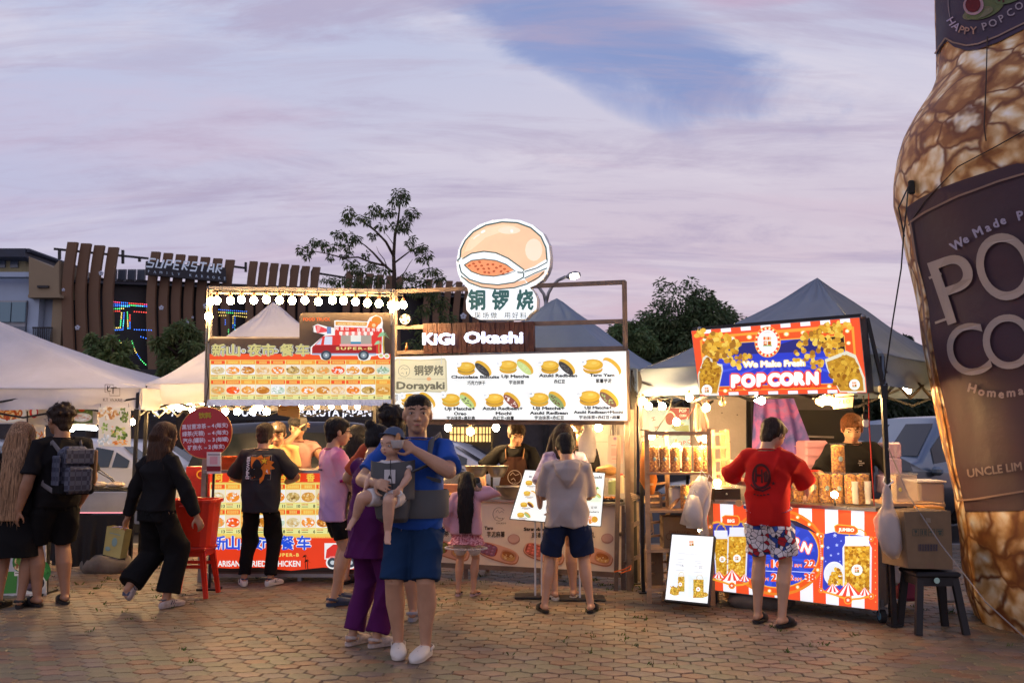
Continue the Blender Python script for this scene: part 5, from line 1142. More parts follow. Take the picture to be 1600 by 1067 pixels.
# back panel of the stall
t = thing('partition_panel',P(935,800,9.9),'pale grey booth panel behind the pancake counter','partition');b = PBoard([(880,640),(990,640),(990,800),(880,800)],[10.0]*4);b.slab([(884,800),(992,800),(992,645),(884,645)],.05,'panel',pmat('pale_panel',(.5,.47,.5),.6,var=.1),t)
m = MB();m.tube([P(955,655,9.93),P(955,700,9.93)],.012,6);m.tube([P(962,655,9.93),P(962,690,9.93)],.009,6);m.beam(P(884,690,9.97),P(990,690,9.97),.01);m.build('pipe',M['galv'],t)
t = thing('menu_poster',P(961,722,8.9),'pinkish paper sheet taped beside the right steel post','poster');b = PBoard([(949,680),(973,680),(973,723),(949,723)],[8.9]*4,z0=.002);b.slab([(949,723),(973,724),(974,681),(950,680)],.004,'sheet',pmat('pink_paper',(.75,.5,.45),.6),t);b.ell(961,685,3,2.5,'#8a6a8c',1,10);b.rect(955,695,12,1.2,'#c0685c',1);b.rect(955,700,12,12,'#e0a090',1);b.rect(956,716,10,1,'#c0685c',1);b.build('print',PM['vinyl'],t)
t = thing('plastic_poncho',P(917,722,9.0),'white translucent disposable coat hanging behind the counter','coat');m = MB();c = P(917,690,9.05)
m.tube([P(919,657,9.05),P(919,664,9.05),P(919,672,9.05),P(918,690,9.05),P(917,710,9.05),P(917,722,9.05)],[(.02,.02),(.045,.04),(.05,.04),(.095,.05),(.09,.05),(.08,.04)],18)
for p in m.v:p += V(.008*math.sin(p.z*30),.014*noise.noise(p*14),0)
m.build('coat_body',pmat('white_film',(.75,.72,.7),.35,alpha=.85,bump=.6,bscale=25),t,smooth=True);m = MB();m.tube([P(919,657,9.05),P(921,650,9.05),P(918,645,9.05)],.004,5);m.build('hanger',M['galv'],t)
# light box menus on stands
for i,(cor,Yl,u_,lb) in enumerate([([(820,733),(868,736),(852,816),(796,811)],8.15,836,'lit leaning menu stand with four yellow pancakes left of the hoodie'),([(903,735),(946,738),(939,823),(893,820)],8.05,905,'lit menu stand half hidden right of the hoodie with mochi prices')]):
    t = thing('menu_stand',V(P(u_,915,Yl+.15).x,Yl+.15,0),lb,'menu stand','lit menus on thin stands')
    b = PBoard(cor,[Yl]*4,z0=.002);b.slab([cor[3],cor[2],cor[1],cor[0]],.03,'light_box',M['black_plastic'],t)
    ins = lambda p,k=.96:(sum(c[0] for c in cor)/4+(p[0]-sum(c[0] for c in cor)/4)*k,sum(c[1] for c in cor)/4+(p[1]-sum(c[1] for c in cor)/4)*k*1.01)
    b.poly([ins(cor[3]),ins(cor[2]),ins(cor[1]),ins(cor[0])],'#fbfbf6',1)
    if i == 0:
        for k,(x,y) in enumerate([(829,754),(826,770.5),(821,788),(816,804)]):
            dora(b,x+2,y,.125,['#7c5a48','#f4ece0','#6a3c30','#a8bc7c'][k],2);b.rect(x-6,y+5,14,.9,'#6a6a70',2);b.rect(x-3,y+7,8,.8,'#b08070',2)
        b.text('K',830,739,3,'#6a6a70',2);b.rect(826,743,5,3,'#9a9aa0',2)
    else:
        b.text('Mochi',932,745,5,'#3c3c40',2,bold=.04,wd=17);b.rect(912,760,27,24,'#e9f4d8',2);blobs(b,932,764,5,4,['#8cb050','#6c9038'],8,rg,3,.4);dora(b,930,774,.1,'#c3d78e',3);b.text('草莓',928,793,4,'#3c3c40',2);b.text('Strawberry',927,799,3.2,'#3c3c40',2,bold=.03,wd=18);blobs(b,921,812,9,6,['#f0a080','#f4d0c0','#d88830','#ffffff'],18,rg,2,.35);b.ell(929,811,5,5,'#d9a030',4)
    b.build('print',PM['backlit'],t)
    top = P(u_,800,Yl+.06);m = MB()
    for dx in (0,.06) if i == 0 else (0,):m.tube([V(top.x+dx,Yl+.06,.02),V(top.x+dx,Yl+.06,top.z)],.009,8)
    m.build('pole',M['white_plastic'],t);m = MB();m.box((top.x+.02,Yl+.1,.012),(.42,.24,.02),bev=.006);m.build('base_plate',M['black_plastic'],t)
# on the counter: bowls, griddle, jars
def bowl(label,u,v,Y,r,h,mat='steel'):
    c = P(u,v,Y);t = thing('mixing_bowl',c,label,'bowl','steel bowls on the pancake counter');m = MB()
    m.lathe([(0,0),(r*.55,0),(r*.85,h*.5),(r,h),(r*1.04,h),(r*1.04,h*.96),(r*.97,h*.97),(r*.8,h*.5),(r*.5,h*.06),(0,h*.05)],c,24);m.build('shell',M[mat],t,smooth=True);m = MB();m.lathe([(0,h*.6),(r*.86,h*.6)],c,20);m.build('batter',pmat('batter',(.72,.5,.25),.5,var=.2),t)
bowl('wide steel mixing bowl behind the girl with long hair',745,745,9.4,.13,.12);bowl('steel bowl right beside the seller, partly behind apron',777,745,9.45,.12,.12);bowl('large shiny steel bowl at the front of the counter near the leaning menu',797,779,9.05,.15,.13)
t = thing('griddle',P(715,779,9.3),'flat black griddle with a lid at the left end of the counter','griddle');c = P(715,779,9.35);m = MB();m.box(c+V(0,.1,.02),(.5,.35,.04),bev=.01);m.build('plate',M['black_metal'],t)
m = MB()
for k in range(8):m.cyl(c+V(-.2+(k % 4)*.13,.03+(k//4)*.15,.04),c+V(-.2+(k % 4)*.13,.03+(k//4)*.15,.052),.05,n=14)
m.build('pancake',pmat('pancake',(.55,.3,.08),.7,var=.3,vscale=20),t)
for i,(u,v,lb) in enumerate([(700,762,'pinkish glass display case at the left end of the pancake counter')]):
    t = thing('display_case',P(u,v+18,9.5),lb,'display case');a,c = P(672,742,9.5),P(722,780,9.5);cx_,w_,h_ = (a.x+c.x)/2,c.x-a.x,a.z-c.z;m = MB();m.box((cx_,9.62,c.z+h_*.3),(w_,.22,h_*.6));m.build('body',pmat('copper_panel',(.5,.22,.12),.4,.3,bump=.4,bscale=50),t);m = MB();m.box((cx_,9.62,c.z+h_*.8),(w_*.98,.22,h_*.38));m.build('glass_top',M['clear'],t)
def jar(name,label,cat,u,v,Y,r,h,mat,lid='red_plastic',group=None):
    c = P(u,v,Y);t = thing(name,c,label,cat,group);m = MB();m.lathe([(0,0),(r,0),(r,h*.8),(r*.7,h*.9),(0,h*.9)],c,14);m.build('body',mat,t,smooth=False);m = MB();m.lathe([(0,h*.9),(r*.75,h*.9),(r*.75,h),(0,h)],c,12);m.build('lid',M[lid],t)
jar('canister','green canister at the right end of the pancake counter','canister',958,772,9.0,.05,.16,pmat('green_canister',(.3,.36,.16),.4),'white_plastic')
jar('sauce_bottle','tall cream squeeze bottle beside the green canister','bottle',970,770,9.0,.035,.2,pmat('cream_bottle',(.7,.6,.42),.4))
t = thing('food_tray',P(950,783,8.75),'dark tray of browned snacks on the right end of the counter','tray');c = P(951,785,8.78);m = MB();m.box(c+V(0,.1,.015),(.3,.22,.03),bev=.006);m.build('base',M['black_metal'],t);m = MB();rg3 = random.Random(2)
for k in range(40):m.ell(c+V(rg3.uniform(-.12,.12),rg3.uniform(.02,.18),.04),(.018,.015,.012),nu=7,nv=5)
m = m.build('snack',pmat('browned_snack',(.4,.14,.03),.5,var=.4,vscale=40),t);m['kind'] = 'stuff'
t = thing('bread_bag',P(945,742,9.3),'clear bag of buns on a shelf behind the hoodie wearer','bag');c = P(948,742,9.3);m = MB();m.ell(c+V(0,0,.05),(.12,.09,.055),nu=16,nv=9)
for p in m.v:p += V(0,0,.015*noise.noise(p*25))
m.build('buns',pmat('bun_brown',(.62,.34,.12),.5,var=.3,vscale=15,bump=.4),t,smooth=True)
m = MB();m.beam(P(930,744,9.4),P(982,744,9.35),.25,.02);m.build('shelf',M['wood'],s2)
string_lights('warm bulbs under the white menu board above the pancake seller',[(735,674),(893,672),(935,668)],9.5,.04,None,'bulb_small')
string_lights('small hidden work lamps over the griddle of the pancake stall',[(775,668),(700,668)],9.75,.04,None,'bulb_small')
# ---------------------------------------------------------------- popcorn stall
rngp = random.Random(17)
popm = bpy.data.materials.new('popcorn');popm.use_nodes = True;nt = popm.node_tree;b_ = nt.nodes['Principled BSDF']
tcn = nd(nt,'ShaderNodeTexCoord');vo = nd(nt,'ShaderNodeTexVoronoi',i_Scale=48.0);nt.links.new(tcn.outputs['Object'],vo.inputs['Vector'])
rp = ramp(nt,[(0,srgb('#f2b842')),(.4,srgb('#e09a22')),(.7,srgb('#b06a10')),(1,srgb('#5e3006'))]);nt.links.new(vo.outputs['Distance'],rp.inputs[0])
nz_ = nd(nt,'ShaderNodeTexNoise',i_Scale=60.0);nt.links.new(tcn.outputs['Object'],nz_.inputs['Vector'])
nt.links.new(mixc(nt,.5,rp.outputs[0],nz_.outputs[0],'OVERLAY'),b_.inputs['Base Color']);b_.inputs['Roughness'].default_value = .5
bp = nd(nt,'ShaderNodeBump',i_Strength=1.0,i_Distance=.012);bp.invert = True;nt.links.new(vo.outputs['Distance'],bp.inputs['Height']);nt.links.new(bp.outputs[0],b_.inputs['Normal'])
M['popcorn'] = popm
s3 = thing('popcorn_stall',V(2.6,7.8,0),'popcorn cart with lit red, white and blue striped front','stall','stalls')
DC = (1090,770,5.161)
b = PBoard([(75,80),(1445,150),(1465,945),(110,775)],[7.87,7.04,7.04,7.87],DC);cb = b
b.slab([(100,785),(1465,947),(1447,148),(73,78)],.05,'light_box',M['galv'],s3)
def yt(x):return 80+70*(x-75)/1370
def yb(x):return 778+167*(x-110)/1355
def xl(x,t):return x
cols = 13;xs = [75+i*1375/13.0 for i in range(14)]
RD,WH = '#f2552a','#f4f6ff'
for i in range(13):
    x0,x1 = xs[i],xs[i+1];sh = 30*(1-(i/13));sh1 = 30*(1-((i+1)/13))
    b.poly([(x0+sh,yb(x0+sh)),(x1+sh1,yb(x1+sh1)),(x1,yt(x1)),(x0,yt(x0))],RD if i % 2 == 0 else WH,1)
b.rect(1405,152,50,790,RD,1.5)
# oval marquee
b.ell(640,475,400,350,'#e8842a',2,40,rot=5);b.ell(640,475,380,328,'#ef5a22',3,40,rot=5);b.ell(640,475,345,290,'#f3b040',4,40,rot=5);b.ell(640,475,335,280,'#2c46c8',5,40,rot=5)
b.poly([(560+i*12,210+abs(i-14)*2) for i in range(0,1)]+[(470,250),(560,205),(680,200),(800,225),(900,275),(970,330),(900,300),(760,255),(620,235)],'#262240',6)
for k in range(16):
    a = R(k*22.5+8);b.poly([(640,520),(640+310*math.cos(a),500+255*math.sin(a)),(640+310*math.cos(a+.13),500+255*math.sin(a+.13))],'#3a58dc',5.5)
for k in range(20):
    a = R(k*18+9);x,y = 640+372*math.cos(a),475+315*math.sin(a);b.ell(x,y,17,17,'#ffb04a',6,12);b.ell(x,y,10,10,'#fffbe8',7,10)
for k,ch in enumerate('POPCORN'):
    x = 400+k*80;y = 355+(k-3)**2*7.5;r_ = (k-3)*6.5;b.text(ch,x,y+15,104,'#f26a34',8,bold=.13,rot=r_);b.text(ch,x,y+15,88,'#ffffff',9.5,bold=.05,rot=r_)
for x,p1_,p2_ in ((585,'16','28'),(852,'22','38')):
    for n_,pr,y in (('1',p1_,572),('2',p2_,682)):
        for c,bo,z in (('#ffffff',.12,8),('#ef5a22',.05,9.5)):
            b.text(n_,x-92,y-4,52,c,z,bold=bo);b.text('RM',x-38,y+10,30,c,z,bold=bo*.6,wd=62);b.text(pr,x+56,y-6,72,c,z,bold=bo,wd=96)
    b.line([(x-110,618+(x-500)*.03),(x+95,630+(x-500)*.03)],5,'#dfe6ff',8)
b.line([(713,470),(717,730)],6,'#dfe6ff',8)
def popc(b,poly_fn,n,rng,s,z=10,cols=('#e6b83c','#d8a02c','#f2cf60','#c0861c','#a86c18')):
    for k in range(n):
        x,y = poly_fn();b.ell(x,y,s*rng.uniform(.7,1.3),s*rng.uniform(.7,1.3),rng.choice(cols),z+(k % 5)*.25,7)
def logo(b,x,y,r,z):
    b.ell(x,y,r,r,'#dff2fa',z,22);b.ell(x,y,r*.92,r*.92,'#ffffff',z+.5,22)
    for i in range(4):b.rect(x-r*.42+i*r*.21,y-r*.5,r*.2,r*.34,'#e8762c' if i % 2 == 0 else '#f4c9a0',z+1)
    b.rect(x-r*.4,y-r*.06,r*.34,r*.42,'#d8582a',z+1);b.ell(x-r*.2,y+r*.12,r*.12,r*.12,'#f6e0b0',z+1.5,10);b.rect(x+r*.02,y-r*.06,r*.38,r*.42,'#c89a30',z+1);b.ell(x+r*.2,y+r*.15,r*.13,r*.13,'#a83a24',z+1.5,10);b.rect(x-r*.45,y+r*.36,r*.9,r*.1,'#6ca04a',z+1)
def jar_print(b,x,y0,w,h,z,rng,lean=0,arc_=True):
    L = lambda px,py:(px+lean*(py-y0)/h,py)
    if arc_:b.ring(x+w*.02,y0+4,w*.32,h*.13,9,'#c8a030',z-.5,16,180,360)
    b.poly([L(x-w*.53,y0+h),L(x+w*.53,y0+h),L(x+w*.55,y0+h*.2),L(x+w*.45,y0+h*.12),L(x+w*.45,y0),L(x-w*.45,y0),L(x-w*.45,y0+h*.12),L(x-w*.55,y0+h*.2)],'#e8ecf8',z)
    b.poly([L(x-w*.46,y0+h*.98),L(x+w*.46,y0+h*.98),L(x+w*.48,y0+h*.17),L(x-w*.48,y0+h*.17)],'#d09c30',z+.5)
    def f():
        py = y0+h*rng.uniform(.19,.97);return L(x+w*rng.uniform(-.43,.43),py)
    popc(b,f,int(w*h/330),rng,w*.06,z+1);logo(b,*L(x,y0+h*.58),w*.21,z+3)
b.poly([(110,660),(130,250),(200,235),(420,240),(420,700),(400,720)],'#3b3fb0',6)
b.ring(160,275,55,42,14,'#f0b040',7,16,180,360)
jar_print(b,190,300,118,400,8,rngp,25);jar_print(b,330,275,150,430,10,rngp,-12)
b.poly([(200,190),(225,175),(330,180),(345,200),(345,245),(330,262),(225,258),(200,240),(206,215)],'#f0b040',12);b.poly([(208,195),(228,182),(326,187),(338,203),(338,240),(326,254),(228,250),(208,236)],'#ef5a22',13);b.text('BIG',275,222,30,'#fff8e8',14,bold=.06,wd=60)
b.poly([(1010,780),(1020,330),(1100,312),(1390,350),(1400,800)],'#3444c0',6)
for x,y,r_ in [(1110,340,20),(1055,438,16),(1125,418,16),(1078,500,12),(1137,488,12),(1035,548,8),(1150,548,8),(1160,385,8)]:b.star(x,y,r_,'#b8c6ff',7)
b.ell(1105,650,85,100,'#f0f4fc',8,24);b.ell(1105,650,72,88,'#e4ecf8',8.5,24)
def bo():t_ = rngp.random();return (1060+110*t_,735-rngp.random()*(20+110*math.sin(t_*2.6)))
popc(b,bo,110,rngp,12,9)
jar_print(b,1290,345,215,470,11,rngp)
b.poly([(1105,262),(1130,248),(1270,262),(1300,285),(1300,315),(1275,335),(1140,325),(1110,305)],'#f0b040',15);b.poly([(1113,268),(1134,256),(1268,269),(1292,288),(1292,312),(1272,327),(1142,317),(1118,300)],'#ef5a22',16);b.text('JUMBO',1205,293,30,'#fff8e8',17,bold=.06,wd=128,rot=2)
for x0_,y0_,w_ in ((180,625,60),(285,612,100),(385,650,60),(1095,725,75),(1220,715,120),(1352,755,72)):
    for i in range(7):
        xa = x0_+(i-3.5)*w_*.26;xb = xa+w_*.26;yy = y0_+w_*.85+abs(i-3)*-2+8;b.poly([(xa,yy),(xb,yy),(x0_,y0_)],'#f04a3c' if i % 2 == 0 else '#ffffff',18)
b.line([(130,690),(200,710),(285,740),(370,735),(420,715)],16,'#f0a83a',19);b.line([(1020,790),(1110,815),(1220,855),(1320,845),(1405,825)],16,'#f0a83a',19)
for x,y,r_ in [(285,742,28),(110,270,18),(1220,858,34),(1405,828,24),(1003,345,26),(1003,780,20),(1405,368,20)]:b.ell(x,y,r_,r_,'#f0b040',20,18);b.ell(x,y,r_*.78,r_*.78,'#ef5a22',21,16);b.star(x,y,r_*.5,'#fff6e8',22)
for i in range(14):b.ell(1430+i*.5,200+i*52,5,5,'#f8c070',3,6)
for i in range(30):b.star(985+14*math.sin(i*.105),350+i*14,5,'#cfe0ff',8)
b.build('print',PM['backlit'],s3)
bn_ = b.n;c0,c1 = b.at(75,78,0),b.at(1447,148,0);inn = -bn_;g_l,g_r = V(c0.x,c0.y,0),V(c1.x,c1.y,0)
m = MB();m.prism([c0+bn_*.04,c1+bn_*.04,c1+inn*.62,c0+inn*.62],V(0,0,.028));m.build('counter_top',M['steel'],s3)
m = MB();d_,e_ = b.at(1465,945,0),b.at(100,785,0);m.hexa([V(d_.x,d_.y,d_.z)+inn*.06,V(e_.x,e_.y,d_.z)+inn*.06,V(e_.x,e_.y,d_.z)+inn*.6,V(d_.x,d_.y,d_.z)+inn*.6,V(d_.x,d_.y,c1.z-.01)+inn*.06,V(e_.x,e_.y,c1.z-.01)+inn*.06,V(e_.x,e_.y,c1.z-.01)+inn*.6,V(d_.x,d_.y,c1.z-.01)+inn*.6]);m.build('cart_body',M['galv'],s3)
for q in (d_+inn*.08,e_+inn*.08,d_+inn*.5,e_+inn*.5):
    m = MB();r_ = .055;m.cyl((q.x-.02,q.y,r_),(q.x+.02,q.y,r_),r_,n=16);wl_ = m.build('wheel',M['rubber'],s3);m = MB();m.cyl((q.x-.024,q.y,r_),(q.x+.024,q.y,r_),r_*.6,n=12);m.build('hub',pmat('caster_blue',(.1,.25,.35),.4),wl_);m = MB();m.box((q.x,q.y,r_*2+.01),(.07,.07,.012));m.beam((q.x,q.y,r_),(q.x,q.y,r_*2),.055,.02);m.beam((q.x,q.y,r_*2),(q.x,q.y,.18),.03);m.build('fork',M['galv'],s3)
# sign box overhead
DS = (980,480,3.81)
ps = thing('popcorn_sign',P(1215,618,7.4),'tilted lit sign box with popcorn jars over the popcorn cart','sign')
b = PBoard([(380,140),(1385,60),(1430,510),(430,528)],[7.85,6.85,6.85,7.85],DS)
b.slab([(430,530),(1430,512),(1385,58),(380,139)],.16,'light_box',M['galv'],ps)
Lx = lambda u,v:(380+1005*u+(50-5*u)*v,(140-80*u)*(1-v)+(528-18*u)*v)
b.poly([Lx(.003,.995),Lx(.997,.995),Lx(.997,.005),Lx(.003,.005)],'#f2552a',1)
for i in range(17):
    if i % 2:
        u0_,u1_ = i/17,(i+1)/17;b.poly([Lx(u0_,.06),Lx(u1_,.06),Lx(u1_,.005),Lx(u0_,.005)],WH,1.5);b.poly([Lx(u0_,.995),Lx(u1_,.995),Lx(u1_,.95),Lx(u0_,.95)],WH,1.5)
b.poly([Lx(.04,.93),Lx(.95,.93),Lx(.96,.12),Lx(.9,.08),Lx(.08,.1),Lx(.045,.16)],'#f4a23a',2);b.poly([Lx(.055,.915),Lx(.94,.915),Lx(.945,.13),Lx(.06,.13)],'#ee5a24',3);b.poly([Lx(.09,.87),Lx(.9,.87),Lx(.9,.22),Lx(.09,.22)],'#f4b84a',4);b.poly([Lx(.095,.86),Lx(.895,.86),Lx(.895,.235),Lx(.095,.235)],'#2f3fcb',5)
b.poly([Lx(.095,.40),Lx(.895,.42),Lx(.895,.235),Lx(.6,.24),Lx(.5,.30),Lx(.35,.24),Lx(.095,.235)],'#2a2a78',5.5)
b.poly([Lx(.095,.38),Lx(.2,.32),Lx(.25,.235),Lx(.095,.235)],'#22120e',6);b.poly([Lx(.895,.42),Lx(.78,.34),Lx(.72,.235),Lx(.895,.235)],'#22120e',6)
for k in range(11):a = R(k*17);p = Lx(.5,.5);b.poly([p,Lx(.5+.38*math.cos(a),.5+.34*abs(math.sin(a))),Lx(.5+.38*math.cos(a+.1),.5+.34*abs(math.sin(a+.1)))],'#4458e0',6)
for u_ in [.13,.24,.34,.56,.66,.77,.88]:x,y = Lx(u_,.14+.03*(1-u_));b.ell(x,y,17,14,'#ffd070',6,12);b.ell(x,y,11,9,'#fffbe8',7,10)
for u_,v_ in [(.075,.15),(.075,.3),(.92,.17),(.92,.33),(.16,.93),(.28,.9),(.78,.9),(.2,.9)]:x,y = Lx(u_,v_);b.ell(x,y,14,12,'#ffd070',6,12);b.ell(x,y,9,8,'#fffbe8',7,10)
for (cx_,cy_,rx,ry,n) in [(520,250,70,60,50),(600,260,55,65,28),(560,185,55,40,14),(650,320,40,55,12),(640,235,40,40,10),(1190,180,90,70,46),(1100,190,60,40,16),(1230,240,60,60,34),(1110,290,55,45,12),(1040,240,30,30,6),(1140,340,30,40,8),(720,310,40,30,6),(1250,120,80,35,22),(470,160,60,25,10),(1010,290,30,30,5)]:
    def f():a = rngp.uniform(0,6.28);q = math.sqrt(rngp.random());return cx_+rx*q*math.cos(a),cy_+ry*q*math.sin(a)
    popc(b,f,n,rngp,15,8,('#d8a22c','#e8b840','#c8902a','#a87220','#f0cc58'))
def sjar(pts,lx_,ly_):
    b.poly(pts,'#e4e0c8',11);cx_ = sum(p[0] for p in pts)/len(pts);cy_ = sum(p[1] for p in pts)/len(pts);inn_ = [(cx_+(x-cx_)*.9,cy_+8+(y-cy_)*.88) for x,y in pts];b.poly(inn_,'#c08c28',11.5)
    w_ = (max(p[0] for p in pts)-min(p[0] for p in pts))*.36;h_ = (max(p[1] for p in pts)-min(p[1] for p in pts))*.36
    def f():a = rngp.uniform(0,6.28);q = math.sqrt(rngp.random());return cx_+w_*q*math.cos(a),cy_+h_*1.05*q*math.sin(a)+10
    popc(b,f,120,rngp,11,12,('#cc9a2c','#dcb03a','#b4801c','#966014'));logo(b,lx_,ly_,32,14)
sjar([(432,520),(543,520),(575,370),(570,340),(545,335),(475,285),(455,300),(450,330),(425,400)],480,492)
sjar([(1270,505),(1425,505),(1418,420),(1365,285),(1310,260),(1180,310),(1190,355),(1200,380)],1358,460)
b.ell(840,207,78,92,'#ffb04a',10,28);b.ell(840,207,74,88,'#ee4a20',11,28)
for k in range(18):a = R(k*20);b.ell(840+67*math.cos(a),207+80*math.sin(a),7,7,'#fff3c0',12,8)
b.ell(840,207,60,72,'#ffffff',12,26);logo(b,840,205,58,13);b.text('HAPPY',840,150,12,'#c8b8a8',14,wd=45)
b.text('We Make Fresh',878,335,46,'#ffd86a',13,bold=.11,wd=380,rot=-1.5);b.text('We Make Fresh',878,335,38,'#ffffff',15,bold=.05,wd=365,rot=-1.5)
for k,ch in enumerate('POPCORN'):
    x = 652+k*76;y = 438-k*3.0;b.text(ch,x+3,y+5,106,'#c42a1e',14,bold=.17);b.text(ch,x,y,104,'#f4513a',15,bold=.15);b.text(ch,x,y,86,'#ffffff',16.5,bold=.09)
b.build('print',PM['backlit'],ps)
m = MB();q0,q1 = b.at(1385,60,0),b.at(380,140,0);m.beam(q0-b.n*.05+V(0,0,.015),q1-b.n*.05+V(0,0,.015),.04,.03);m.beam(q0-b.n*.17,b.at(1475,470,0)-b.n*.19,.025);m.build('bracket',M['black_metal'],ps)
for x,y in ((432,128),(1405,55)):m = MB();m.ell(b.at(x,y,0),.02);m.build('knob',M['galv'],ps)
# bulbs of the popcorn stall
DT = (1000,600,5.3375);f2 = lambda x,y:(DT[0]+x/DT[2],DT[1]+y/DT[2])
YP = lambda u:8.35-(u-1000)*1.4/380.0
string_lights('loop of warm bulbs over the wooden rack of the popcorn stall',[(*f2(22,140),),(*f2(72,185),),(*f2(185,185),.4,-.7),(*f2(305,315),-1,.25),(*f2(95,432),-1,0),(*f2(300,522),),(*f2(410,112),),(*f2(553,195),-.3,-1),(*f2(545,455),)],lambda u:YP(u)-.05,.034,
    [[f2(15,120),f2(120,125),f2(240,120)],[f2(270,110),f2(250,200),f2(200,290),f2(120,410),f2(10,440)],[f2(0,380),f2(150,410),f2(320,425),f2(480,400),f2(570,380)]],'bulb_small')
string_lights('pairs of bulbs hanging below the popcorn sign over the counter',[(1184,623),(1190,625.5),(1296,626),(1303,628),(1289,626)],lambda u:YP(u)+.25,.034,[[(1120,619),(1184,620),(1296,622),(1340,618)]],'bulb_small')
string_lights('single bulb standing among the popcorn tubs on the counter',[(1304,772.5,0,-1)],6.98,.026,[[(1304,778),(1305,790)]],'bulb_small')
string_lights('bulb beside the black cash box on the popcorn cart',[(1121,754)],7.9,.032,None,'bulb_small')
string_lights('lone bulb under the grey tent edge next to the inflatable bottle',[(1417,609)],8.0,.038,[[(1380,600),(1417,603),(1450,606)]],'bulb_small')
string_lights('glowing bulb caught behind plastic sheets at the foot of rack and cart',[(1092,822)],8.2,.045,None,'bulb_small')
t = thing('unlit_bulb',P(1128,632,7.9),'unlit round bulb left of the sign beneath the popcorn board','bulb');m = MB();m.ell(P(1129,629,7.9),.032);m.build('globe',pmat('unlit_glass',(.7,.5,.3),.2),t,smooth=True);m = MB();m.cyl(P(1129,624,7.9),P(1129,618,7.9),.014);m.build('socket',M['socket'],t)
# wooden rack
wr = thing('wooden_rack',V(P(1055,900,8.2).x,8.2,0),'pale wooden shelf rack with popcorn tubs beside the cart','rack')
YR = 7.95;YR2 = 8.35
def wb(u0,v0,Ya,u1,v1,Yb,w1=.035,w2=None,nm='rail',par=wr):m = MB();m.beam(P(u0,v0,Ya),P(u1,v1,Yb),w1,w2 or w1);return m.build(nm,M['wood'],par)
for u,v0,Yq in ((1010,671,YR),(1041,672,YR2),(1107,669,YR-.1),(1128,672,YR2-.1)):
    p = P(u,v0,Yq);m = MB();m.beam(p,V(p.x,p.y,0),.04,.03);m.build('post',M['wood'],wr)
wb(1008,677,YR-.02,1108,677,YR-.12)
for v,d in ((738,0),(797,0),(859,0),(919,0)):
    a,c = P(1008,v,YR),P(1108,v,YR-.1);m = MB();m.hexa([a+V(0,-.02,-.02),c+V(0,-.02,-.02),c+V(.06,.4,-.02),a+V(.06,.4,-.02),a+V(0,-.02,0),c+V(0,-.02,0),c+V(.06,.4,0),a+V(.06,.4,0)]);m.build('shelf',M['wood'],wr)
for v in (757,776,786,817,838,880,897):wb(1012,v,YR+.02,1040,v-3,YR2,.02)
wb(1045,795,YR+.1,1085,752,YR2,.03,.015)
ld = thing('wooden_ladder',V(P(1125,800,8.1).x,8.1,0),'pale wooden ladder frame standing between rack and cash box','ladder')
for u in (1113,1136):
    p = P(u,671,8.1);m = MB();m.beam(p,V(p.x,p.y,0),.035,.03);m.build('post',M['wood'],ld)
for v in (678,699,719,739,760):wb(1113,v,8.09,1136,v-.5,8.09,.022,nm='rung',par=ld)
def tub(label,u,v0,v1,w,Y,lid=False,cat='popcorn tub',group='clear tubs of popcorn',fill=.96):
    """v0 top, v1 base"""
    a,c = P(u,v0,Y),P(u,v1,Y);h = a.z-c.z;r = w/2*PX(Y);t = thing('popcorn_tub',c,label,cat,group);m = MB();prof = [(0,.004),(r*.93,.004)]+[(r*.93,h*k/6*fill) for k in range(1,7)]+[(r*.5,h*fill+.01),(0,h*fill+.012)]
    m.lathe(prof,c,18)
    for p in m.v:p += V(.004*noise.noise(p*90),.004*noise.noise(p*80+V(3)),.006*noise.noise(p*70))
    m.build('popcorn',M['popcorn'],t,smooth=True)
    m = MB();m.lathe([(r,0),(r,h)],c,20);m.build('shell',M['clear'],t,smooth=True)
    m = MB();m.ell(c+V(0,-r*1.0,h*.52),(r*.33,.004,r*.4),nu=10,nv=5);m.build('label_disc',pmat('pale_sticker',(.35,.5,.42),.5),t)
    m = MB();m.lathe([(0,h),(r*1.05,h),(r*1.05,h+.012),(0,h+.014)],c,18);m.build('lid',M['red_plastic'] if lid else M['clear'],t);return t
wherec = ['leftmost','second from left','third from left','fourth from left','fifth from left','rightmost']
for i,x in enumerate((1022,1038,1055,1073,1092,1104)):tub('%s of the six tall popcorn tubs on the upper rack shelf' % wherec[i],x,698,737.5,16,YR+.08)
tub('single popcorn tub on the second rack shelf behind the plastic bags',1070.5,758,797,14,YR+.15);tub('popcorn tub at the right end of the second rack shelf',1109,765,790,8,YR+.1)
cy = lambda u:7.87-(u-1105)*(.83/266)+.2
for i,(u,v0,v1,w_,ld_,lb) in enumerate([(1233,735,784,20,1,'red lidded tub left of the customer\'s hand, partly behind him'),(1247,735,785,20,1,'red lidded tub just left of the second red lid'),(1269,736,786,22,1,'right hand one of the red lidded popcorn tubs'),(1290,740,786,20,0,'clear lidded tub next to the red lidded ones'),(1309,740,787,19,0,'tub directly behind the bulb on the popcorn counter'),(1330,741,787,19,0,'tub behind the stack of clear cups'),(1350,741,788,19,0,'last popcorn tub at the right end of the counter row')]):tub(lb,u,v0,v1,w_,cy(u),ld_)
tub('tallest popcorn tub, raised above the counter row in front of the seller',1310.5,695,740,21,cy(1310)+.12)
def item(name,label,cat,u0,v0,u1,v1,Y,d,mat,bev=0,part='body',group=None,smooth=False):
    a,c = P(u0,v0,Y),P(u1,v1,Y);t = thing(name,((a.x+c.x)/2,Y+d/2,c.z),label,cat,group);m = MB();m.box(((a.x+c.x)/2,Y+d/2,(a.z+c.z)/2),(c.x-a.x,d,a.z-c.z),bev=bev);m.build(part,mat,t,smooth=smooth);return t,a,c
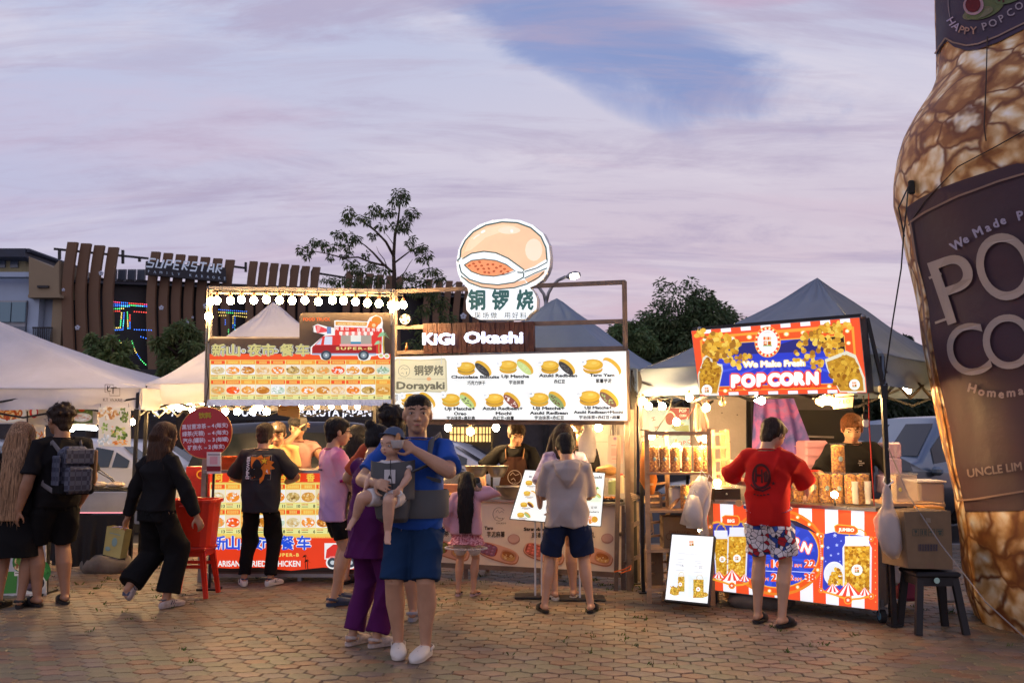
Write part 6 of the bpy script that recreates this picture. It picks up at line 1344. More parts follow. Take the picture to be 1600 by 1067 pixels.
for i,(u,v1,lb) in enumerate([(1337,787,'front stack of clear cups on the popcorn counter'),(1357,787,'right stack of clear cups at the counter end')]):
    c = P(u,v1,cy(u)-.14);t = thing('cup_stack',c,lb,'cups','stacks of clear cups'); 
    for k in range(3):m = MB();m.lathe([(.022,k*.045),(.028,.09+k*.045),(.031,.092+k*.045)],c,14);m.build('cup',pmat('frosted_cup',(.8,.75,.68),.25,alpha=.55),t,smooth=True)
t,a,c = item('cash_box','black cash box with a round lock beside the wooden ladder','cash box',1116,763,1158,784,7.75,.3,M['black_metal'],.006)
m = MB();m.ell((a.x*.55+c.x*.45,7.742,(a.z+c.z)/2+.01),.009);m.build('lock',M['galv'],t);m = MB();m.box(((a.x+c.x)/2,7.74,c.z+.012),(c.x-a.x,.012,.02));m.build('rim',M['galv'],t)
for i,(u,v0,v1,w_,lb) in enumerate([(1146,735,763,9,'tall clear bottle standing on the black cash box'),(1155,738,763,8,'shorter clear bottle on the cash box against the customer')]):
    c = P(u,v1,7.88);h = P(u,v0,7.88).z-c.z;r = w_/2*PX(7.88);t = thing('clear_bottle',c,lb,'bottle','clear bottles on the cash box');m = MB();m.lathe([(0,0),(r,.003),(r,h*.62),(r*.45,h*.82),(r*.45,h)],c,14);m.build('body',M['clear'],t,smooth=True);m = MB();m.cyl(c+V(0,0,h),c+V(0,0,h+.015),r*.5);m.build('cap',M['white_plastic'],t)
t = thing('paper_cone',P(1146,735,7.8),'pale paper cone standing by the clear bottles','paper cone');m = MB();m.lathe([(.004,0),(.03,.09),(.028,.09)],P(1146,734,7.85),14);m.build('cone',pmat('cream_paper',(.75,.66,.52),.7),t)
t = thing('wooden_disc',P(1154,786,7.55),'small round wooden tag hung on the edge of the popcorn counter','tag');m = MB();p = P(1154,786,7.5);m.cyl(p,p+V(.008,.01,0),.03,n=18);m.build('disc',pmat('ply_disc',(.7,.45,.2),.6),t)
# rack extras
t,a,c = item('brown_carton','brown wooden crate board on the lower rack shelf','crate',1036,807,1092,857,8.05,.2,M['card'],.004)
b = PBoard([(1036,807),(1092,807),(1092,857),(1036,857)],[8.045]*4);b.text('nature',1062,830,6,'#5a3820',1,wd=32,rot=3);b.ring(1045,838,4,5,1,'#5a3820',1);b.build('print',PM['ink'],t)
t,a,c = item('storage_carton','tan storage box with dark marks on the bottom rack shelf','box',1013,862,1037,916,8.1,.25,M['card'],.004)
t,a,c = item('scale','white kitchen scale on the second rack shelf','scale',1049,762,1064,797,8.15,.15,M['white_plastic'],.01)
m = MB();m.lathe([(0,0),(.06,0),(.06,.015),(0,.02)],P(1057,761,8.2),16);m.build('pan',M['steel'],t)
t,a,c = item('thermos','grey thermos jug on the second rack shelf at left','jug',1014,768,1036,797,8.2,.12,pmat('grey_jug',(.2,.16,.13),.4),.03)
t = thing('paper_bundle',P(1024,770,8.0),'orange cloth bundle hanging at the left side of the rack','cloth');c = P(1013,735,8.1);m = MB();m.tube([P(1008,690,8.2),P(1010,720,8.15),P(1014,750,8.1),P(1017,772,8.1)],[(.025,.02),(.06,.05),(.08,.05),(.03,.03)],14)
for p in m.v:p += V(.012*noise.noise(p*20),.012*noise.noise(p*17+V(5)),0)
m.build('cloth',pmat('orange_cloth',(.75,.25,.04),.8,var=.2),t,smooth=True)
for i,(pts,rr,lb) in enumerate([([P(1098,745,7.75),P(1094,765,7.72),P(1086,790,7.7),P(1080,822,7.7)],[(.035,.03),(.10,.05),(.10,.06),(.13,.06)],'bunch of white plastic bags hung over the rack side'),([P(1086,775,7.68),P(1082,800,7.66),P(1085,824,7.66)],[(.05,.04),(.10,.05),(.09,.05)],'lower white plastic bag hanging in front of the shelves'),([P(1110,752,7.7),P(1100,790,7.66),P(1096,812,7.64),P(1102,836,7.62)],[(.03,.02),(.07,.04),(.06,.04),(.035,.03)],'narrow white plastic bag draped against the cart corner')]):
    t = thing('plastic_bag',pts[-1],lb,'plastic bag','white plastic bags by the rack');m = MB();m.tube(pts,rr,20)
    for p in m.v:p += V(.02*noise.noise(p*16+V(i)),.02*noise.noise(p*14+V(3)),.01*noise.noise(p*20))
    m.build('film',pmat('white_bag',(.60,.54,.50),.4,alpha=.85,bump=.5,bscale=20),t,smooth=True);m = MB();m.tube([pts[0]+V(-.03,0,0),pts[0]+V(-.01,0,.06),pts[0]+V(.03,0,.01)],.006,5);m.build('handle',M['white_plastic'],t)
# wrapped lamp in clear plastic
t = thing('plastic_umbrella',P(1094,696,7.9),'folded clear plastic hanging from the sign and glowing from a bulb behind','plastic wrap');m = MB();m.tube([P(1090,630,7.9),P(1092,640,7.9),P(1096,660,7.9),P(1097,678,7.9),P(1094,696,7.9)],[(.012,.012),(.05,.04),(.068,.05),(.06,.045),(.01,.01)],9)
for p in m.v:p += V(.008*noise.noise(p*30),.01*noise.noise(p*30+V(2)),0)
m.build('film',pmat('amber_film',(.9,.72,.5),.25,alpha=.4,bump=.6,bscale=30),t)
for k in range(4):m = MB();m.tube([P(1090,630,7.88),P(1085+k*5.5,648,7.86),P(1084+k*7,675,7.86),P(1094,696,7.87)],.004,5);m.build('rib',pmat('amber_edge',(.85,.5,.2),.3) if k == 0 else bpy.data.materials['amber_edge'],t)
m = MB();m.tube([P(1086,619,7.9),P(1086,630,7.9),P(1090,632,7.9)],.005,5);m.tube([P(1094,619,7.9),P(1098,632,7.9),P(1103,640,7.9)],.005,5);m.beam(P(1086,634,7.85),P(1074,655,7.85),.012);m.build('cord',pmat('pink_cord',(.6,.25,.15),.6),t)
# happy popcorn banner behind the rack
t = thing('banner',P(1045,697,9.3),'blue banner with red lettering hanging behind the wooden rack','banner');b = PBoard([(10,195),(412,195),(425,520),(10,520)],[9.3]*4,DT);b.slab([(8,700),(425,700),(412,195),(8,195)],.01,'sheet',pmat('banner_white',(.6,.6,.65),.6),t)
b.poly([(120,520),(85,430),(60,300),(55,200),(410,200),(418,520)],'#7fa8bc',1);b.poly([(215,200),(260,260),(330,300),(410,290),(410,200)],'#7a2838',2);b.ring(248,290,45,60,12,'#c8b8b8',3,24);b.ell(248,290,36,50,'#6e2430',3,20);b.poly([(260,335),(330,350),(405,340),(408,395),(300,388),(265,365)],'#70845c',2)
b.text('POP',357,222,28,'#d8cfd6',4,bold=.03,wd=62);b.text('CORN',357,262,22,'#d8cfd6',4,bold=.03,wd=56)
for ch,x,y,r_ in [('H',112,290,75),('A',135,360,62),('P',165,410,52),('P',195,440,42),('Y',228,462,30),('P',292,488,12),('O',332,492,4),('P',370,488,-4),('C',408,478,-10)]:b.text(ch,x,y,34,'#e8e0e4',4,bold=.1,rot=r_);b.text(ch,x,y,34,'#b83a3c',6,bold=.03,rot=r_)
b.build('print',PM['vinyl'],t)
# backdrop of the stall: grey panel, tie-dye cloth, dark opening
t = thing('partition_panel',P(1140,800,9.6),'grey plastered panel behind the wooden ladder','partition');b = PBoard([(1080,615),(1165,615),(1165,900),(1080,900)],[9.5]*4);b.slab([(1080,900),(1166,900),(1166,612),(1080,612)],.06,'panel',pmat('grey_plaster',(.30,.27,.27),.8,var=.15,vscale=4,bump=.2),t)
for u,v in ((1128,645),(1152,648),(1140,690)):b.ell(u,v,1.2,1,'#3a3436',1,8)
b.build('print',PM['ink'],t)
t = thing('service_hatch',V(P(1230,700,9.7).x,9.75,0),'dark kitchen van side with a serving hatch behind the popcorn seller','kitchen van'); 
a,c = P(1166,600,9.7),P(1345,800,9.7);m = MB();m.box(((a.x+c.x)/2,10.4,1.3),(c.x-a.x,1.2,1.9));m.build('body',pmat('van_side',(.12,.11,.12),.5,var=.2),t);m = MB();a2,c2 = P(1166,612,9.65),P(1178,800,9.65);m.box(((a2.x+c2.x)/2,9.68,(a2.z+c2.z)/2),(c2.x-a2.x,.06,a2.z-c2.z));m.build('post',M['black_metal'],t)
a2,c2 = P(1196,640,9.7),P(1340,700,9.7);m = MB();m.box(((a2.x+c2.x)/2,9.79,(a2.z+c2.z)/2),(c2.x-a2.x,.04,a2.z-c2.z));m.build('hatch',pmat('hatch_dark',(.02,.02,.02),.5),t);m = MB();m.beam(P(1240,681,9.6),P(1300,683,9.6),.12,.02);m.build('ledge',M['galv'],t);m = MB();m.beam(P(1180,650,9.66),P(1180,668,9.66),.03);m.build('latch',M['white_plastic'],t)
dye = bpy.data.materials.new('tie_dye');dye.use_nodes = True;nt = dye.node_tree;tcn = nd(nt,'ShaderNodeTexCoord');nn = nd(nt,'ShaderNodeTexNoise',i_Scale=3.2,i_Detail=4.0,i_Distortion=1.2);nt.links.new(tcn.outputs['Object'],nn.inputs['Vector'])
rp = ramp(nt,[(.25,srgb('#3f55a0')),(.42,srgb('#7f62b8')),(.52,srgb('#b868ae')),(.62,srgb('#8d78c4')),(.75,srgb('#4f86b8'))]);nt.links.new(nn.outputs[0],rp.inputs[0]);nt.links.new(rp.outputs[0],nt.nodes['Principled BSDF'].inputs['Base Color']);nt.nodes['Principled BSDF'].inputs['Roughness'].default_value = .8
t = thing('tie_dye_cloth',P(1210,740,9.3),'purple and blue tie dyed cloth hanging behind the red shirted customer','cloth');q = [P(1178,625,9.45),P(1240,622,9.45),P(1282,742,9.2),P(1176,742,9.3)]
m = MB();m.grid(lambda u,v:(q[0]*(1-u)+q[1]*u)*(1-v)+(q[3]*(1-u)+q[2]*u)*v+V(0,.05*math.sin(u*22+v*3)*(.3+v),0),40,12);m.build('cloth',dye,t,smooth=True)
t,a,c = item('pink_tub','stack of pink translucent tubs behind the popcorn counter','tub',1258,688,1296,735,8.6,.3,pmat('pink_plastic',(.6,.3,.38),.35,alpha=.9),.02)
for k in range(3):m = MB();m.box(((a.x+c.x)/2,8.74,c.z+(a.z-c.z)*(.2+.3*k)),(c.x-a.x+.02,.32,.012));m.build('rim',bpy.data.materials['pink_plastic'],t)
lil = pmat('lilac_wrap',(.42,.32,.52),.5,var=.25,vscale=8,bump=.4)
for i,(u0,v0,u1,v1,lb) in enumerate([(1387,691,1410,715,'upper lilac wrapped box right of the tent pole'),(1388,715,1411,742,'middle lilac wrapped box right of the tent pole'),(1384,742,1404,772,'lowest lilac wrapped box behind the hanging bag')]):
    t,a,c = item('wrapped_box',lb,'box',u0,v0,u1,v1,8.0,.25,lil,.015,group='lilac wrapped boxes');m = MB();m.box(((a.x+c.x)/2,7.995,(a.z+c.z)/2),(.03,.004,a.z-c.z));m.build('tape',M['clear'],t)
# side table with boxes
stb = thing('side_table',V(P(1430,900,7.6).x,7.6,0),'dark side table beside the popcorn cart','table');a,c = P(1384,787,7.3),P(1480,792,7.3);m = MB();m.box(((a.x+c.x)/2,7.6,a.z-.012),(c.x-a.x,.55,.024));m.build('tabletop',M['wood'],stb)
for x in (a.x+.03,c.x-.03):
    for y in (7.37,7.83):m = MB();m.beam((x,y,0),(x,y,a.z-.02),.03);m.build('leg',M['black_metal'],stb)
t = thing('clear_container',P(1418,786,7.5),'tall clear square container with a small yellow sticker','container');a,c = P(1401,742,7.5),P(1436,784,7.5);m = MB();w_ = c.x-a.x;m.box(((a.x+c.x)/2,7.6,(a.z+c.z)/2),(w_,.17,a.z-c.z));m.build('shell',pmat('smoky_clear',(.75,.62,.5),.2,alpha=.38),t);m = MB();m.box(((a.x+c.x)/2,7.6,a.z+.008),(w_+.01,.18,.016));m.build('lid',M['clear'],t);m = MB();m.ell((a.x+.03,7.512,(a.z+c.z)/2-.01),(.014,.003,.018));m.build('sticker',pmat('yellow_sticker',(.7,.6,.15),.5),t)
t,a,c = item('storage_box','wide translucent storage box behind the cardboard box','storage box',1437,754,1478,797,7.65,.3,pmat('milky_plastic',(.55,.45,.38),.3,alpha=.75),.015);m = MB();m.box(((a.x+c.x)/2,7.8,a.z+.01),(c.x-a.x+.03,.33,.02),bev=.006);m.build('lid',M['white_plastic'],t)
t,a,c = item('snack_tray','orange snack tray on top of the cardboard box','tray',1444,791,1477,799,7.05,.2,pmat('orange_tray',(.75,.3,.05),.4),.01)
bst = thing('plastic_stool',(P(1452,900,6.85).x,6.85,0),'black plastic stool carrying the cardboard box','stool');sx0 = P(1452,900,6.85).x;szz = P(0,889,6.85).z
m = MB();m.box((sx0,6.85,szz-.02),(.34,.32,.04),bev=.012);m.box((sx0,6.85,szz-.07),(.3,.28,.07));m.build('seat',M['black_plastic'],bst)
for sx_ in (-1,1):
    for sy_ in (-1,1):m = MB();m.beam(V(sx0+sx_*.18,6.85+sy_*.16,0),V(sx0+sx_*.13,6.85+sy_*.12,szz-.03),.05,.035);m.build('leg',M['black_plastic'],bst)
m = MB();m.cyl((sx0-.02,6.69,szz-.06),(sx0-.02,6.688,szz-.06),.022,n=16);m.build('sticker',pmat('green_sticker',(.4,.6,.5),.5),bst)
t = thing('cardboard_box',P(1452,889,6.85),'cardboard box with handling symbols and barcode on the black stool','box');DB2 = (1140,600,2.736)
b = PBoard([(745,545),(945,540),(955,790),(765,785)],[6.66,6.74,6.74,6.66],DB2);b.slab([(765,787),(955,792),(945,541),(745,545)],.32,'body',M['card'],t)
for i,x in enumerate((795,828,862,898)):
    b.rect(x-14,618,28,2,'#3c4a40',1);b.rect(x-14,646,28,2,'#3c4a40',1);b.rect(x-14,618,2,30,'#3c4a40',1);b.rect(x+12,618,2,30,'#3c4a40',1)
b.poly([(788,623),(802,623),(799,634),(796,636),(796,641),(800,643),(790,643),(794,641),(794,636),(791,634)],'#3c4a40',1.5);b.rect(820,623,5,20,'#3c4a40',1.5);b.rect(832,623,5,20,'#3c4a40',1.5);b.ell(862,634,10,8,'#3c4a40',1.5,12,0,180,360);b.line([(862,634),(862,644)],2,'#3c4a40',1.5);b.rect(889,624,18,8,'#3c4a40',1.5);b.rect(893,634,12,9,'#3c4a40',1.5)
for i in range(22):b.rect(805+i*3.9,683,1.4+(i*7 % 3)*.8,30,'#3a3848',1)
b.poly([(838,570),(858,572),(860,592),(840,590)],'#8a7a66',1);b.rect(842,760,30,28,'#7a6048',.8)
b.build('print',PM['ink'],t)
m = MB();m.hexa([b.at(838,548,1),b.at(860,548,1),b.at(860,548,1)-b.n*.3,b.at(838,548,1)-b.n*.3]+[p+V(0,0,.003) for p in (b.at(838,548,1),b.at(860,548,1),b.at(860,548,1)-b.n*.3,b.at(838,548,1)-b.n*.3)]);m.build('tape',M['clear'],t)
# hanging bag on the pole
t = thing('plastic_bag',P(1390,870,6.75),'translucent knotted plastic bag full of scraps hanging from the tent pole','plastic bag');YH = 6.72
m = MB();m.tube([P(1388,800,YH),P(1388,812,YH),P(1390,835,YH),P(1393,855,YH),P(1396,868,YH)],[(.03,.03),(.075,.05),(.085,.06),(.065,.05),(.03,.03)],20)
for p in m.v:p += V(.012*noise.noise(p*26),.012*noise.noise(p*24+V(3)),.01*noise.noise(p*20))
m.build('scraps',pmat('bag_scraps',(.5,.42,.38),.6,var=.4,vscale=18,bump=.6),t,smooth=True)
m = MB();m.tube([P(1385,757,YH),P(1387,770,YH),P(1387,790,YH),P(1386,812,YH),P(1389,835,YH),P(1394,858,YH),P(1398,872,YH)],[(.012,.01),(.035,.025),(.045,.04),(.095,.06),(.10,.07),(.08,.06),(.03,.03)],22)
for p in m.v:p += V(.014*noise.noise(p*22+V(1)),.014*noise.noise(p*20+V(3)),0)
m.build('film',M['poly_bag'],t,smooth=True)
m = MB();m.tube([P(1382,745,YH+.1),P(1380,752,YH),P(1386,760,YH)],.006,5);m.tube([P(1392,748,YH+.1),P(1396,752,YH),P(1386,760,YH)],.006,5);m.build('handle',M['white_plastic'],t)
# stuff under the side table
for i,(u0,v0,u1,v1,Yq,mt,nm,lb,ct) in enumerate([(1392,880,1410,915,7.5,'white_plastic','paper_stack','crumpled pale papers below the side table','papers'),(1405,905,1440,945,7.7,'pinkd','basket','dull pink basket on the ground under the side table','basket'),(1478,905,1500,950,7.6,'white_plastic','detergent_bottle','white bottle in shade beside black stool','bottle')]):
    if mt == 'pinkd':M[mt] = pmat('dull_pink',(.35,.06,.12),.5)
    t,a,c = item(nm,lb,ct,u0,v0,u1,min(v1,686+1350*1.46/Yq-2),Yq,.16,M[mt],.03);m = MB();m.box(((a.x+c.x)/2,Yq+.08,a.z+.012),((c.x-a.x)*.6,.1,.024),bev=.008);m.build('top',M[mt],t)
# socket extension hanging under tent
t = tag(empty('power_socket',P(1353,660,7.3)),'white multi socket hanging on a cable in front of the dark trees','socket');m = MB();m.box(P(1353,661,7.3),(.05,.03,.06),bev=.01);m.build('body',M['white_plastic'],t);m = MB();m.tube([P(1349,618,7.3),P(1350,640,7.3),P(1352,655,7.3)],.007,6);m.box(P(1353,650,7.3),(.06,.03,.04));m.build('cable',M['rope'],t)
t = tag(empty('red_cable',P(1362,780,7.2)),'thin red cable dropping past the popcorn seller','cable');m = MB();m.tube([P(1357,600,7.25),P(1358,660,7.2),P(1362,730,7.2),P(1366,790,7.2)],.005,5);m.build('wire',pmat('red_wire',(.5,.03,.02),.5),t)
t = tag(empty('paper_note',P(1320,640,7.9)),'paper price note reading two ten taped under the popcorn sign','note');b = PBoard([(1303,616),(1334,614),(1332,636),(1302,639)],[7.6]*4,z0=.002);b.slab([(1302,639),(1332,636),(1334,614),(1303,616)],.004,'sheet',pmat('note_paper',(.6,.42,.25),.7),t);b.text('210',1318,627,7,'#6a4a30',1,wd=20,rot=-3);b.build('print',PM['ink'],t)
t = tag(empty('paper_note',P(1282,630,7.9)),'blank curled paper card next to the price note','note');b = PBoard([(1276,617),(1293,621),(1286,636),(1274,630)],[7.65]*4,z0=.002);b.slab([(1274,630),(1286,636),(1293,621),(1276,617)],.004,'sheet',bpy.data.materials['note_paper'],t);b.rect(1280,624,6,1,'#9a7a50',1);b.build('print',PM['ink'],t)
# standing menu light in front
D9 = (1030,820,8.21)
t = thing('menu_stand',V(P(1075,945,7.6).x,7.7,0),'lit white price board leaning on the ground beside the popcorn cart','menu stand')
b = PBoard([(155,105),(712,140),(630,1025),(65,965)],[7.98,7.72,7.42,7.6],D9);b.slab([(65,968),(632,1028),(714,140),(155,103)],.035,'light_box',M['black_plastic'],t)
b.poly([(80,952),(620,1005),(697,152),(168,122)],'#fbfdff',1);logo(b,418,240,68,2)
b.text('We Make Fresh Popcorn',405,372,15,'#9aa0a8',2,wd=320,rot=3)
for x,y,w_ in [(275,440,90),(270,475,60),(515,463,120),(515,493,60),(265,580,125),(505,605,125)]:b.rect(x-w_/2,y-3,w_,6,'#b4b8c0',2)
b.text('RM',232,510,18,'#8a8e96',2,wd=34);b.text('16',292,518,36,'#6a6e76',2,wd=50);b.text('RM',475,530,18,'#8a8e96',2,wd=34);b.text('22',535,538,36,'#5a5e66',2,wd=50)
b.poly([(130,905),(345,915),(355,640),(150,620)],'#eaf3f8',1.5);b.poly([(360,930),(610,955),(630,660),(375,640)],'#e6f0f6',1.5)
b.rect(245,665,82,190,'#bfa22c',3);b.ring(287,655,36,50,6,'#c8b070',2.5,14,180,360);b.rect(250,640,75,26,'#f0e8e0',3)
b.ell(200,850,60,55,'#c0a030',3);b.rect(440,700,132,235,'#b89c2c',3);b.ring(520,690,40,52,6,'#b89c60',2.5,14,180,360);b.ell(575,895,55,32,'#c0a438',3)
for (x0_,y0_,w_,h_,n) in [(247,668,78,184,90),(142,790,110,110,60),(442,704,128,226,150),(530,870,90,50,30)]:popc(b,lambda:(x0_+rngp.random()*w_,y0_+rngp.random()*h_),n,rngp,8,4,('#d8a838','#b88020','#ecc85a','#9a6414'))
b.ell(275,765,22,25,'#ffffff',6,16);b.ell(505,828,27,28,'#ffffff',6,16);b.ell(275,765,9,9,'#b06a50',7,8);b.ell(505,828,11,11,'#b06a50',7,8)
b.build('print',PM['backlit'],t)
m = MB();m.beam(b.at(600,200,0)-b.n*.05,V(b.at(640,900,0).x+.02,7.95,0),.03);m.beam(b.at(200,200,0)-b.n*.05,V(b.at(100,900,0).x+.05,8.1,0),.03);m.build('leg',M['wood'],t)
# a stone beneath the cart
t = thing('stone',V(P(1190,935,7.8).x,7.8,0),'grey rounded stone under the popcorn cart behind the customer','stone');m = MB();m.ell(V(P(1190,935,7.8).x,7.8,.05),(.3,.14,.10),nu=24,nv=14)
for p in m.v:p += V(0,0,.03*noise.noise(p*8))
m.build('rock',pmat('rock',(.16,.14,.12),.9,var=.4,bump=.5,bscale=12),t,smooth=True)
t = thing('stone',V(P(125,900,9.3).x,9.3,0),'low pale kerb stones under the black draped counter','stone');m = MB()
x0_ = P(105,900,9.6).x
for k in range(1):m.ell(V(x0_+.35,9.75,.08),(.3,.12,.14),nu=22,nv=12)
for p in m.v:p += V(0,0,.05*noise.noise(p*7))
m.build('rock',bpy.data.materials['rock'],t,smooth=True)
# cable tangle left of the rack
t = tag(empty('cable_coil',P(1000,790,8.6)),'loops of pale cable hanging left of the wooden rack','cable');m = MB()
for k in range(5):m.tube([P(985+k,770+k*3,8.5+.03*k),P(1000+k*2,775,8.5),P(1010+k*2,790+k*3,8.45),P(1013+k*2,815+k*5,8.45),P(1006,850,8.5)],.006,5)
m.build('wire',pmat('pale_cable',(.4,.3,.2),.5),t)

# ---------------------------------------------------------------- inflatable bottle
BB = V(4.8,7.0,0);ax = V(math.tan(R(-2.5)),math.tan(R(5)),1).normalized()
SIL = [(1459,-260),(1459,-60),(1460,0),(1462,60),(1463,128),(1452,158),(1432,190),(1412,225),(1400,258),(1394,290),(1396,325),(1404,352),(1411,385),(1424,440),(1437,500),(1450,590),(1462,640),(1474,700),(1487,760),(1496,820),(1503,880),(1512,930),(1528,975)]
def ray(u,v):return (P(u,v,1.0)-CAMO).normalized()
prof = []
for u,v in SIL:
    d = ray(u,v);n = d.cross(ax).normalized();r = abs((BB-CAMO).dot(n));A = np.array([[d.dot(d),-d.dot(ax)],[d.dot(ax),-1.0]]);bb = np.array([(BB-CAMO).dot(d),(BB-CAMO).dot(ax)]);tt,hh = np.linalg.solve(A,bb);prof.append((hh,r))
prof.sort();H_ = [p[0] for p in prof];R_ = [p[1] for p in prof]
e1 = (V(-.2,-1,0)-ax*V(-.2,-1,0).dot(ax)).normalized();e2 = ax.cross(e1)
def b_r(h):return float(np.interp(h,H_,R_))
def b_pt(phi,h,off=0):r = b_r(h)+off;return BB+ax*h+(e1*math.cos(phi)+e2*math.sin(phi))*r
def b_hit(u,v):
    d = ray(u,v);t0 = 4.5;pt_ = None
    f = lambda t:((CAMO+d*t-BB)-ax*(CAMO+d*t-BB).dot(ax)).length-b_r((CAMO+d*t-BB).dot(ax))
    t = t0
    while t < 10.5 and f(t) > 0:t += .08
    if t >= 10.5:t = 7.6
    lo,hi = t-.08,t
    for _ in range(14):
        mid = (lo+hi)/2
        if f(mid) > 0:lo = mid
        else:hi = mid
    return CAMO+d*hi
def b_coord(p):q = p-BB;h = q.dot(ax);s_ = q-ax*h;return math.atan2(s_.dot(e2),s_.dot(e1)),h
bt = thing('inflatable_bottle',BB,'giant inflatable popcorn bottle with dark label at the right edge','inflatable')
bm = bpy.data.materials.new('printed_popcorn_fabric');bm.use_nodes = True;nt = bm.node_tree;pb_ = nt.nodes['Principled BSDF']
tcn = nd(nt,'ShaderNodeTexCoord');ns = nd(nt,'ShaderNodeTexNoise',i_Scale=3.0,i_Detail=3.0);nt.links.new(tcn.outputs['Object'],ns.inputs['Vector'])
vm_ = nd(nt,'ShaderNodeVectorMath',operation='MULTIPLY_ADD');nt.links.new(ns.outputs[1],vm_.inputs[0]);vm_.inputs[1].default_value = (.3,.3,.3);nt.links.new(tcn.outputs['Object'],vm_.inputs[2])
mpv = nd(nt,'ShaderNodeMapping');mpv.inputs['Scale'].default_value = (1,1,1.35);nt.links.new(vm_.outputs[0],mpv.inputs[0])
e3 = nd(nt,'ShaderNodeTexVoronoi',i_Scale=2.8);e3.feature = 'DISTANCE_TO_EDGE';nt.links.new(mpv.outputs[0],e3.inputs['Vector']);vo = nd(nt,'ShaderNodeTexVoronoi',i_Scale=2.8);nt.links.new(mpv.outputs[0],vo.inputs['Vector'])
sep_ = nd(nt,'ShaderNodeSeparateXYZ');nt.links.new(vo.outputs['Color'],sep_.inputs[0])
v2 = nd(nt,'ShaderNodeTexVoronoi',i_Scale=7.5);v2.feature = 'SMOOTH_F1';v2.inputs['Smoothness'].default_value = .25;nt.links.new(vm_.outputs[0],v2.inputs['Vector'])
n3 = nd(nt,'ShaderNodeTexNoise',i_Scale=9.0,i_Detail=4.0,i_Roughness=.55,i_Distortion=.6);nt.links.new(tcn.outputs['Object'],n3.inputs['Vector'])
val = mth(nt,'ADD',mth(nt,'MULTIPLY_ADD',v2.outputs['Distance'],-.95,.86),mth(nt,'MULTIPLY_ADD',n3.outputs[0],.55,-.275));val = mth(nt,'ADD',val,mth(nt,'MULTIPLY_ADD',sep_.outputs[0],.42,-.26));val = mth(nt,'ADD',val,mth(nt,'MULTIPLY',e3.outputs['Distance'],.5))
ca = ramp(nt,[(.10,srgb('#96602e')),(.30,srgb('#c08c50')),(.48,srgb('#dcb680')),(.66,srgb('#eed8b0')),(.88,srgb('#faf2e2'))]);nt.links.new(val,ca.inputs[0])
eg = nd(nt,'ShaderNodeMapRange',i_From_Min=.0,i_From_Max=.10);eg.interpolation_type = 'SMOOTHSTEP';nt.links.new(e3.outputs['Distance'],eg.inputs[0])
nt.links.new(mixc(nt,eg.outputs[0],srgb('#76431f'),ca.outputs[0]),pb_.inputs['Base Color']);pb_.inputs['Roughness'].default_value = .55
bpn = nd(nt,'ShaderNodeBump',i_Strength=.35,i_Distance=.05);n4 = nd(nt,'ShaderNodeTexNoise',i_Scale=2.5,i_Detail=4.0,i_Distortion=.8);nt.links.new(tcn.outputs['Object'],n4.inputs['Vector']);nt.links.new(n4.outputs[0],bpn.inputs['Height']);nt.links.new(bpn.outputs[0],pb_.inputs['Normal'])
m = MB();hs = [H_[0]-.05+(H_[-1]-H_[0]+.05)*i/90 for i in range(91)]
def brp(u,v):
    phi = -math.pi+2*math.pi*u;h = H_[0]+(H_[-1]-H_[0])*v;return b_pt(phi,h,.010*math.sin(phi*12)*(1 if h < .6 else .2)+.02*noise.noise(V(phi*2,h*2,1)))
def brp2(u,v):
    p = brp(u,v);return p
m.grid(brp2,96,90)
low = [brp(i/96,0) for i in range(96)]; 
m.add([V(p.x*.93+BB.x*.07,p.y*.93+BB.y*.07,0.0) if False else V((p.x-BB.x)*.86+BB.x,(p.y-BB.y)*.86+BB.y,.005) for p in low]+low,[(96+i,96+(i+1) % 96,(i+1) % 96,i) for i in range(96)])
top = [brp(i/96,1) for i in range(96)];tc_ = sum(top,Vector())/96+ax*.35;m.add(top+[tc_],[(i,(i+1) % 96,96) for i in range(96)]);m.build('body',bm,bt,smooth=True)
lab = pmat('label_fabric',(.052,.022,.033),.6,var=.2,vscale=3,bump=.3,bscale=4,bdist=.04)
phL,hT = b_coord(b_hit(1417,326));phL2,hB = b_coord(b_hit(1499,799));ph_i,hTi = b_coord(b_hit(1426.7,346.8));ph_j,hBi = b_coord(b_hit(1502,781))
sg = 1 if phL < 0 else -1;phC = 0.0
phM = b_coord(b_hit(1655,560))[0];span = abs(phM-phL);hT2 = b_coord(b_hit(1600,257.7))[1]
def phi_at(u):return phL+(phM-phL)*2*u
m = MB();m.grid(lambda u,v:b_pt(phi_at(u),hB+((hT*(1-u)+hT2*u if u < .5 else (hT+hT2)/2*0+hT2)-hB)*v,.012+.02*noise.noise(V(phi_at(u)*2,(hB+(hT-hB)*v)*2,1))),50,60);m.build('label',lab,bt,smooth=True)
class BBoard(Board):
    def __init__(s):s.mb = MB();s.fn = None;s.lz = .002;s.z0 = .03;s.W = s.H = 1
    def at(s,x,y,z=0):
        p = b_hit(x,y);ph,h = b_coord(p);return b_pt(ph,h,s.z0+z*s.lz+.02*noise.noise(V(ph*2,h*2,1)))
b = BBoard();cr1 = '#8d7264';lt_ = '#a8988e'
def pxline(pts,wd,c,z,sub=10):
    q = []
    for (x0_,y0_),(x1_,y1_) in zip(pts,pts[1:]):
        for i in range(sub):q.append((x0_+(x1_-x0_)*i/sub,y0_+(y1_-y0_)*i/sub))
    q.append(pts[-1]);b.line(q,wd,c,z)
pxline([(1604,272.5),(1560,285),(1500,307),(1450,332),(1427,347)],3.2,cr1,1);pxline([(1427,347),(1437,405),(1447,480),(1462,580),(1480,680),(1501,781)],3,cr1,1);pxline([(1501,782),(1530,779),(1560,774),(1604,767)],3,cr1,1)
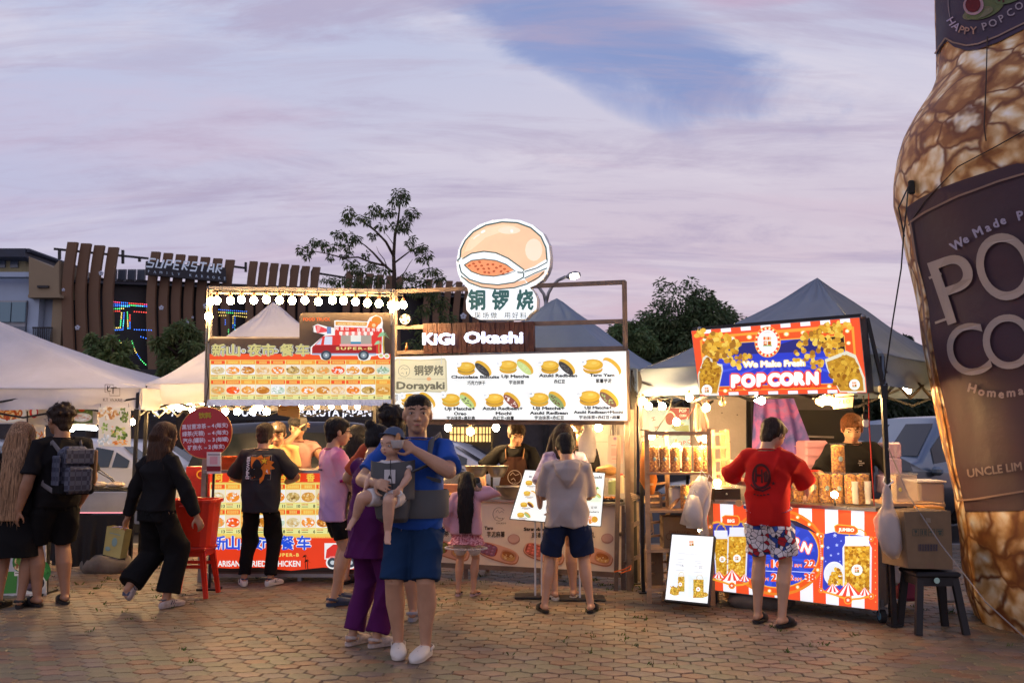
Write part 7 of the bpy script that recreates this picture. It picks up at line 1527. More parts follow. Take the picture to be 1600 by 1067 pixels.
for ch,x,y,r_ in [('W',1500,382,-32),('e',1512,374,-30),('M',1531,363,-26),('a',1546,356,-24),('d',1558,350,-22),('e',1569,345,-20),('P',1596,338,-16)]:b.text(ch,x,y,16 if ch.isupper() else 15,'#a09ab0',2,bold=.04,rot=r_)
b.text('P',1499,447,108,lt_,2,bold=.0,rot=-19,wd=62);b.text('O',1571,415,108,lt_,2,bold=.0,rot=-14,wd=84)
b.text('C',1516,545,84,lt_,2,bold=.0,rot=-14,wd=60);b.text('O',1578,532,88,lt_,2,bold=.0,rot=-9,wd=76)
for (x,y,w_,r_) in [(1480,500,26,-19),(1466,431,20,-19)]:pxline([(x-w_/2,y-w_/2*math.tan(R(r_))),(x+w_/2,y+w_/2*math.tan(R(r_)))],4,lt_,2,3)
for ch,x,y,r_ in [('H',1524,606,14),('o',1538,611,9),('m',1553,613,3),('e',1568,615,-1),('m',1583,613,-4),('a',1598,610,-6)]:b.text(ch,x,y,15 if ch == 'H' else 15,'#a08c88',2,bold=.04,rot=r_)
b.text('UNCLE LIM',1560,733,14,'#8f7c76',2,bold=.03,rot=-8,wd=84)
b.build('lettering',PM['cloth_ink'],bt)
# neck label
m = MB();nl = [(1460,-40),(1461,30),(1462,82),(1466,84),(1483,60),(1500,70),(1530,70),(1560,60),(1604,36)]
NB = BBoard();NB.z0 = .012
hN1 = b_coord(b_hit(1500,74))[1];hN2 = b_coord(b_hit(1530,-60))[1];hN0 = b_coord(b_hit(1464,92))[1]
pA = b_coord(b_hit(1464.5,60))[0];pB_ = b_coord(b_hit(1604,40))[0]
def nlow(ph):
    t_ = (ph-pA)/(pB_-pA);pts = [(0,92),(.10,76),(.18,62),(.27,73),(.45,76),(.7,62),(1,38)]
    return t_
def nlab(u,v):
    x = 1464.5+(1604-1464.5)*u;yb_ = float(np.interp(x,[1463,1474,1482,1492,1512,1530,1560,1604],[92,74,64,74,80,78,68,46]));y = yb_+(-70-yb_)*v;p = b_hit(x,y);ph,h = b_coord(p);return b_pt(ph,h,.012+.02*noise.noise(V(ph*2,h*2,1)))
m = MB();m.grid(nlab,30,16);m.build('label',pmat('neck_label_fabric',(.045,.025,.05),.6,var=.2),bt,smooth=True)
b = BBoard();b.z0 = .02
pxline([(1464,84),(1481,60),(1492,67),(1512,72),(1530,70),(1560,59),(1604,37)],2.6,'#8d7264',1)
b.ell(1540,12,32,18,'#5c6440',1,20,rot=-24);b.ell(1530,22,24,9,'#6e6a52',1.5,16,rot=-15);b.ell(1523.5,10,15.5,15.5,'#a0808a',2,22,rot=-30);b.ell(1523,9,11.5,12,'#5a0c18',3,20);b.rect(1560,-6,4,10,'#4a1c20',3);b.rect(1567,-6,3,12,'#4a1c20',3);b.ell(1580,-4,26,10,'#5c6a46',1.8,14,rot=-20)
for ch,x,y,r_,c in [('H',1490,34,58,'#a898b0'),('A',1497.5,42,40,'#a898b0'),('P',1506,47.5,25,'#a07c70'),('P',1514,49.5,12,'#a07c70'),('Y',1524,49,2,'#a07c70'),('P',1541,43,-14,'#9a8c94'),('O',1553,38,-20,'#9a8c94'),('P',1566,31,-26,'#9a8c94'),('C',1579,22,-30,'#9a8c94'),('O',1592,12,-34,'#9a8c94')]:b.text(ch,x,y,12.5,c,2,bold=.02,rot=r_)
pxline([(1484,-10),(1484,10),(1487,28)],1.2,'#8a7a80',1);b.build('lettering',PM['cloth_ink'],bt)
# seams and rope
m = MB()
for pts in ([(1545,60),(1543,130),(1540,200),(1543,222)],[(1604,205),(1560,230),(1500,262),(1450,315),(1425,352)]):m.tube([b_coord(b_hit(*p)) and b_pt(*b_coord(b_hit(*p)),.03) for p in pts],.005,5)
m.build('seam',pmat('seam_thread',(.05,.03,.02),.8),bt)
m = MB();m.box(b_pt(*b_coord(b_hit(1431,293)),.04),(.05,.04,.12),bev=.01);m.build('tie_loop',M['rope'],bt)
t = thing('guy_rope',V(3.35,6.9,0),'thin dark guy rope from the bottle shoulder down past the tent','rope');m = MB()
m.tube([b_pt(*b_coord(b_hit(1431,293)),.07),P(1416,330,6.6),P(1412,365,6.6),P(1408,420,6.65),P(1395,500,6.7),P(1381,600,6.85)],.006,5)
m.tube([b_pt(*b_coord(b_hit(1431,293)),.07),P(1404,325,6.6),P(1413,370,6.6)],.006,5);m.build('rope',M['rope'],t)
t = thing('guy_rope',V(4.2,6.0,0),'taut rope running to the ground at the foot of the inflatable','rope');m = MB();m.tube([P(1388,700,6.9),P(1420,775,6.8),P(1470,850,6.5),P(1540,940,6.05),P(1604,998,5.9)],.005,5);m.build('rope',pmat('pale_rope',(.25,.22,.2),.7),t)
# ================================================================== PEOPLE
tmp_scene = bpy.data.scenes.new('tmp');VL = tmp_scene.view_layers[0]
def solid(mb,vox,sm=3,fac=.5):
    """one closed surface from overlapping volumes"""
    me = bpy.data.meshes.new('raw');me.from_pydata([tuple(p) for p in mb.v],[],mb.f);o = bpy.data.objects.new('raw',me);tmp_scene.collection.objects.link(o)
    r = o.modifiers.new('r','REMESH');r.mode = 'VOXEL';r.voxel_size = vox;r.use_smooth_shade = True
    s = o.modifiers.new('s','SMOOTH');s.factor = fac;s.iterations = sm
    VL.update();d = VL.depsgraph;out = bpy.data.meshes.new_from_object(o.evaluated_get(d));bpy.data.objects.remove(o);bpy.data.meshes.remove(me);return out
def verts(me):a = np.empty(len(me.vertices)*3,'f');me.vertices.foreach_get('co',a);return a.reshape(-1,3)
def setv(me,a):me.vertices.foreach_set('co',a.astype('f').ravel());me.update()
def norms(me):a = np.empty(len(me.vertices)*3,'f');me.vertices.foreach_get('normal',a);return a.reshape(-1,3)
def fold(me,amp,fr,seed,H=1.7):
    """cloth folds: several crossed waves whose phase wanders"""
    v = verts(me);n = norms(me);p = v*fr;s = seed*1.7
    X,Y,Z = p[:,0],p[:,1],p[:,2];rd = lambda q:(1-np.abs(np.sin(q)))**1.6
    m1 = .5+.5*np.sin(X*5+Z*7+s*3);m2 = .5+.5*np.sin(Z*9-X*6+s*5+1)
    w = 1.5*rd(X*8+Y*5+1.3*np.sin(Z*7+s)+Z*3.5+s)*m1+1.3*rd(Z*9-X*6.5+1.6*np.sin(X*8+Y*6+s*2)+s)*m2+.8*rd((X-Y)*13+Z*10+2*np.sin(Z*5+s*4))*(1-m1)+.35*np.sin(X*31+Z*23+s)*m2-.75
    setv(me,v+n*(w*amp)[:,None]);return me
def fin_mesh(me,name,mat,parent,W):
    v = verts(me);o0 = ORI[parent.name];Wm = np.array(W);v = v@Wm[:3,:3].T+Wm[:3,3]-np.array(o0);setv(me,v);me.materials.clear();me.materials.append(mat)
    me.polygons.foreach_set('use_smooth',[True]*len(me.polygons));me.name = name;return link(name,me,parent,o0)
def tuck(inner,outer,gap=.005,reach=.035):
    """keep skin or an under layer inside the garment worn over it"""
    vi = verts(inner).astype(float);ni = norms(inner);vo = verts(outer);lo,hi = vo.min(0)-.02,vo.max(0)+.02;tree = BVHTree.FromPolygons([tuple(q) for q in vo],[tuple(q.vertices) for q in outer.polygons])
    for i in np.nonzero(((vi > lo) & (vi < hi)).all(1))[0]:
        q = Vector(vi[i]);h,n,_,d = tree.find_nearest(q,reach)
        if h is None:continue
        if n.dot(Vector(ni[i])) > .35 and (q-h).dot(n) > -gap:vi[i] = h-n*gap
    setv(inner,vi)
def loft(mb,secs,n=20):
    """secs: (centre, right, fwd, rx, ry, power)"""
    vs = []
    for c,r,f,rx,ry,pw in secs:
        for j in range(n):
            t = 2*math.pi*j/n;a,b = math.cos(t),math.sin(t);a = math.copysign(abs(a)**(2/pw),a);b = math.copysign(abs(b)**(2/pw),b);vs.append(c+r*a*rx+f*b*ry)
    k = len(secs);fs = [(i*n+j,i*n+(j+1) % n,(i+1)*n+(j+1) % n,(i+1)*n+j) for i in range(k-1) for j in range(n)]+[tuple(range(n-1,-1,-1)),tuple((k-1)*n+j for j in range(n))];mb.add(vs,fs)
def ik(a,b,l1,l2,pole):
    d = b-a;L = max(min(d.length,l1+l2-.002),abs(l1-l2)+.01);d = d.normalized();x = (l1*l1-l2*l2+L*L)/(2*L);h = math.sqrt(max(0,l1*l1-x*x));q = pole-d*pole.dot(d)
    q = q.normalized() if q.length > 1e-4 else Vector((0,-1,0));return a+d*x+q*h,a+d*L
def hand(mb,w,d,nrm,side,s,curl=.35,spread=.10,grip=0):
    """palm, four fingers of their own lengths, thumb off the side of the palm; nrm points out of the back of the hand"""
    d = d.normalized();x = d.cross(nrm).normalized()*side;nrm = x.cross(d).normalized()*side;pl = .088*s
    mb.tube([w-d*.012*s,w+d*.02*s,w+d*pl*.6,w+d*pl],[(.024*s,.018*s),(.030*s,.016*s),(.038*s,.0145*s),(.036*s,.0125*s)],12,hint=nrm,round_cap=True)
    for k,(ox,L) in enumerate(((-.0275,.060),(-.0095,.074),(.0095,.080),(.0275,.070))):
        p = w+d*pl*.93+x*ox*s;a = curl*(1.0+.12*(3-k));dd = (d+x*(ox*spread*28)).normalized();pts = [p]
        for j,fr in enumerate((.42,.33,.25)):dd = (Matrix.Rotation(-a*(1.25 if j else .8),3,x*side) @ dd).normalized();pts.append(pts[-1]+dd*L*s*fr)
        mb.tube(pts,[.0088*s,.0082*s,.0075*s,.0062*s],8,round_cap=True)
    p = w+d*.022*s+x*.030*s;q = p+(d*.55+x*.75-nrm*.35).normalized()*.034*s;r_ = q+(d*.85+x*.25-nrm*(.35+grip)).normalized()*.030*s;e = r_+(d*.9-x*.05-nrm*(.3+grip)).normalized()*.024*s
    mb.tube([w+d*.014*s+x*.014*s,p,q,r_,e],[.014*s,.013*s,.0115*s,.0095*s,.0075*s],8,round_cap=True)
def skin_mat(name,c): 
    m = pmat(name,c,.5,var=.12,vscale=9,sss=.12,spec=.4);return m
SK = {'light':skin_mat('skin_light',(.50,.285,.18)),'mid':skin_mat('skin_mid',(.44,.24,.145)),'tan':skin_mat('skin_tan',(.35,.185,.11)),'baby':skin_mat('skin_baby',(.60,.36,.25))}
def hair_mat(name,c,c2=None):
    m = bpy.data.materials.new(name);m.use_nodes = True;nt = m.node_tree;b = nt.nodes['Principled BSDF'];tcn = nd(nt,'ShaderNodeTexCoord');mp = nd(nt,'ShaderNodeMapping');mp.inputs['Scale'].default_value = (45,45,2);nt.links.new(tcn.outputs['Object'],mp.inputs[0])
    n = nd(nt,'ShaderNodeTexNoise',i_Scale=3.0,i_Detail=4.0,i_Distortion=.4);nt.links.new(mp.outputs[0],n.inputs['Vector'])
    rp = ramp(nt,[(.3,tuple(x*.4 for x in c)),(.7,tuple(x*1.5 for x in (c2 or c)))]);nt.links.new(n.outputs[0],rp.inputs[0]);nt.links.new(rp.outputs[0],b.inputs['Base Color']);b.inputs['Roughness'].default_value = .62;b.inputs['Specular IOR Level'].default_value = .22
    bp = nd(nt,'ShaderNodeBump',i_Strength=.6,i_Distance=.006);nt.links.new(n.outputs[0],bp.inputs['Height']);bp.inputs['Strength'].default_value = .25 if c2 else .6;nt.links.new(bp.outputs[0],b.inputs['Normal']);return m
HM = {'black':hair_mat('black_hair',(.012,.010,.010)),'dark':hair_mat('dark_brown_hair',(.028,.017,.012)),'brown':hair_mat('brown_hair',(.06,.028,.015)),'blond':hair_mat('blond_brown_hair',(.14,.075,.04),(.34,.2,.11)),'red':hair_mat('reddish_hair',(.10,.035,.012))}
def cloth(name,c,rough=.85,var=.14,bump=.25,bs=160,**k):return pmat(name,c,rough,var=var,vscale=3.5,bump=bump,bscale=bs,bdist=.002,spec=.2,**k)
CL = {n:cloth(n,c) for n,c in dict(black_cotton=(.006,.006,.007),soft_black=(.009,.0085,.010),charcoal_tee=(.026,.027,.034),blue_tee=(.022,.085,.38),navy_shorts=(.012,.022,.06),denim_navy=(.010,.035,.095),red_tee=(.50,.012,.010),red_dress=(.48,.015,.015),rust_tee=(.36,.062,.028),purple_scrub=(.085,.010,.085),pink_knit=(.62,.34,.42),white_cotton=(.62,.60,.60),beige_hoodie=(.40,.35,.33),lilac_shirt=(.52,.44,.56),apron_brown=(.075,.035,.025),yellow_tee=(.62,.38,.16),dusty_pink=(.42,.22,.20),cap_cream=(.5,.36,.2),jeans_blue=(.05,.08,.16)).items()}
EYEM = [pmat('eye_white',(.6,.58,.55),.2),pmat('eye_dark',(.012,.008,.006),.1),pmat('lips',(.38,.13,.11),.45),pmat('glasses_frame',(.015,.015,.015),.3)]
SHO = {'black_rubber':pmat('black_rubber',(.014,.014,.015),.6),'white_foam':pmat('white_foam',(.66,.62,.56),.6,var=.1),'navy_foam':pmat('navy_foam',(.03,.045,.09),.6),'grey_foam':pmat('grey_foam',(.3,.3,.33),.6),'beige_foam':pmat('beige_foam',(.5,.42,.38),.6,var=.3,vscale=40),'white_leather':pmat('white_leather',(.65,.63,.6),.45),'pink_foam':pmat('pink_foam',(.55,.4,.45),.6)}
def shoe(kind,A,f,H,par,W,mat,right=1,up=None):
    """A ankle, f forward unit; built in person space"""
    u = up or Vector((0,0,1));r = f.cross(u).normalized();u = r.cross(f).normalized();s = H/1.72;base = A-u*(.078*s);mb = MB()
    def out(y):return float(np.interp(y,[-.07,-.05,0,.05,.10,.15,.18,.195],[.012,.032,.034,.038,.047,.044,.032,.010]))
    ys = [-.07,-.06,-.04,0,.04,.08,.12,.15,.175,.19,.195]
    def ringp(z,k,dx=0):L = [base+f*(y*s)+r*((out(y)*k+dx)*s)+u*z for y in ys];Rr = [base+f*(y*s)-r*((out(y)*k)*s)+u*z for y in reversed(ys)];return L+Rr
    th = .03*s if kind in ('clog','sneaker') else .024*s
    rings = [ringp(.002,.96),ringp(th,1.08)];n = len(rings[0]);vs = [p for q in rings for p in q];fs = [(i,(i+1) % n,n+(i+1) % n,n+i) for i in range(n)]+[tuple(range(n-1,-1,-1)),tuple(range(n,2*n))]
    sole = MB();sole.add(vs,fs)
    root = tag_part(sole,'shoe',mat[0],par,W)
    up_ = MB()
    if kind in ('clog','sneaker'):
        secs = [(-.068,.022,.05),(-.05,.036,.062 if kind == 'sneaker' else .05),(-.01,.038,.070 if kind == 'sneaker' else .045),(.03,.040,.074),(.07,.046,.066),(.11,.050,.056),(.15,.046,.046),(.18,.034,.034),(.197,.012,.018)]
        if kind == 'clog':secs = [(.015,.042,.078),(.05,.048,.076),(.09,.053,.068),(.13,.053,.058),(.165,.045,.048),(.19,.026,.034),(.20,.008,.02)]
        loft(up_,[(base+f*(y*s)+u*(h*.5*s+.004),r,u,w_*s,h*.5*s,2.4) for y,w_,h in secs],16);o = tag_part(up_,'upper',mat[1],root,W,True)
        if kind == 'clog':
            st = MB();st.tube([base+f*(.02*s)+r*(.044*s)+u*.05*s,base-f*.03*s+r*.046*s+u*.062*s,base-f*.07*s+u*.066*s,base-f*.03*s-r*.046*s+u*.062*s,base+f*.02*s-r*.044*s+u*.05*s],[(.004*s,.012*s)]*5,8);tag_part(st,'strap',mat[1],root,W,True)
            hl = MB()
            for yy,xs_ in ((.06,(-.02,0,.02)),(.09,(-.03,-.01,.01,.03)),(.12,(-.025,0,.025)),(.15,(-.015,.015))):
                for xx in xs_:hh_ = float(np.interp(yy,[.05,.09,.13,.165],[.076,.068,.058,.048]))*math.sqrt(max(.1,1-(xx/.053)**2));hl.ell(base+f*yy*s+r*xx*s+u*(hh_*s+.001),(.0065*s,.0065*s,.003*s),nu=7,nv=4)
            tag_part(hl,'vent_hole',EYEM[1],root,W)
        else:
            sp = MB()
            for k in range(3):
                for sd in (-1,1):c = base+f*(.02+.022*k)*s+r*sd*.0425*s+u*.03*s;sp.beam(c,c+f*.018*s-r*sd*.006*s+u*.03*s,.004,.009*s,hint=r)
            tag_part(sp,'stripe',SHO['navy_foam'],root,W);c2 = MB();c2.tube([base-f*.055*s+u*.068*s,base-f*.02*s+u*.075*s+r*.0*s],[(.03*s,.006),(.036*s,.006)],10);tag_part(c2,'heel_collar',SHO['navy_foam'],root,W)
    elif kind == 'slide':
        loft(up_,[(base+f*(y*s)+u*(h*.5*s+.006),r,u,w_*s,h*.5*s,2.6) for y,w_,h in [(.045,.045,.078),(.05,.049,.082),(.115,.053,.062),(.12,.049,.056)]],16);tag_part(up_,'strap',mat[1],root,W,True)
    else:
        for y0,y1 in ((.07,.11),(.12,.07)):up_.tube([base+r*.046*s+f*y0*s+u*.02*s,base+f*(y0+y1)/2*s+u*.062*s,base-r*.046*s+f*y1*s+u*.02*s],[(.003,.008)]*3,6)
        up_.tube([base+r*.034*s-f*.02*s+u*.02*s,base-f*.06*s+u*.06*s,base-r*.034*s-f*.02*s+u*.02*s],[(.003,.006)]*3,6);tag_part(up_,'strap',mat[1],root,W,True)
def tag_part(mb,name,mat,par,W,smooth=False):
    for i,p in enumerate(mb.v):mb.v[i] = W @ p
    return mb.build(name,mat,par,smooth=smooth)
SEC_M = [(-.060,.052,.045),(-.02,.092,.066),(.03,.091,.066),(.08,.083,.062),(.13,.085,.062),(.18,.095,.067),(.215,.098,.064),(.245,.084,.054),(.265,.056,.044),(.285,.040,.038)]
SEC_F = [(-.060,.052,.045),(-.02,.096,.068),(.03,.088,.064),(.08,.070,.054),(.13,.075,.057),(.18,.084,.069),(.215,.086,.060),(.245,.070,.048),(.265,.047,.040),(.285,.034,.033)]
class Pose:pass
T_HEAD = .150
def person(label,loc,H,yaw,sex='m',lean=0,twist=0,feet=((.055,0,8,0,0),(-.055,0,-8,0,0)),hands=((.15,.02,.47),(-.15,.02,.47)),poles=((.3,-1,0),(-.3,-1,0)),kp=(0,1,0),head=(0,0,0),bulk=1.0,hipx=0,skin='light',
           top=None,bottom=None,shoes=None,hair=None,vox=.0092,face=True,hcurl=(.35,.35),hn=None,crouch=0,groupname='people at the night market',legs=True,sleeves=True,asym=0,hs=1.0):
    root = thing('person',loc,label,'person',groupname);W = Matrix.Translation(loc) @ Matrix.Rotation(R(yaw),4,'Z');p = Pose();p.root,p.W,p.H = root,W,H
    S = SEC_M if sex == 'm' else SEC_F;PC = Vector((hipx*H,0,(.535-crouch)*H));l = R(lean);UP = Vector((0,math.sin(l),math.cos(l)));tw = R(twist)
    rt = Vector((math.cos(tw),math.sin(tw),0));r0 = Vector((1,0,0));SC = PC+UP*.258*H;fw = UP.cross(rt)*-1
    def fr(t):
        k = max(0,min(1,(t+.06)/.3));r = (r0*(1-k)+rt*k).normalized();uu = (Vector((0,0,1))*(1-k)+UP*k).normalized();f = uu.cross(r).normalized();c = PC+UP*(t*H)+f*(.012*H*math.sin((t+.06)*9));return c,r,f
    sw = (.103 if sex == 'm' else .090)*H*(1+(bulk-1)*.6)
    body = MB()
    def tsec(off=0.0,t0=None,t1=None,flare=0,boxy=0,ts=None):
        o = []
        for t in (ts or [q[0] for q in S]):
            w_ = float(np.interp(t,[q[0] for q in S],[q[1] for q in S]));d_ = float(np.interp(t,[q[0] for q in S],[q[2] for q in S]));c,r,f = fr(t)
            e = off;wide = max(w_,boxy*.1) if t < .23 else w_
            b2 = bulk if t < .21 else 1+(bulk-1)*.4
            o.append((c,r,f,wide*H*b2+e,d_*H*b2*(1.08 if t < .12 and bulk > 1.05 else 1)+e,2.5))
        return o
    loft(body,tsec());p.fr = fr;p.tsec = tsec
    NB = PC+UP*.275*H;lh = l+R(12);hp,hy,hr_ = head
    HB = NB+Vector((0,math.sin(lh),math.cos(lh)))*.030*H;Rm = Matrix.Rotation(tw+R(hy),3,'Z') @ Matrix.Rotation(R(-hp),3,'X') @ Matrix.Rotation(R(hr_),3,'Y')
    hx,hf,hu = Rm @ Vector((1,0,0)),Rm @ Vector((0,1,0)),Rm @ Vector((0,0,1));hh = T_HEAD*H*hs;HC = HB+hu*.47*hh+hf*.12*hh;p.hx,p.hf,p.hu,p.hh,p.HC = hx,hf,hu,hh,HC
    Hm = Matrix((hx,hf,hu)).transposed();E = lambda x,y,z,a,b_,c:body.ell(HC+Hm @ Vector((x,y,z))*hh,(a*hh,b_*hh,c*hh),Hm,18,12)
    p.hp = lambda x,y,z:HC+Hm @ Vector((x,y,z))*hh
    E(0,-.02,.12,.345,.43,.375);E(0,.06,-.12,.29,.34,.33);E(0,.20,-.33,.17,.17,.15);E(0,.27,.02,.22,.14,.22);E(.15,.20,-.12,.12,.14,.13);E(-.15,.20,-.12,.12,.14,.13)
    body.tube([p.hp(0,.38,.06),p.hp(0,.43,-.03),p.hp(0,.47,-.11)],[.03*hh,.04*hh,.058*hh],8,round_cap=True);E(.05,.41,-.12,.045,.05,.035);E(-.05,.41,-.12,.045,.05,.035);E(0,.37,-.235,.10,.05,.03);E(0,.36,-.275,.085,.05,.03)
    for sd in (1,-1):E(sd*.345,-.02,-.03,.035,.085,.13)
    body.tube([NB-UP*.03*H,NB+UP*.02*H,HB+hu*.12*hh,HC+Hm @ Vector((0,-.08,-.2))*hh],[(.042*H*bulk**.5,.040*H)]+[(.034*H*(1 if sex == 'm' else .85)*bulk**.5,)*2]*3,14)
    arms = [];La,Lf = .172*H,.152*H
    for i,sd in enumerate((1,-1)):
        c,r,f = fr(.24);SH = SC+r*sd*sw-UP*.012*H;T = Vector(hands[i])*H;EL,WR = ik(SH,T,La,Lf,Vector(poles[i]));ab = 1+(bulk-1)*.8
        body.tube([SC+r*sd*sw*.45+UP*.002*H,SH,SH*.65+EL*.35,EL*.85+SH*.15,EL],[.032*H,.033*H*ab,.030*H*ab,.026*H*ab,.0245*H*ab],12,round_cap=True)
        body.tube([EL,EL*.75+WR*.25,EL*.4+WR*.6,WR],[.0245*H*ab,.0265*H*ab,.020*H*ab,.0150*H*ab],12,round_cap=True)
        d = (WR-EL).normalized();nr = (hn[i] if hn and hn[i] else None);nr = Vector(nr) if nr else (r*sd*.9-f*.2);hand(body,WR,d,nr,sd,H/1.72,hcurl[i]);arms.append((SH,EL,WR,d))
    p.arms = arms;lg = [];Lt,Ls = .245*H,.245*H
    if legs:
        for i,sd in enumerate((1,-1)):
            x,y,fy,lift,pit = feet[i];HJ = PC+r0*sd*.050*H-Vector((0,0,.015*H));A = Vector((x*H,y*H,.047*H+lift*H));KN,AN = ik(HJ,A,Lt,Ls,Vector(kp)+r0*sd*.15); 
            fd = Matrix.Rotation(R(fy),3,'Z') @ Vector((0,1,0));fd = Matrix.Rotation(R(fy),3,'Z') @ (Matrix.Rotation(R(-pit),3,'X') @ Vector((0,1,0)));lb = 1+(bulk-1)*.7
            body.tube([HJ+Vector((0,0,.02*H)),HJ*.75+KN*.25,HJ*.4+KN*.6,KN],[(.056*H*lb,.06*H*lb),(.054*H*lb,)*2,(.042*H*lb,)*2,(.033*H*lb,)*2],14,round_cap=True)
            bk = -(fd-Vector((0,0,fd.z))).normalized() if abs(fd.z) < .9 else Vector((0,-1,0))
            body.tube([KN,KN*.82+AN*.18+bk*.008*H,KN*.62+AN*.38+bk*.011*H,KN*.3+AN*.7+bk*.003*H,AN],[.032*H*lb,.034*H*lb,.0345*H*lb,.024*H*lb,.0195*H],14,round_cap=True)
            s = H/1.72;u_ = fd.cross(r0).normalized()*-1;u_ = (r0.cross(fd)).normalized();bs = AN-u_*.078*s
            body.tube([bs-fd*.045*s+u_*.05*s,bs+u_*.055*s,bs+fd*.06*s+u_*.05*s,bs+fd*.12*s+u_*.038*s,bs+fd*.175*s+u_*.034*s],[(.028*s,.026*s),(.031*s,.034*s),(.036*s,.026*s),(.041*s,.016*s),(.033*s,.011*s)],12,hint=r0.cross(fd),round_cap=True)
            lg.append((HJ,KN,AN,fd,u_))
    p.legs = lg
    me = solid(body,vox,3);bo = fin_mesh(me,'body',SK[skin],root,W);p.body = bo
    if face:
        bv = verts(me)+np.array(ORI[root.name]);bvh = BVHTree.FromPolygons([tuple(q) for q in bv],[tuple(q.vertices) for q in me.polygons])
        W3 = W.to_3x3();wd_ = lambda v_:W3 @ v_
        def surf(x,z,y0=.9):
            o = W @ p.hp(x,y0,z);hit = bvh.ray_cast(o,wd_(-hf));return hit[0] if hit[0] is not None else W @ p.hp(x,.4,z)
        wx,wf,wu = wd_(hx),wd_(hf),wd_(hu);WM = Matrix((wx,wf,wu)).transposed()
        for sd in (1,-1):
            c = surf(sd*.145,.025);m = MB();m.ell(c-wf*.036*hh,(.058*hh,.05*hh,.017*hh),WM,12,7);ey = m.build('eye',EYEM[0],root,True);m = MB();m.ell(c-wf*.005*hh,(.030*hh,.022*hh,.018*hh),WM,10,6);m.build('iris',EYEM[1],ey,True)
            m = MB();m.tube([surf(sd*.07,.045)+wf*.002,surf(sd*.145,.058)+wf*.004,surf(sd*.215,.04)+wf*.002],[.006*hh,.009*hh,.005*hh],6);m.build('eyelid',HM['black'],ey)
            m = MB();m.tube([surf(sd*.06,.125)+wf*.001,surf(sd*.14,.15)+wf*.002,surf(sd*.23,.125)+wf*.001],[(.012*hh,.016*hh),(.014*hh,.02*hh),(.006*hh,.008*hh)],7);m.build('eyebrow',HM['black'],root)
        m = MB();m.tube([surf(-.085,-.255),surf(0,-.25)+wf*.004,surf(.085,-.255)],[(.008*hh,.012*hh),(.016*hh,.026*hh),(.008*hh,.012*hh)],8);m.build('lips',EYEM[2],root,True)
        p.surf = surf;p.wf = wf;p.wx = wx;p.wu = wu
    if top:make_top(p,top,S,tsec,fr,SC,sw)
    if bottom:make_bottom(p,bottom,tsec,fr,PC)
    if top and bottom:tuck(p.bot.data,p.shirt.data,.010,.04)
    if top:tuck(p.body.data,p.shirt.data)
    if bottom:tuck(p.body.data,p.bot.data,.002,.022)
    if shoes:
        for i,(HJ,KN,AN,fd,u_) in enumerate(lg):shoe(shoes[0],AN,fd,H,root,W,(SHO[shoes[1]],SHO[shoes[2] if len(shoes) > 2 else shoes[1]]),1-2*i,u_)
    if hair:make_hair(p,hair)
    return p
def make_top(p,T,S,tsec,fr,SC,sw):
    H = p.H;m = MB();hem = T.get('hem',-.07);ease = T.get('ease',.018)*.72;fl = T.get('flare',.0);ts = [hem,hem*.5+.0,.03,.08,.13,.18,.212,.240,.262,.280]
    secs = tsec(ease,ts=ts,boxy=T.get('boxy',.95)*.93);n = len(secs);o = []
    for k,(c,r,f,rx,ry,pw) in enumerate(secs):
        e = fl*max(0,(3-k)/3)
        if k == n-1:rx,ry = .046*H,.046*H
        if k == n-2:rx -= ease*.6
        o.append((c,r,f,rx+e,ry+e*1.1,2.5))
    loft(m,o,28)
    sl = T.get('sleeve',.6);sr = (T.get('sr',1.0)-1)*.6+1
    for i,sd in enumerate((1,-1)):
        SH,EL,WR,d = p.arms[i];c,r,f = fr(.24);st = SC+r*sd*sw*.4+Vector((0,0,.004*H));full = sl > 1
        pts = [st,SH,SH*.6+EL*.4];rr = [.036*H,.040*H*sr,.040*H*sr]
        if not full:e = SH*(1-sl)+EL*sl;pts = [st,SH,(SH+e)/2,e];rr = [.036*H,.0405*H*sr,.042*H*sr,.044*H*sr*1.04]
        else:q = sl-1;e = EL*(1-q)+WR*q;pts += [EL,(EL+e)/2,e];rr += [.037*H*sr,.034*H*sr,.029*H*sr]
        m.tube(pts,rr,16)
    if T.get('hood'):
        c = p.fr(.27)[0];c0,r,f = p.fr(.22);m.tube([c+r*.062*H+f*.02*H,c+r*.066*H-f*.04*H,c-f*.075*H-UPV*.008*H,c-r*.066*H-f*.04*H,c-r*.062*H+f*.02*H],[(.024*H,.022*H)]*5,12);m.tube([c-f*.06*H,c0-f*.085*H+UPV*.01*H,c0-f*.095*H-UPV*.045*H,c0-f*.088*H-UPV*.085*H],[(.078*H,.026*H),(.072*H,.030*H),(.042*H,.022*H),(.008*H,.008*H)],16,hint=f)
    me = solid(m,T.get('vox',.0096),3);fold(me,T.get('fold',.0042)*2.3,T.get('fr',1.0),T.get('seed',1));sh = fin_mesh(me,T.get('name','shirt'),T['mat'],p.root,p.W);p.shirt = sh
    v = verts(me)+np.array(ORI[p.root.name]);p.sbvh = BVHTree.FromPolygons([tuple(q) for q in v],[tuple(q.vertices) for q in me.polygons])
    if not T.get('nocol'):
        c,r,f = fr(.281);k = MB();k.tube([c+UPV*.006+(r*math.cos(a)*.046+f*math.sin(a)*.044)*H for a in [x*math.pi/9 for x in range(19)]],.006,6,cap=False);tag_part(k,'collar',T.get('trim',T['mat']),p.root,p.W,True)
    if T.get('trim') and sl < 1:
        for i in (0,1):
            SH,EL,WR,d = p.arms[i];e = SH*(1-sl)+EL*sl;d2 = (EL-SH).normalized();k = MB();k.cyl(e-d2*.012,e+d2*.012,.0475*H*sr,n=20);tag_part(k,'cuff',T['trim'],p.root,p.W,True)
UPV = Vector((0,0,1))
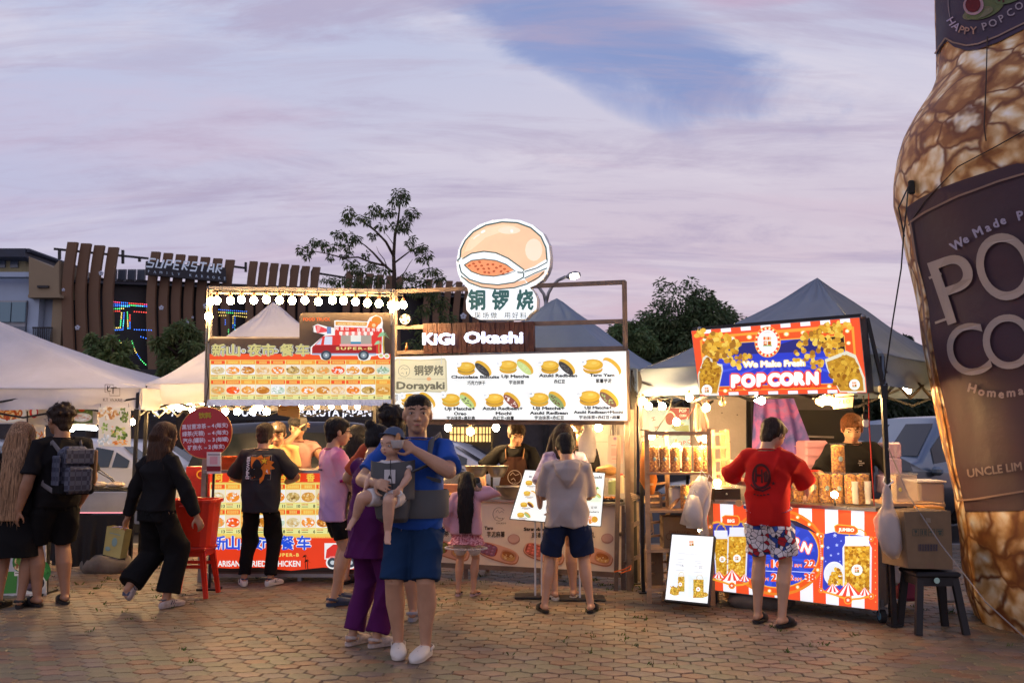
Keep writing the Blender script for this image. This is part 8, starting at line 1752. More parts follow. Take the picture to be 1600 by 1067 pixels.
def make_bottom(p,B,tsec,fr,PC):
    H = p.H;m = MB();k = B.get('kind','shorts');ez = B.get('ease',.012);secs = tsec(ez,ts=[-.075,-.05,-.02,.03,.055],boxy=.9);secs[0] = (*secs[0][:3],.088*H+ez,.062*H+ez,2.5);secs[1] = (*secs[1][:3],.094*H+ez,.066*H+ez,2.5)
    if k == 'skirt':
        o = [];L = B.get('len',.22)
        for t in (0,.25,.5,.75,1):c,r,f = fr(.03);w_ = (.075+.035*t+B.get('flare',.05)*t)*H;o.append((c-UPV*(.03*H+L*H*t),r,f,w_,w_*.75,2.2))
        loft(m,list(reversed(o))+[(fr(.05)[0],fr(.05)[1],fr(.05)[2],.075*H,.06*H,2.3)],32);vox = .010
    else:
        loft(m,secs,26);hem = B.get('hem',.95);wd = B.get('wide',1.0)
        for i,(HJ,KN,AN,fd,u_) in enumerate(p.legs):
            if hem <= 1:e = HJ*(1-hem)+KN*hem;m.tube([HJ+UPV*.02*H,HJ*.7+e*.3,HJ*.3+e*.7,e],[(.064*H*wd,)*2,(.062*H*wd,)*2,(.056*H*wd,)*2,(.055*H*wd,)*2],18)
            else:q = hem-1;e = KN*(1-q)+AN*q;lo = B.get('lower',.036);m.tube([HJ+UPV*.02*H,HJ*.6+KN*.4,KN,KN*.5+e*.5,e],[.062*H*wd,.056*H*wd,max(lo+.006,.054)*H*wd,max(lo,.044)*H*wd,lo*H*wd],18)
        vox = .0105
    me = solid(m,vox,3);fold(me,B.get('fold',.0035)*2.2,B.get('fr',1.0),B.get('seed',4));p.bot = fin_mesh(me,B.get('name','shorts'),B['mat'],p.root,p.W)
def make_hair(p,Hr):
    hh = p.hh;m = MB();Hm = Matrix((p.hx,p.hf,p.hu)).transposed();E = lambda x,y,z,a,b,c:m.ell(p.hp(x,y,z),(a*hh,b*hh,c*hh),Hm,18,12);k = Hr['kind'];vol = Hr.get('vol',1.0)
    E(0,-.075,.17,.375*vol,.435*vol,.36*vol);E(0,-.19,-.02,.33*vol,.28*vol,.28)
    if k == 'crop':m = MB();E = lambda x,y,z,a,b,c:m.ell(p.hp(x,y,z),(a*hh,b*hh,c*hh),Hm,18,12);E(0,-.045,.22,.350,.442,.30);E(0,-.14,.08,.352,.34,.26);E(0,.16,.36,.27,.24,.13)
    if k in ('short','mop'):
        for sd in (1,-1):E(sd*.27,-.02,.05,.10,.22,.20)
        E(0,-.27,-.22,.25,.17,.24)
        if Hr.get('fringe',1):E(.12,.21,.27,.19,.19,.13);E(-.12,.21,.27,.19,.19,.13);E(0,.27,.24,.15,.13,.11)
    if k == 'mop':
        rg_ = random.Random(int(Hr.get('seed',1)))
        for i in range(34):a = rg_.uniform(0,6.28);z_ = rg_.uniform(-.1,.95);r_ = math.sqrt(max(0,1-z_*z_*.9));E(.37*vol*r_*math.cos(a),-.08+.42*vol*r_*math.sin(a)*(1 if math.sin(a) < .5 else .85),.17+.36*vol*z_,.085,.085,.08)
    if k in ('long','bob'):
        L = Hr.get('len',2.6);w_ = Hr.get('w',.36);bk = Hr.get('back',.34)
        pts = [p.hp(0,-.18,.35),p.hp(0,-.36,.0)];ce = p.hp(0,-.36,.0);n = 7;dirb = (Vector((p.hf.x,p.hf.y,0))).normalized()
        for i in range(1,n+1):t = i/n;pts.append(ce-UPV*(L*hh*t)-dirb*hh*(bk-.36+.26*math.sin(min(1,t*1.6)*1.57)*(1 if L > 1.2 else .3)))
        rr = [(.30*hh,.2*hh),(.37*hh,.24*hh)]+[(hh*w_*(1+.08*math.sin(i*2)-(.30*(i/n)**3 if L > 1.2 else -.12)),hh*(.17-.07*i/n if L > 1.2 else .24)) for i in range(1,n+1)]
        m.tube(pts,rr,20,hint=dirb,round_cap=False)
        for sd in (1,-1):m.tube([p.hp(sd*.22,.12,.40),p.hp(sd*.36,.05,.1),p.hp(sd*.37,-.02,-.25),p.hp(sd*.36,-.12,-.25)-UPV*(min(L,1.1)*.45*hh)],[(.10*hh,.08*hh),(.10*hh,.13*hh),(.09*hh,.15*hh),(.06*hh,.12*hh)],12)
    if k == 'bun':E(0,-.42,.42,.17,.17,.15);E(.0,.18,.33,.24,.18,.10)
    me = solid(m,.0085,2);v = verts(me);nn = norms(me);s = Hr.get('seed',3)
    w = np.sin(v[:,0]*120+3*np.sin(v[:,2]*25+s))*.5+np.sin(v[:,1]*95+v[:,0]*60+s+2*np.sin(v[:,2]*18))*.5;setv(me,v+nn*(w*(.003 if k in ('short','mop','crop') else .0006)*Hr.get('rough',1))[:,None]);p.hair = fin_mesh(me,'hair',HM[Hr['mat']],p.root,p.W)
    rg_ = random.Random(s*7+1);sm = MB();v = verts(me)+np.array(ORI[p.root.name]);nn = norms(me);cnt = Hr.get('n',420);wu = p.W.to_3x3() @ p.hu
    for i in [rg_.randrange(len(v)) for _ in range(cnt)]:
        q,n = Vector(v[i]),Vector(nn[i]);dn = -wu if k != 'mop' else Vector((rg_.gauss(0,1),rg_.gauss(0,1),rg_.gauss(0,1))).normalized()
        t = dn-n*dn.dot(n);t = (t.normalized() if t.length > .05 else Vector((rg_.uniform(-1,1),rg_.uniform(-1,1),0)).normalized());t = (t+Vector((rg_.gauss(0,.22),rg_.gauss(0,.22),rg_.gauss(0,.1)))+n*rg_.uniform(.05,.3)).normalized();L = hh*(rg_.uniform(.08,.2) if k not in ('long','bob') else rg_.uniform(.2,.5));w_ = t.cross(n).normalized()*rg_.uniform(.0012,.0028);a = q-n*.002;b_ = a+t*L*.5+n*L*.06;c_ = a+t*L
        sm.add([a-w_,a+w_,b_+w_*.7,b_-w_*.7,c_],[(0,1,2,3),(3,2,4)])
    so = sm.build('hair_strands',HM[Hr['mat']],p.root);so['kind'] = 'stuff'
def decal(p,name,bvh,centre,right,up,w,h,W_,H_,draw,n,mat='cloth_ink',off=.010):
    """print on cloth: drawn flat, then laid onto the garment's surface point by point"""
    class D(Board):
        def __init__(s):s.mb = MB();s.fn = None;s.lz = .0006;s.z0 = off;s.W,s.H = W_,H_
        def at(s,x,y,z=0):
            q = centre+right*((x/W_-.5)*w)-up*((y/H_-.5)*h)+n*.6;hit = bvh.ray_cast(q,-n)
            return (hit[0] if hit[0] is not None else q-n*.6)+n*(s.z0+z*s.lz)
    b = D();draw(b);return b.mb.build(name,PM[mat],p.root,colors=True)
def sub(b,x,y,w,h,c,z):b.rect(x,y,w,h,c,z,nx=max(1,int(w/6)),ny=max(1,int(h/6)))

Dv = lambda u,v:G(u,v)
# ---- far left woman
q = G(14,950);p1 = person('woman from behind with long blond brown hair and black dress at the left edge',q,1.64,8,'f',hands=((.115,.16,.60),(-.12,.12,.58)),poles=((.6,-.6,0),(-.6,-.6,0)),skin='tan',face=False,
    top=dict(mat=CL['black_cotton'],name='dress',hem=-.06,sleeve=1.3,ease=.016,seed=2,boxy=.8),bottom=dict(kind='skirt',mat=CL['black_cotton'],len=.27,flare=.02,name='skirt'),shoes=('clog','black_rubber'),hair=dict(kind='long',mat='blond',len=3.0,w=.44))
# ---- man with backpack
q = G(80,946);p2 = person('man in black with a chequered backpack and rimless glasses, looking left',q,1.80,52,'m',lean=-3,feet=((.06,-.01,-14,0,0),(-.055,.03,6,0,0)),hands=((.14,.05,.49),(-.17,.02,.47)),poles=((.4,-1,0),(-.4,-1,0)),skin='tan',bulk=1.12,head=(4,12,0),
    top=dict(mat=CL['soft_black'],sleeve=.85,ease=.022,hem=-.06,seed=3),bottom=dict(mat=CL['black_cotton'],hem=.92,wide=1.08),shoes=('slide','black_rubber'),hair=dict(kind='mop',mat='dark',vol=1.04,seed=5))
def glasses(p,mat=None):
    m = MB();hh = p.hh
    for sd in (1,-1):
        c = p.surf(sd*.15,.02)+p.wf*.010
        m.tube([c+p.wx*math.cos(a)*.085*hh+p.wu*math.sin(a)*.068*hh for a in [k*math.pi/8 for k in range(17)]],.0022,5,cap=False);e = p.W @ p.hp(sd*.36,.0,.03);m.tube([c+p.wx*sd*.085*hh,p.W @ p.hp(sd*.37,.30,.04),e],.0022,5)
    m.tube([p.surf(.06,.02)+p.wf*.010,p.surf(0,.03)+p.wf*.012,p.surf(-.06,.02)+p.wf*.010],.0022,5);m.build('glasses',mat or EYEM[3],p.root)
glasses(p2,M['galv'])
def on(p,t,x,y,z=0):c,r,f = p.fr(t);return p.W @ (c+r*x*p.H+f*y*p.H+UPV*z)
chk = bpy.data.materials.new('chequered_canvas');chk.use_nodes = True;nt = chk.node_tree;tcn = nd(nt,'ShaderNodeTexCoord');ck = nd(nt,'ShaderNodeTexChecker',i_Scale=26.0);ck.inputs[1].default_value = (.02,.025,.05,1);ck.inputs[2].default_value = (.07,.08,.12,1);nt.links.new(tcn.outputs['Object'],ck.inputs[0]);nt.links.new(ck.outputs[0],nt.nodes['Principled BSDF'].inputs['Base Color']);nt.nodes['Principled BSDF'].inputs['Roughness'].default_value = .5
tanl = pmat('tan_leather',(.30,.16,.07),.5,var=.2)
bc = on(p2,.13,0,-.155);t = thing('backpack',bc-V(0,0,.24),'chequered dark backpack with tan leather side worn by the man in black','backpack');Wb = Matrix.Translation(bc) @ Matrix.Rotation(R(52),4,'Z')
m = MB(); 
def bx(cx,cy_,cz,dx,dy,dz,bev,nm,mt):m = MB();m.box((cx,cy_,cz),(dx,dy,dz),bev=bev);o = tag_part(m,nm,mt,t,Wb)
bx(0,0,.0,.27,.15,.42,.05,'main_pocket',chk);bx(0,-.10,-.08,.24,.07,.24,.03,'front_pocket',chk);bx(.158,-.01,.03,.03,.15,.30,.012,'side_panel',tanl);bx(-.155,-.01,.0,.02,.13,.26,.008,'side_panel',chk);bx(0,-.095,.12,.26,.03,.14,.012,'flap',chk);bx(0,-.02,-.16,.306,.165,.10,.02,'bottom_panel',CL['black_cotton'])
m = MB()
for sd in (1,-1):m.tube([Vector((sd*.10,.07,.17)),Vector((sd*.125,.15,.245)),Vector((sd*.135,.26,.20)),Vector((sd*.14,.29,.05)),Vector((sd*.17,.20,-.12)),Vector((sd*.13,.07,-.18))],[(.006,.022)]*6,8)
tag_part(m,'strap',pmat('grey_strap',(.16,.15,.16),.7),t,Wb)
# ---- walking woman
q = G(236,950);p3 = person('woman in loose black top and wide trousers walking with a yellow bag',q,1.66,-28,'f',lean=4,feet=((.06,.045,-4,0,0),(-.085,-.085,16,.055,-52)),hands=((.20,.10,.47),(-.19,-.02,.46)),poles=((.6,-1,0),(-.6,-1,0)),skin='mid',face=False,bulk=1.05,crouch=.012,
    top=dict(mat=CL['soft_black'],sleeve=1.95,ease=.024,hem=-.02,seed=6,sr=1.1,fold=.006),bottom=dict(mat=CL['black_cotton'],name='trousers',hem=1.88,wide=1.08,lower=.060,fold=.005),shoes=('sneaker','beige_foam'),hair=dict(kind='bob',mat='brown',len=.95,w=.47,back=.22))
wr = p3.W @ p3.arms[1][2];hd = p3.W @ (p3.arms[1][2]+p3.arms[1][3]*.09)
bgp = V(P(184,862,wr.y).x,wr.y-.02,P(184,845,wr.y).z);t = thing('paper_bag',bgp-V(0,0,.13),'yellow paper carrier bag held by the walking woman','bag');Wb = Matrix.Translation(bgp) @ Matrix.Rotation(R(-18),4,'Z') @ Matrix.Rotation(R(9),4,'Y');ybag = pmat('yellow_card',(.52,.42,.14),.5,var=.15);m = MB()
m.hexa([Vector(q_) for q_ in [(-.095,-.04,-.13),(.095,-.04,-.13),(.095,.04,-.13),(-.095,.04,-.13),(-.10,-.045,.12),(.10,-.045,.12),(.10,.045,.12),(-.10,.045,.12)]]);m.f.pop(1);m.m.pop();m.c.pop();tag_part(m,'bag_body',ybag,t,Wb)
m = MB();m.ell((.01,-.0445,0),(.03,.002,.04),nu=12,nv=6);m.ell((-.05,-.0445,-.07),(.03,.002,.02),nu=12,nv=6);m.box((0,-.0455,.07),(.12,.001,.006));tag_part(m,'print',pmat('bag_print',(.25,.36,.32),.5),t,Wb)
m = MB();top_ = Wb.inverted() @ hd
for yy in (-.045,.045):m.tube([Vector((-.045,yy,.12)),Vector((-.03,yy*.5,.12+(top_.z-.12)*.6)),top_,Vector((.03,yy*.5,.12+(top_.z-.12)*.6)),Vector((.045,yy,.12))],.004,6)
tag_part(m,'handle',pmat('lilac_ribbon',(.5,.42,.6),.5),t,Wb)
# ---- man in charcoal tee at the fried food stall
q = G(403,915);p4 = person('man in charcoal tee with orange bomb print at the fried food counter',q,1.66,0,'m',lean=3,feet=((.075,0,-22,0,0),(-.085,0,22,0,0)),hands=((.09,.17,.60),(-.09,.17,.60)),poles=((.6,-.35,0),(-.6,-.35,0)),skin='mid',bulk=1.02,face=False,head=(14,0,0),
    top=dict(mat=CL['charcoal_tee'],sleeve=.92,ease=.034,hem=-.10,seed=7,boxy=1.08,sr=1.2,fold=.006),bottom=dict(mat=CL['black_cotton'],name='trousers',hem=1.94,wide=.98,lower=.042,fold=.006),shoes=('sneaker','white_leather'),hair=dict(kind='short',mat='dark',fringe=0))
def bomb(b):
    b.line([(30,8),(96,8),(96,88),(30,88),(30,8)],1.6,'#8e8a88',1)
    pts = [(28,12),(50,14),(62,6),(70,16),(92,10),(90,24),(106,30),(96,40),(108,52),(92,56),(96,70),(78,70),(74,88),(62,102),(60,84),(44,80),(34,86),(38,60),(30,40)]
    b.poly(pts,'#e07a1e',2);b.star(74,26,16,'#6a3a14',3);b.star(74,26,12,'#f2c22c',4);b.line([(64,46),(70,38),(74,30)],3,'#241810',3.5);b.ell(50,66,21,21,'#141416',3.5,20);b.ell(43,58,5,6,'#dcdce0',4.5,8);b.poly([(80,62),(84,54),(88,70),(84,64)],'#e8e8ee',4.5)
    b.text('EMPOWER',19,48,13,'#d8dce8',3,bold=.04,rot=-90,wd=76)
c,r,f = p4.fr(.15);decal(p4,'print',p4.sbvh,p4.W @ (c-f*0)+V(-.005,0,.02),V(1),V(0,0,1),.33,.33,110,110,bomb,V(0,-1,0))
# ---- two vendors
p5 = person('young vendor in yellow shirt looking down over the fryer, lit orange',V(P(437,690,9.95).x,9.95,0),1.70,184,'m',lean=6,hands=((.08,.22,.60),(-.08,.22,.60)),head=(24,0,0),skin='light',legs=False,vox=.0085,top=dict(mat=CL['yellow_tee'],sleeve=.7,ease=.02,seed=8),bottom=None,hair=dict(kind='short',mat='dark'))
p6 = person('vendor in sleeveless dusty pink top holding a phone to the cheek',V(P(465,690,10.25).x,10.25,0),1.76,188,'m',lean=4,hands=((-.02,.14,.88),(-.10,.18,.60)),poles=((1,.2,-1),(-1,-.3,0)),head=(10,8,0),skin='mid',legs=False,vox=.0085,top=dict(mat=CL['dusty_pink'],sleeve=.3,ease=.018,seed=9),hair=dict(kind='short',mat='black'))
t = thing('phone',P(463,690,10.05),'dark phone held up by the second vendor','phone');m = MB();hw = p6.W @ (p6.arms[0][2]+p6.arms[0][3]*.09);m.box(hw+V(0,-.04,.02),(.075,.012,.15),bev=.004);m.build('case',M['black_plastic'],t)
for pp,ky in ((p5,0),(p6,1)):
    m = MB();m.lathe([(.0,.40),(.20,.36),(.33,.22),(.385,.08),(.385,.02)],(0,0,0),20);W_ = pp.W @ Matrix.Translation(pp.hp(0,-.04,.16)) @ Matrix((pp.hx,pp.hf,pp.hu)).transposed().to_4x4() @ Matrix.Scale(pp.hh*1.12,4)
    if ky:tag_part(m,'cap',CL['soft_black'],pp.root,W_,True);m = MB();m.grid(lambda a,b_:Vector((.36*math.cos(math.pi*a),.30*math.sin(math.pi*a)*(1+b_*.6)+.06,.05-.03*b_)),12,3);tag_part(m,'cap_peak',CL['soft_black'],pp.root,W_,True)
# ---- teen in pink shirt
ptee = bpy.data.materials.new('pink_gradient_shirt');ptee.use_nodes = True;nt = ptee.node_tree;tcn = nd(nt,'ShaderNodeTexCoord');sp_ = nd(nt,'ShaderNodeSeparateXYZ');nt.links.new(tcn.outputs['Object'],sp_.inputs[0]);ns = nd(nt,'ShaderNodeTexNoise',i_Scale=6.0,i_Detail=4.0,i_Distortion=1.0);nt.links.new(tcn.outputs['Object'],ns.inputs['Vector'])
hz = mth(nt,'ADD',mth(nt,'MULTIPLY_ADD',sp_.outputs[2],1.5,-1.30),mth(nt,'MULTIPLY_ADD',ns.outputs[0],.8,-.4));rp = ramp(nt,[(0,srgb('#b892c0')),(.25,srgb('#d3a6c0')),(.5,srgb('#e0a0b4')),(.75,srgb('#e08aae')),(1,srgb('#d85a94'))]);nt.links.new(hz,rp.inputs[0]);nt.links.new(rp.outputs[0],nt.nodes['Principled BSDF'].inputs['Base Color']);nt.nodes['Principled BSDF'].inputs['Roughness'].default_value = .7
mag = cloth('magenta_trim',(.45,.02,.16))
q = G(517,944);p7 = person('teenager in pink gradient shirt and black glasses standing side on',q,1.68,-62,'m',lean=-2,feet=((.05,.0,6,0,0),(-.06,.06,-4,0,0)),hands=((.12,.15,.50),(-.12,.12,.50)),poles=((.5,-1,0),(-.4,-1,0)),skin='light',head=(4,-6,0),
    top=dict(mat=ptee,sleeve=.72,ease=.030,hem=-.10,seed=11,boxy=1.0,sr=1.15,trim=mag,flare=.01),bottom=dict(mat=CL['black_cotton'],hem=.72,wide=1.02),shoes=('clog','navy_foam'),hair=dict(kind='short',mat='black',vol=1.06))
glasses(p7)
c,r,f = p7.fr(.20);nb_ = (p7.W.to_3x3() @ -f).normalized();rb_ = nb_.cross(V(0,0,1)).normalized()*-1;decal(p7,'print',p7.sbvh,p7.W @ (p7.fr(.185)[0]),rb_,V(0,0,1),.17,.10,60,36,lambda b:(b.text('SLEET',30,10,8,'#8a6a8c',1,bold=.05),b.rect(8,22,44,5,'#4a3a4c',1,nx=6)),nb_)
side = p7.W.to_3x3() @ V(1);fz = p7.W @ p7.fr(-.03)[0]
def dark_pat(b):
    rg_ = random.Random(3);sub(b,0,0,60,60,'#3a342e',0)
    for k in range(50):b.ell(rg_.uniform(5,55),rg_.uniform(4,56),rg_.uniform(2,6),rg_.uniform(2,6),rg_.choice(['#9a7a5a','#1c1818','#6a5a4a','#c8b8a0','#4a3a5a','#a86a3a']),1+(k % 4)*.4,7)
nr_ = (p7.W.to_3x3() @ (V(.75,.66))).normalized();decal(p7,'print',p7.sbvh,p7.W @ p7.fr(-.0)[0]+V(0,0,-.02),nr_.cross(V(0,0,1)).normalized()*-1,V(0,0,1),.14,.24,60,60,dark_pat,nr_)
t = thing('drink_cup',p7.W @ (p7.arms[0][2]+p7.arms[0][3]*.08)-V(0,0,.08),'small pale cup in the hand of the teenager in pink','cup');m = MB();m.lathe([(.026,0),(.034,.09),(.036,.093),(0,.094)],p7.W @ (p7.arms[0][2]+p7.arms[0][3]*.08)-V(0,0,.06),14);m.build('cup',pmat('blue_white_cup',(.45,.5,.6),.4,var=.5,vscale=60),t)
# ---- woman in red
q = G(552,913);p8 = person('woman with dark shoulder hair and bright red dress behind the teenager',q,1.63,-18,'f',hands=((.12,.16,.58),(-.12,.16,.58)),poles=((.6,-.8,0),(-.6,-.8,0)),skin='light',face=False,vox=.0085,top=dict(mat=CL['red_dress'],name='dress',sleeve=.7,ease=.02,hem=-.07,seed=12),bottom=dict(kind='skirt',mat=CL['red_dress'],name='skirt',len=.22,flare=.03),shoes=('slide','black_rubber'),hair=dict(kind='bob',mat='black',len=1.0,w=.46))
# ---- man in rust tee
q = V(P(607,965,7.15).x,7.15,0);p9 = person('tall man with bushy dark hair and rust coloured tee, seen from behind',q,1.755,6,'m',feet=((.11,.02,-8,0,0),(-.02,.04,6,0,0)),hands=((.10,.16,.60),(-.10,.16,.60)),poles=((.9,-.5,0),(-.9,-.5,0)),skin='mid',face=False,bulk=1.08,vox=.0085,top=dict(mat=CL['rust_tee'],sleeve=.8,ease=.028,hem=-.07,seed=13),bottom=dict(mat=CL['jeans_blue'],hem=.95,wide=1.05),shoes=('clog','grey_foam'),hair=dict(kind='mop',mat='black',vol=1.14,seed=9,rough=1.6,fringe=0))
# ---- woman in purple scrubs
q = V(P(572,1003,6.34).x,6.34,0);p10 = person('woman in purple scrubs leaning towards the baby with her arms round it',q,1.60,-44,'f',lean=2,twist=-6,feet=((.05,.02,-6,0,0),(-.06,-.03,10,0,0)),hands=((.10,.21,.74),(-.07,.19,.72)),poles=((.6,-.8,-.6),(-.9,-.3,-.1)),skin='light',face=True,bulk=1.10,head=(16,-6,-8),hcurl=(.5,.5),
    top=dict(mat=CL['purple_scrub'],sleeve=.8,ease=.022,hem=-.15,seed=14,flare=.010,sr=1.15,boxy=1.0,fold=.006),bottom=dict(mat=CL['purple_scrub'],name='trousers',hem=1.93,wide=1.02,lower=.050,fold=.006,seed=8),shoes=('clog','beige_foam'),hair=dict(kind='bun',mat='black'))
# ---- father with cup
q = V(P(647,1013,6.1).x,6.1,0);p11 = person('man in bright blue tee eating from a cup, baby strapped to his front',q,1.79,172,'m',lean=-3,feet=((.062,-.0,16,0,0),(-.052,.03,-10,0,0)),hands=((.10,.20,.655),(-.035,.165,.775)),poles=((1,-.1,-.7),(-1,.15,-.8)),skin='light',bulk=1.12,head=(2,14,0),vox=.0064,hs=1.04,hcurl=(.45,.75),hn=((.2,1,.3),(-.7,.7,.1)),
    top=dict(mat=CL['blue_tee'],sleeve=.80,ease=.024,hem=-.065,seed=15,sr=1.15,fold=.005),bottom=dict(mat=CL['denim_navy'],hem=1.0,wide=1.06,seed=5,fold=.004),shoes=('clog','white_foam'),hair=dict(kind='crop',mat='black',rough=.5))
hd = p11.W @ (p11.arms[1][2]+p11.arms[1][3]*.085)
fw11 = p11.W.to_3x3() @ V(0,1);cpos = hd+fw11*.03+V(-.035,0,-.01)
t = thing('food_cup',cpos,'small white cup with a brown snack lifted to the mouth by the father','cup');m = MB();m.lathe([(0,0),(.034,0),(.046,.05),(.048,.052),(.043,.048),(0,.04)],cpos-V(0,0,.02),18);m.build('cup',pmat('paper_cup_white',(.72,.72,.74),.5),t,smooth=True);m = MB();m.tube([cpos+V(0,0,.02),cpos+V(.005,0,.065)],[.02,.014],10,round_cap=True);m.build('snack',pmat('waffle_brown',(.5,.24,.1),.7,var=.3,vscale=60),t)
# carrier
grey = cloth('carrier_grey',(.105,.11,.115),bs=220);t = thing('baby_carrier',p11.W @ p11.fr(.0)[0]-V(0,0,.1),'grey hip seat baby carrier with a broad waist belt on the father','baby carrier');W_ = p11.W;H = p11.H
m = MB();n_ = 36;c,r,f = p11.fr(.035);vs = []
for z_ in (-.095,-.08,.08,.095):
    for j in range(n_):a = 2*math.pi*j/n_;k_ = .046 if abs(z_) < .09 else .034;vs.append(c+r*math.cos(a)*(.106*H+k_)+f*math.sin(a)*(.078*H+k_)+UPV*z_)
m.add(vs,[(i*n_+j,i*n_+(j+1) % n_,(i+1)*n_+(j+1) % n_,(i+1)*n_+j) for i in range(3) for j in range(n_)]+[(j,3*n_+j,3*n_+(j+1) % n_,(j+1) % n_)[::-1] for j in range(n_)]);tag_part(m,'waist_belt',grey,t,W_,True)
sx_ = .10;sc_ = c+f*.215+r*sx_
m = MB();loft(m,[(sc_-UPV*.12-f*.04,r,f,.085,.07,3),(sc_-UPV*.09,r,f,.105,.095,3),(sc_+UPV*.0,r,f,.12,.115,3),(sc_+UPV*.05,r,f,.118,.11,3)],24);me = solid(m,.009,3);fold(me,.003,1.2,3);fin_mesh(me,'hip_seat',grey,t,W_)
m = MB();bkp = [(-.00,.115,.16),(.10,.12,.17),(.2,.115,.17),(.27,.10,.155)]
m.grid(lambda a,b_:c+r*(sx_+math.sin((a-.5)*2.8)*.155)+f*(.20+math.cos((a-.5)*2.8)*.165)+UPV*(.04+.235*b_+.05*abs(a-.5)*b_),16,10);tag_part(m,'back_panel',grey,t,W_,True)
for sd,z1 in ((1,0),(-1,0)):
    c2,r2,f2_ = p11.fr(.272);c3 = p11.fr(.17)[0];m = MB();m.tube([c+r*(sx_+sd*.10)+f*.28+UPV*.20,c3+r2*sd*.115*H*.62+f*.185+UPV*.02,c2+r2*sd*.098*H*.74+f*.115+UPV*.006,c2+r2*sd*.105*H*.78+f*.0+UPV*.036,p11.fr(.2)[0]+r2*sd*.09*H-f*.10*H],[(.008,.026),(.012,.034),(.013,.038),(.013,.038),(.012,.03)],10,hint=f);tag_part(m,'shoulder_strap',grey,t,W_,True)
m = MB();m.tube([c+r*.13+f*.17+UPV*.24,p11.fr(.12)[0]-r*.0-r*.098*H*1.15+f*.10+UPV*.0],[(.004,.014)]*2,6);tag_part(m,'side_strap',grey,t,W_)
m = MB();m.box(sc_+f*.118-r*.02+UPV*.02,(.035,.004,.018));tag_part(m,'badge',tanl,t,W_);m = MB();m.box(c-r*(.106*H+.030)+f*.04,(.006,.035,.05));tag_part(m,'care_label',CL['white_cotton'],t,W_)
m = MB();m.box(c+r*(sx_-.02)+f*.372+UPV*.19,(.075,.006,.09),bev=.002);tag_part(m,'pocket',CL['white_cotton'],t,W_);m = MB();q = c+r*(sx_-.02)+f*.378+UPV*.19;m.poly([q+r*.012-UPV*.014,q-r*.012-UPV*.014,q+UPV*.014]);tag_part(m,'mark',CL['charcoal_tee'],t,W_)
# ---- baby: own small body seated in the carrier, facing out
Hb = .66;bl = p11.W @ (c+r*(sx_-.005)+f*.24+UPV*.055);bb_ = MB();Wb = Matrix.Translation(bl) @ Matrix.Rotation(R(162),4,'Z') @ Matrix.Scale(1.12,4);pb = Pose();rootb = thing('person',bl-V(0,0,.1),'baby in denim blue hat and white bib, bare legs hanging from the carrier','person','people at the night market');pb.root,pb.W,pb.H = rootb,Wb,Hb
loft(bb_,[(V(0,0,-.02),V(1),V(0,1),.06,.055,2.4),(V(0,0,.03),V(1),V(0,1),.078,.068,2.4),(V(0,0,.12),V(1),V(0,1),.078,.066,2.4),(V(0,.0,.19),V(1),V(0,1),.072,.055,2.4),(V(0,0,.225),V(1),V(0,1),.038,.035,2.2)])
hb = .155;HC = V(0,.025,.305);Hm = (Matrix.Rotation(R(-4),3,'X') @ Matrix.Rotation(R(-14),3,'Z'));pb.hp = lambda x,y,z:HC+Hm @ V(x,y,z)*hb;Eb = lambda x,y,z,a,b_,c_:bb_.ell(pb.hp(x,y,z),(a*hb,b_*hb,c_*hb),Hm,18,12)
Eb(0,-.02,.1,.42,.46,.42);Eb(0,.1,-.16,.36,.33,.28);Eb(.18,.2,-.18,.16,.16,.15);Eb(-.18,.2,-.18,.16,.16,.15);Eb(0,.28,-.3,.12,.12,.1);Eb(0,.42,-.10,.06,.06,.05);Eb(0,.39,-.25,.09,.05,.035)
for sd in (1,-1):Eb(sd*.42,-.02,-.05,.04,.09,.13)
bb_.tube([V(0,0,.2),HC-V(0,0,.05)],.035,10)
bh = []
for sd,hdp in ((1,V(.125,.10,.065)),(-1,V(-.115,.12,.07))):
    SH = V(sd*.078,0,.185);EL,WR = ik(SH,hdp,.095,.085,V(sd*1,-.2,-.6));bb_.tube([SH-V(sd*.02),SH,(SH+EL)/2,EL],[.028,.028,.025,.022],10,round_cap=True);bb_.tube([EL,(EL+WR)/2,WR],[.023,.023,.016],10,round_cap=True);hand(bb_,WR,(WR-EL),V(sd,.3,.2),sd,.55,.5);bh.append((SH,EL,WR))
for sd,kn,an in ((1,V(.115,.17,.0),V(.17,.14,-.115)),(-1,V(-.06,.175,-.015),V(-.045,.15,-.185))):
    bb_.tube([V(sd*.045,.02,.0),(V(sd*.045,.02,0)+kn)/2,kn],[.05,.046,.036],12,round_cap=True);bb_.tube([kn,kn*.6+an*.4,an],[.036,.034,.022],12,round_cap=True);dn = (an-kn).normalized();ft = (V(sd*.25,.55,-.75)).normalized();bb_.tube([an-ft*.012,an+ft*.03,an+ft*.06,an+ft*.082],[(.018,.022),(.019,.018),(.022,.012),(.016,.008)],10,hint=V(sd*.2,.7,.6),round_cap=True)
    for k in range(5):tq = an+ft*.085+V(1)*((k-2)*.0075);bb_.ell(tq,.0055 if k else .008,nu=8,nv=6)
me = solid(bb_,.0048,3);fin_mesh(me,'body',SK['baby'],rootb,Wb);bvv = verts(me)+np.array(ORI[rootb.name]);bvb = BVHTree.FromPolygons([tuple(q) for q in bvv],[tuple(q.vertices) for q in me.polygons])
W3 = Wb.to_3x3() @ Hm;wx,wf,wu = W3 @ V(1),W3 @ V(0,1),W3 @ V(0,0,1);WM = Matrix((wx,wf,wu)).transposed()
def sfb(x,z):h_ = bvb.ray_cast(Wb @ pb.hp(x,.9,z),-wf);return h_[0] if h_[0] is not None else Wb @ pb.hp(x,.42,z)
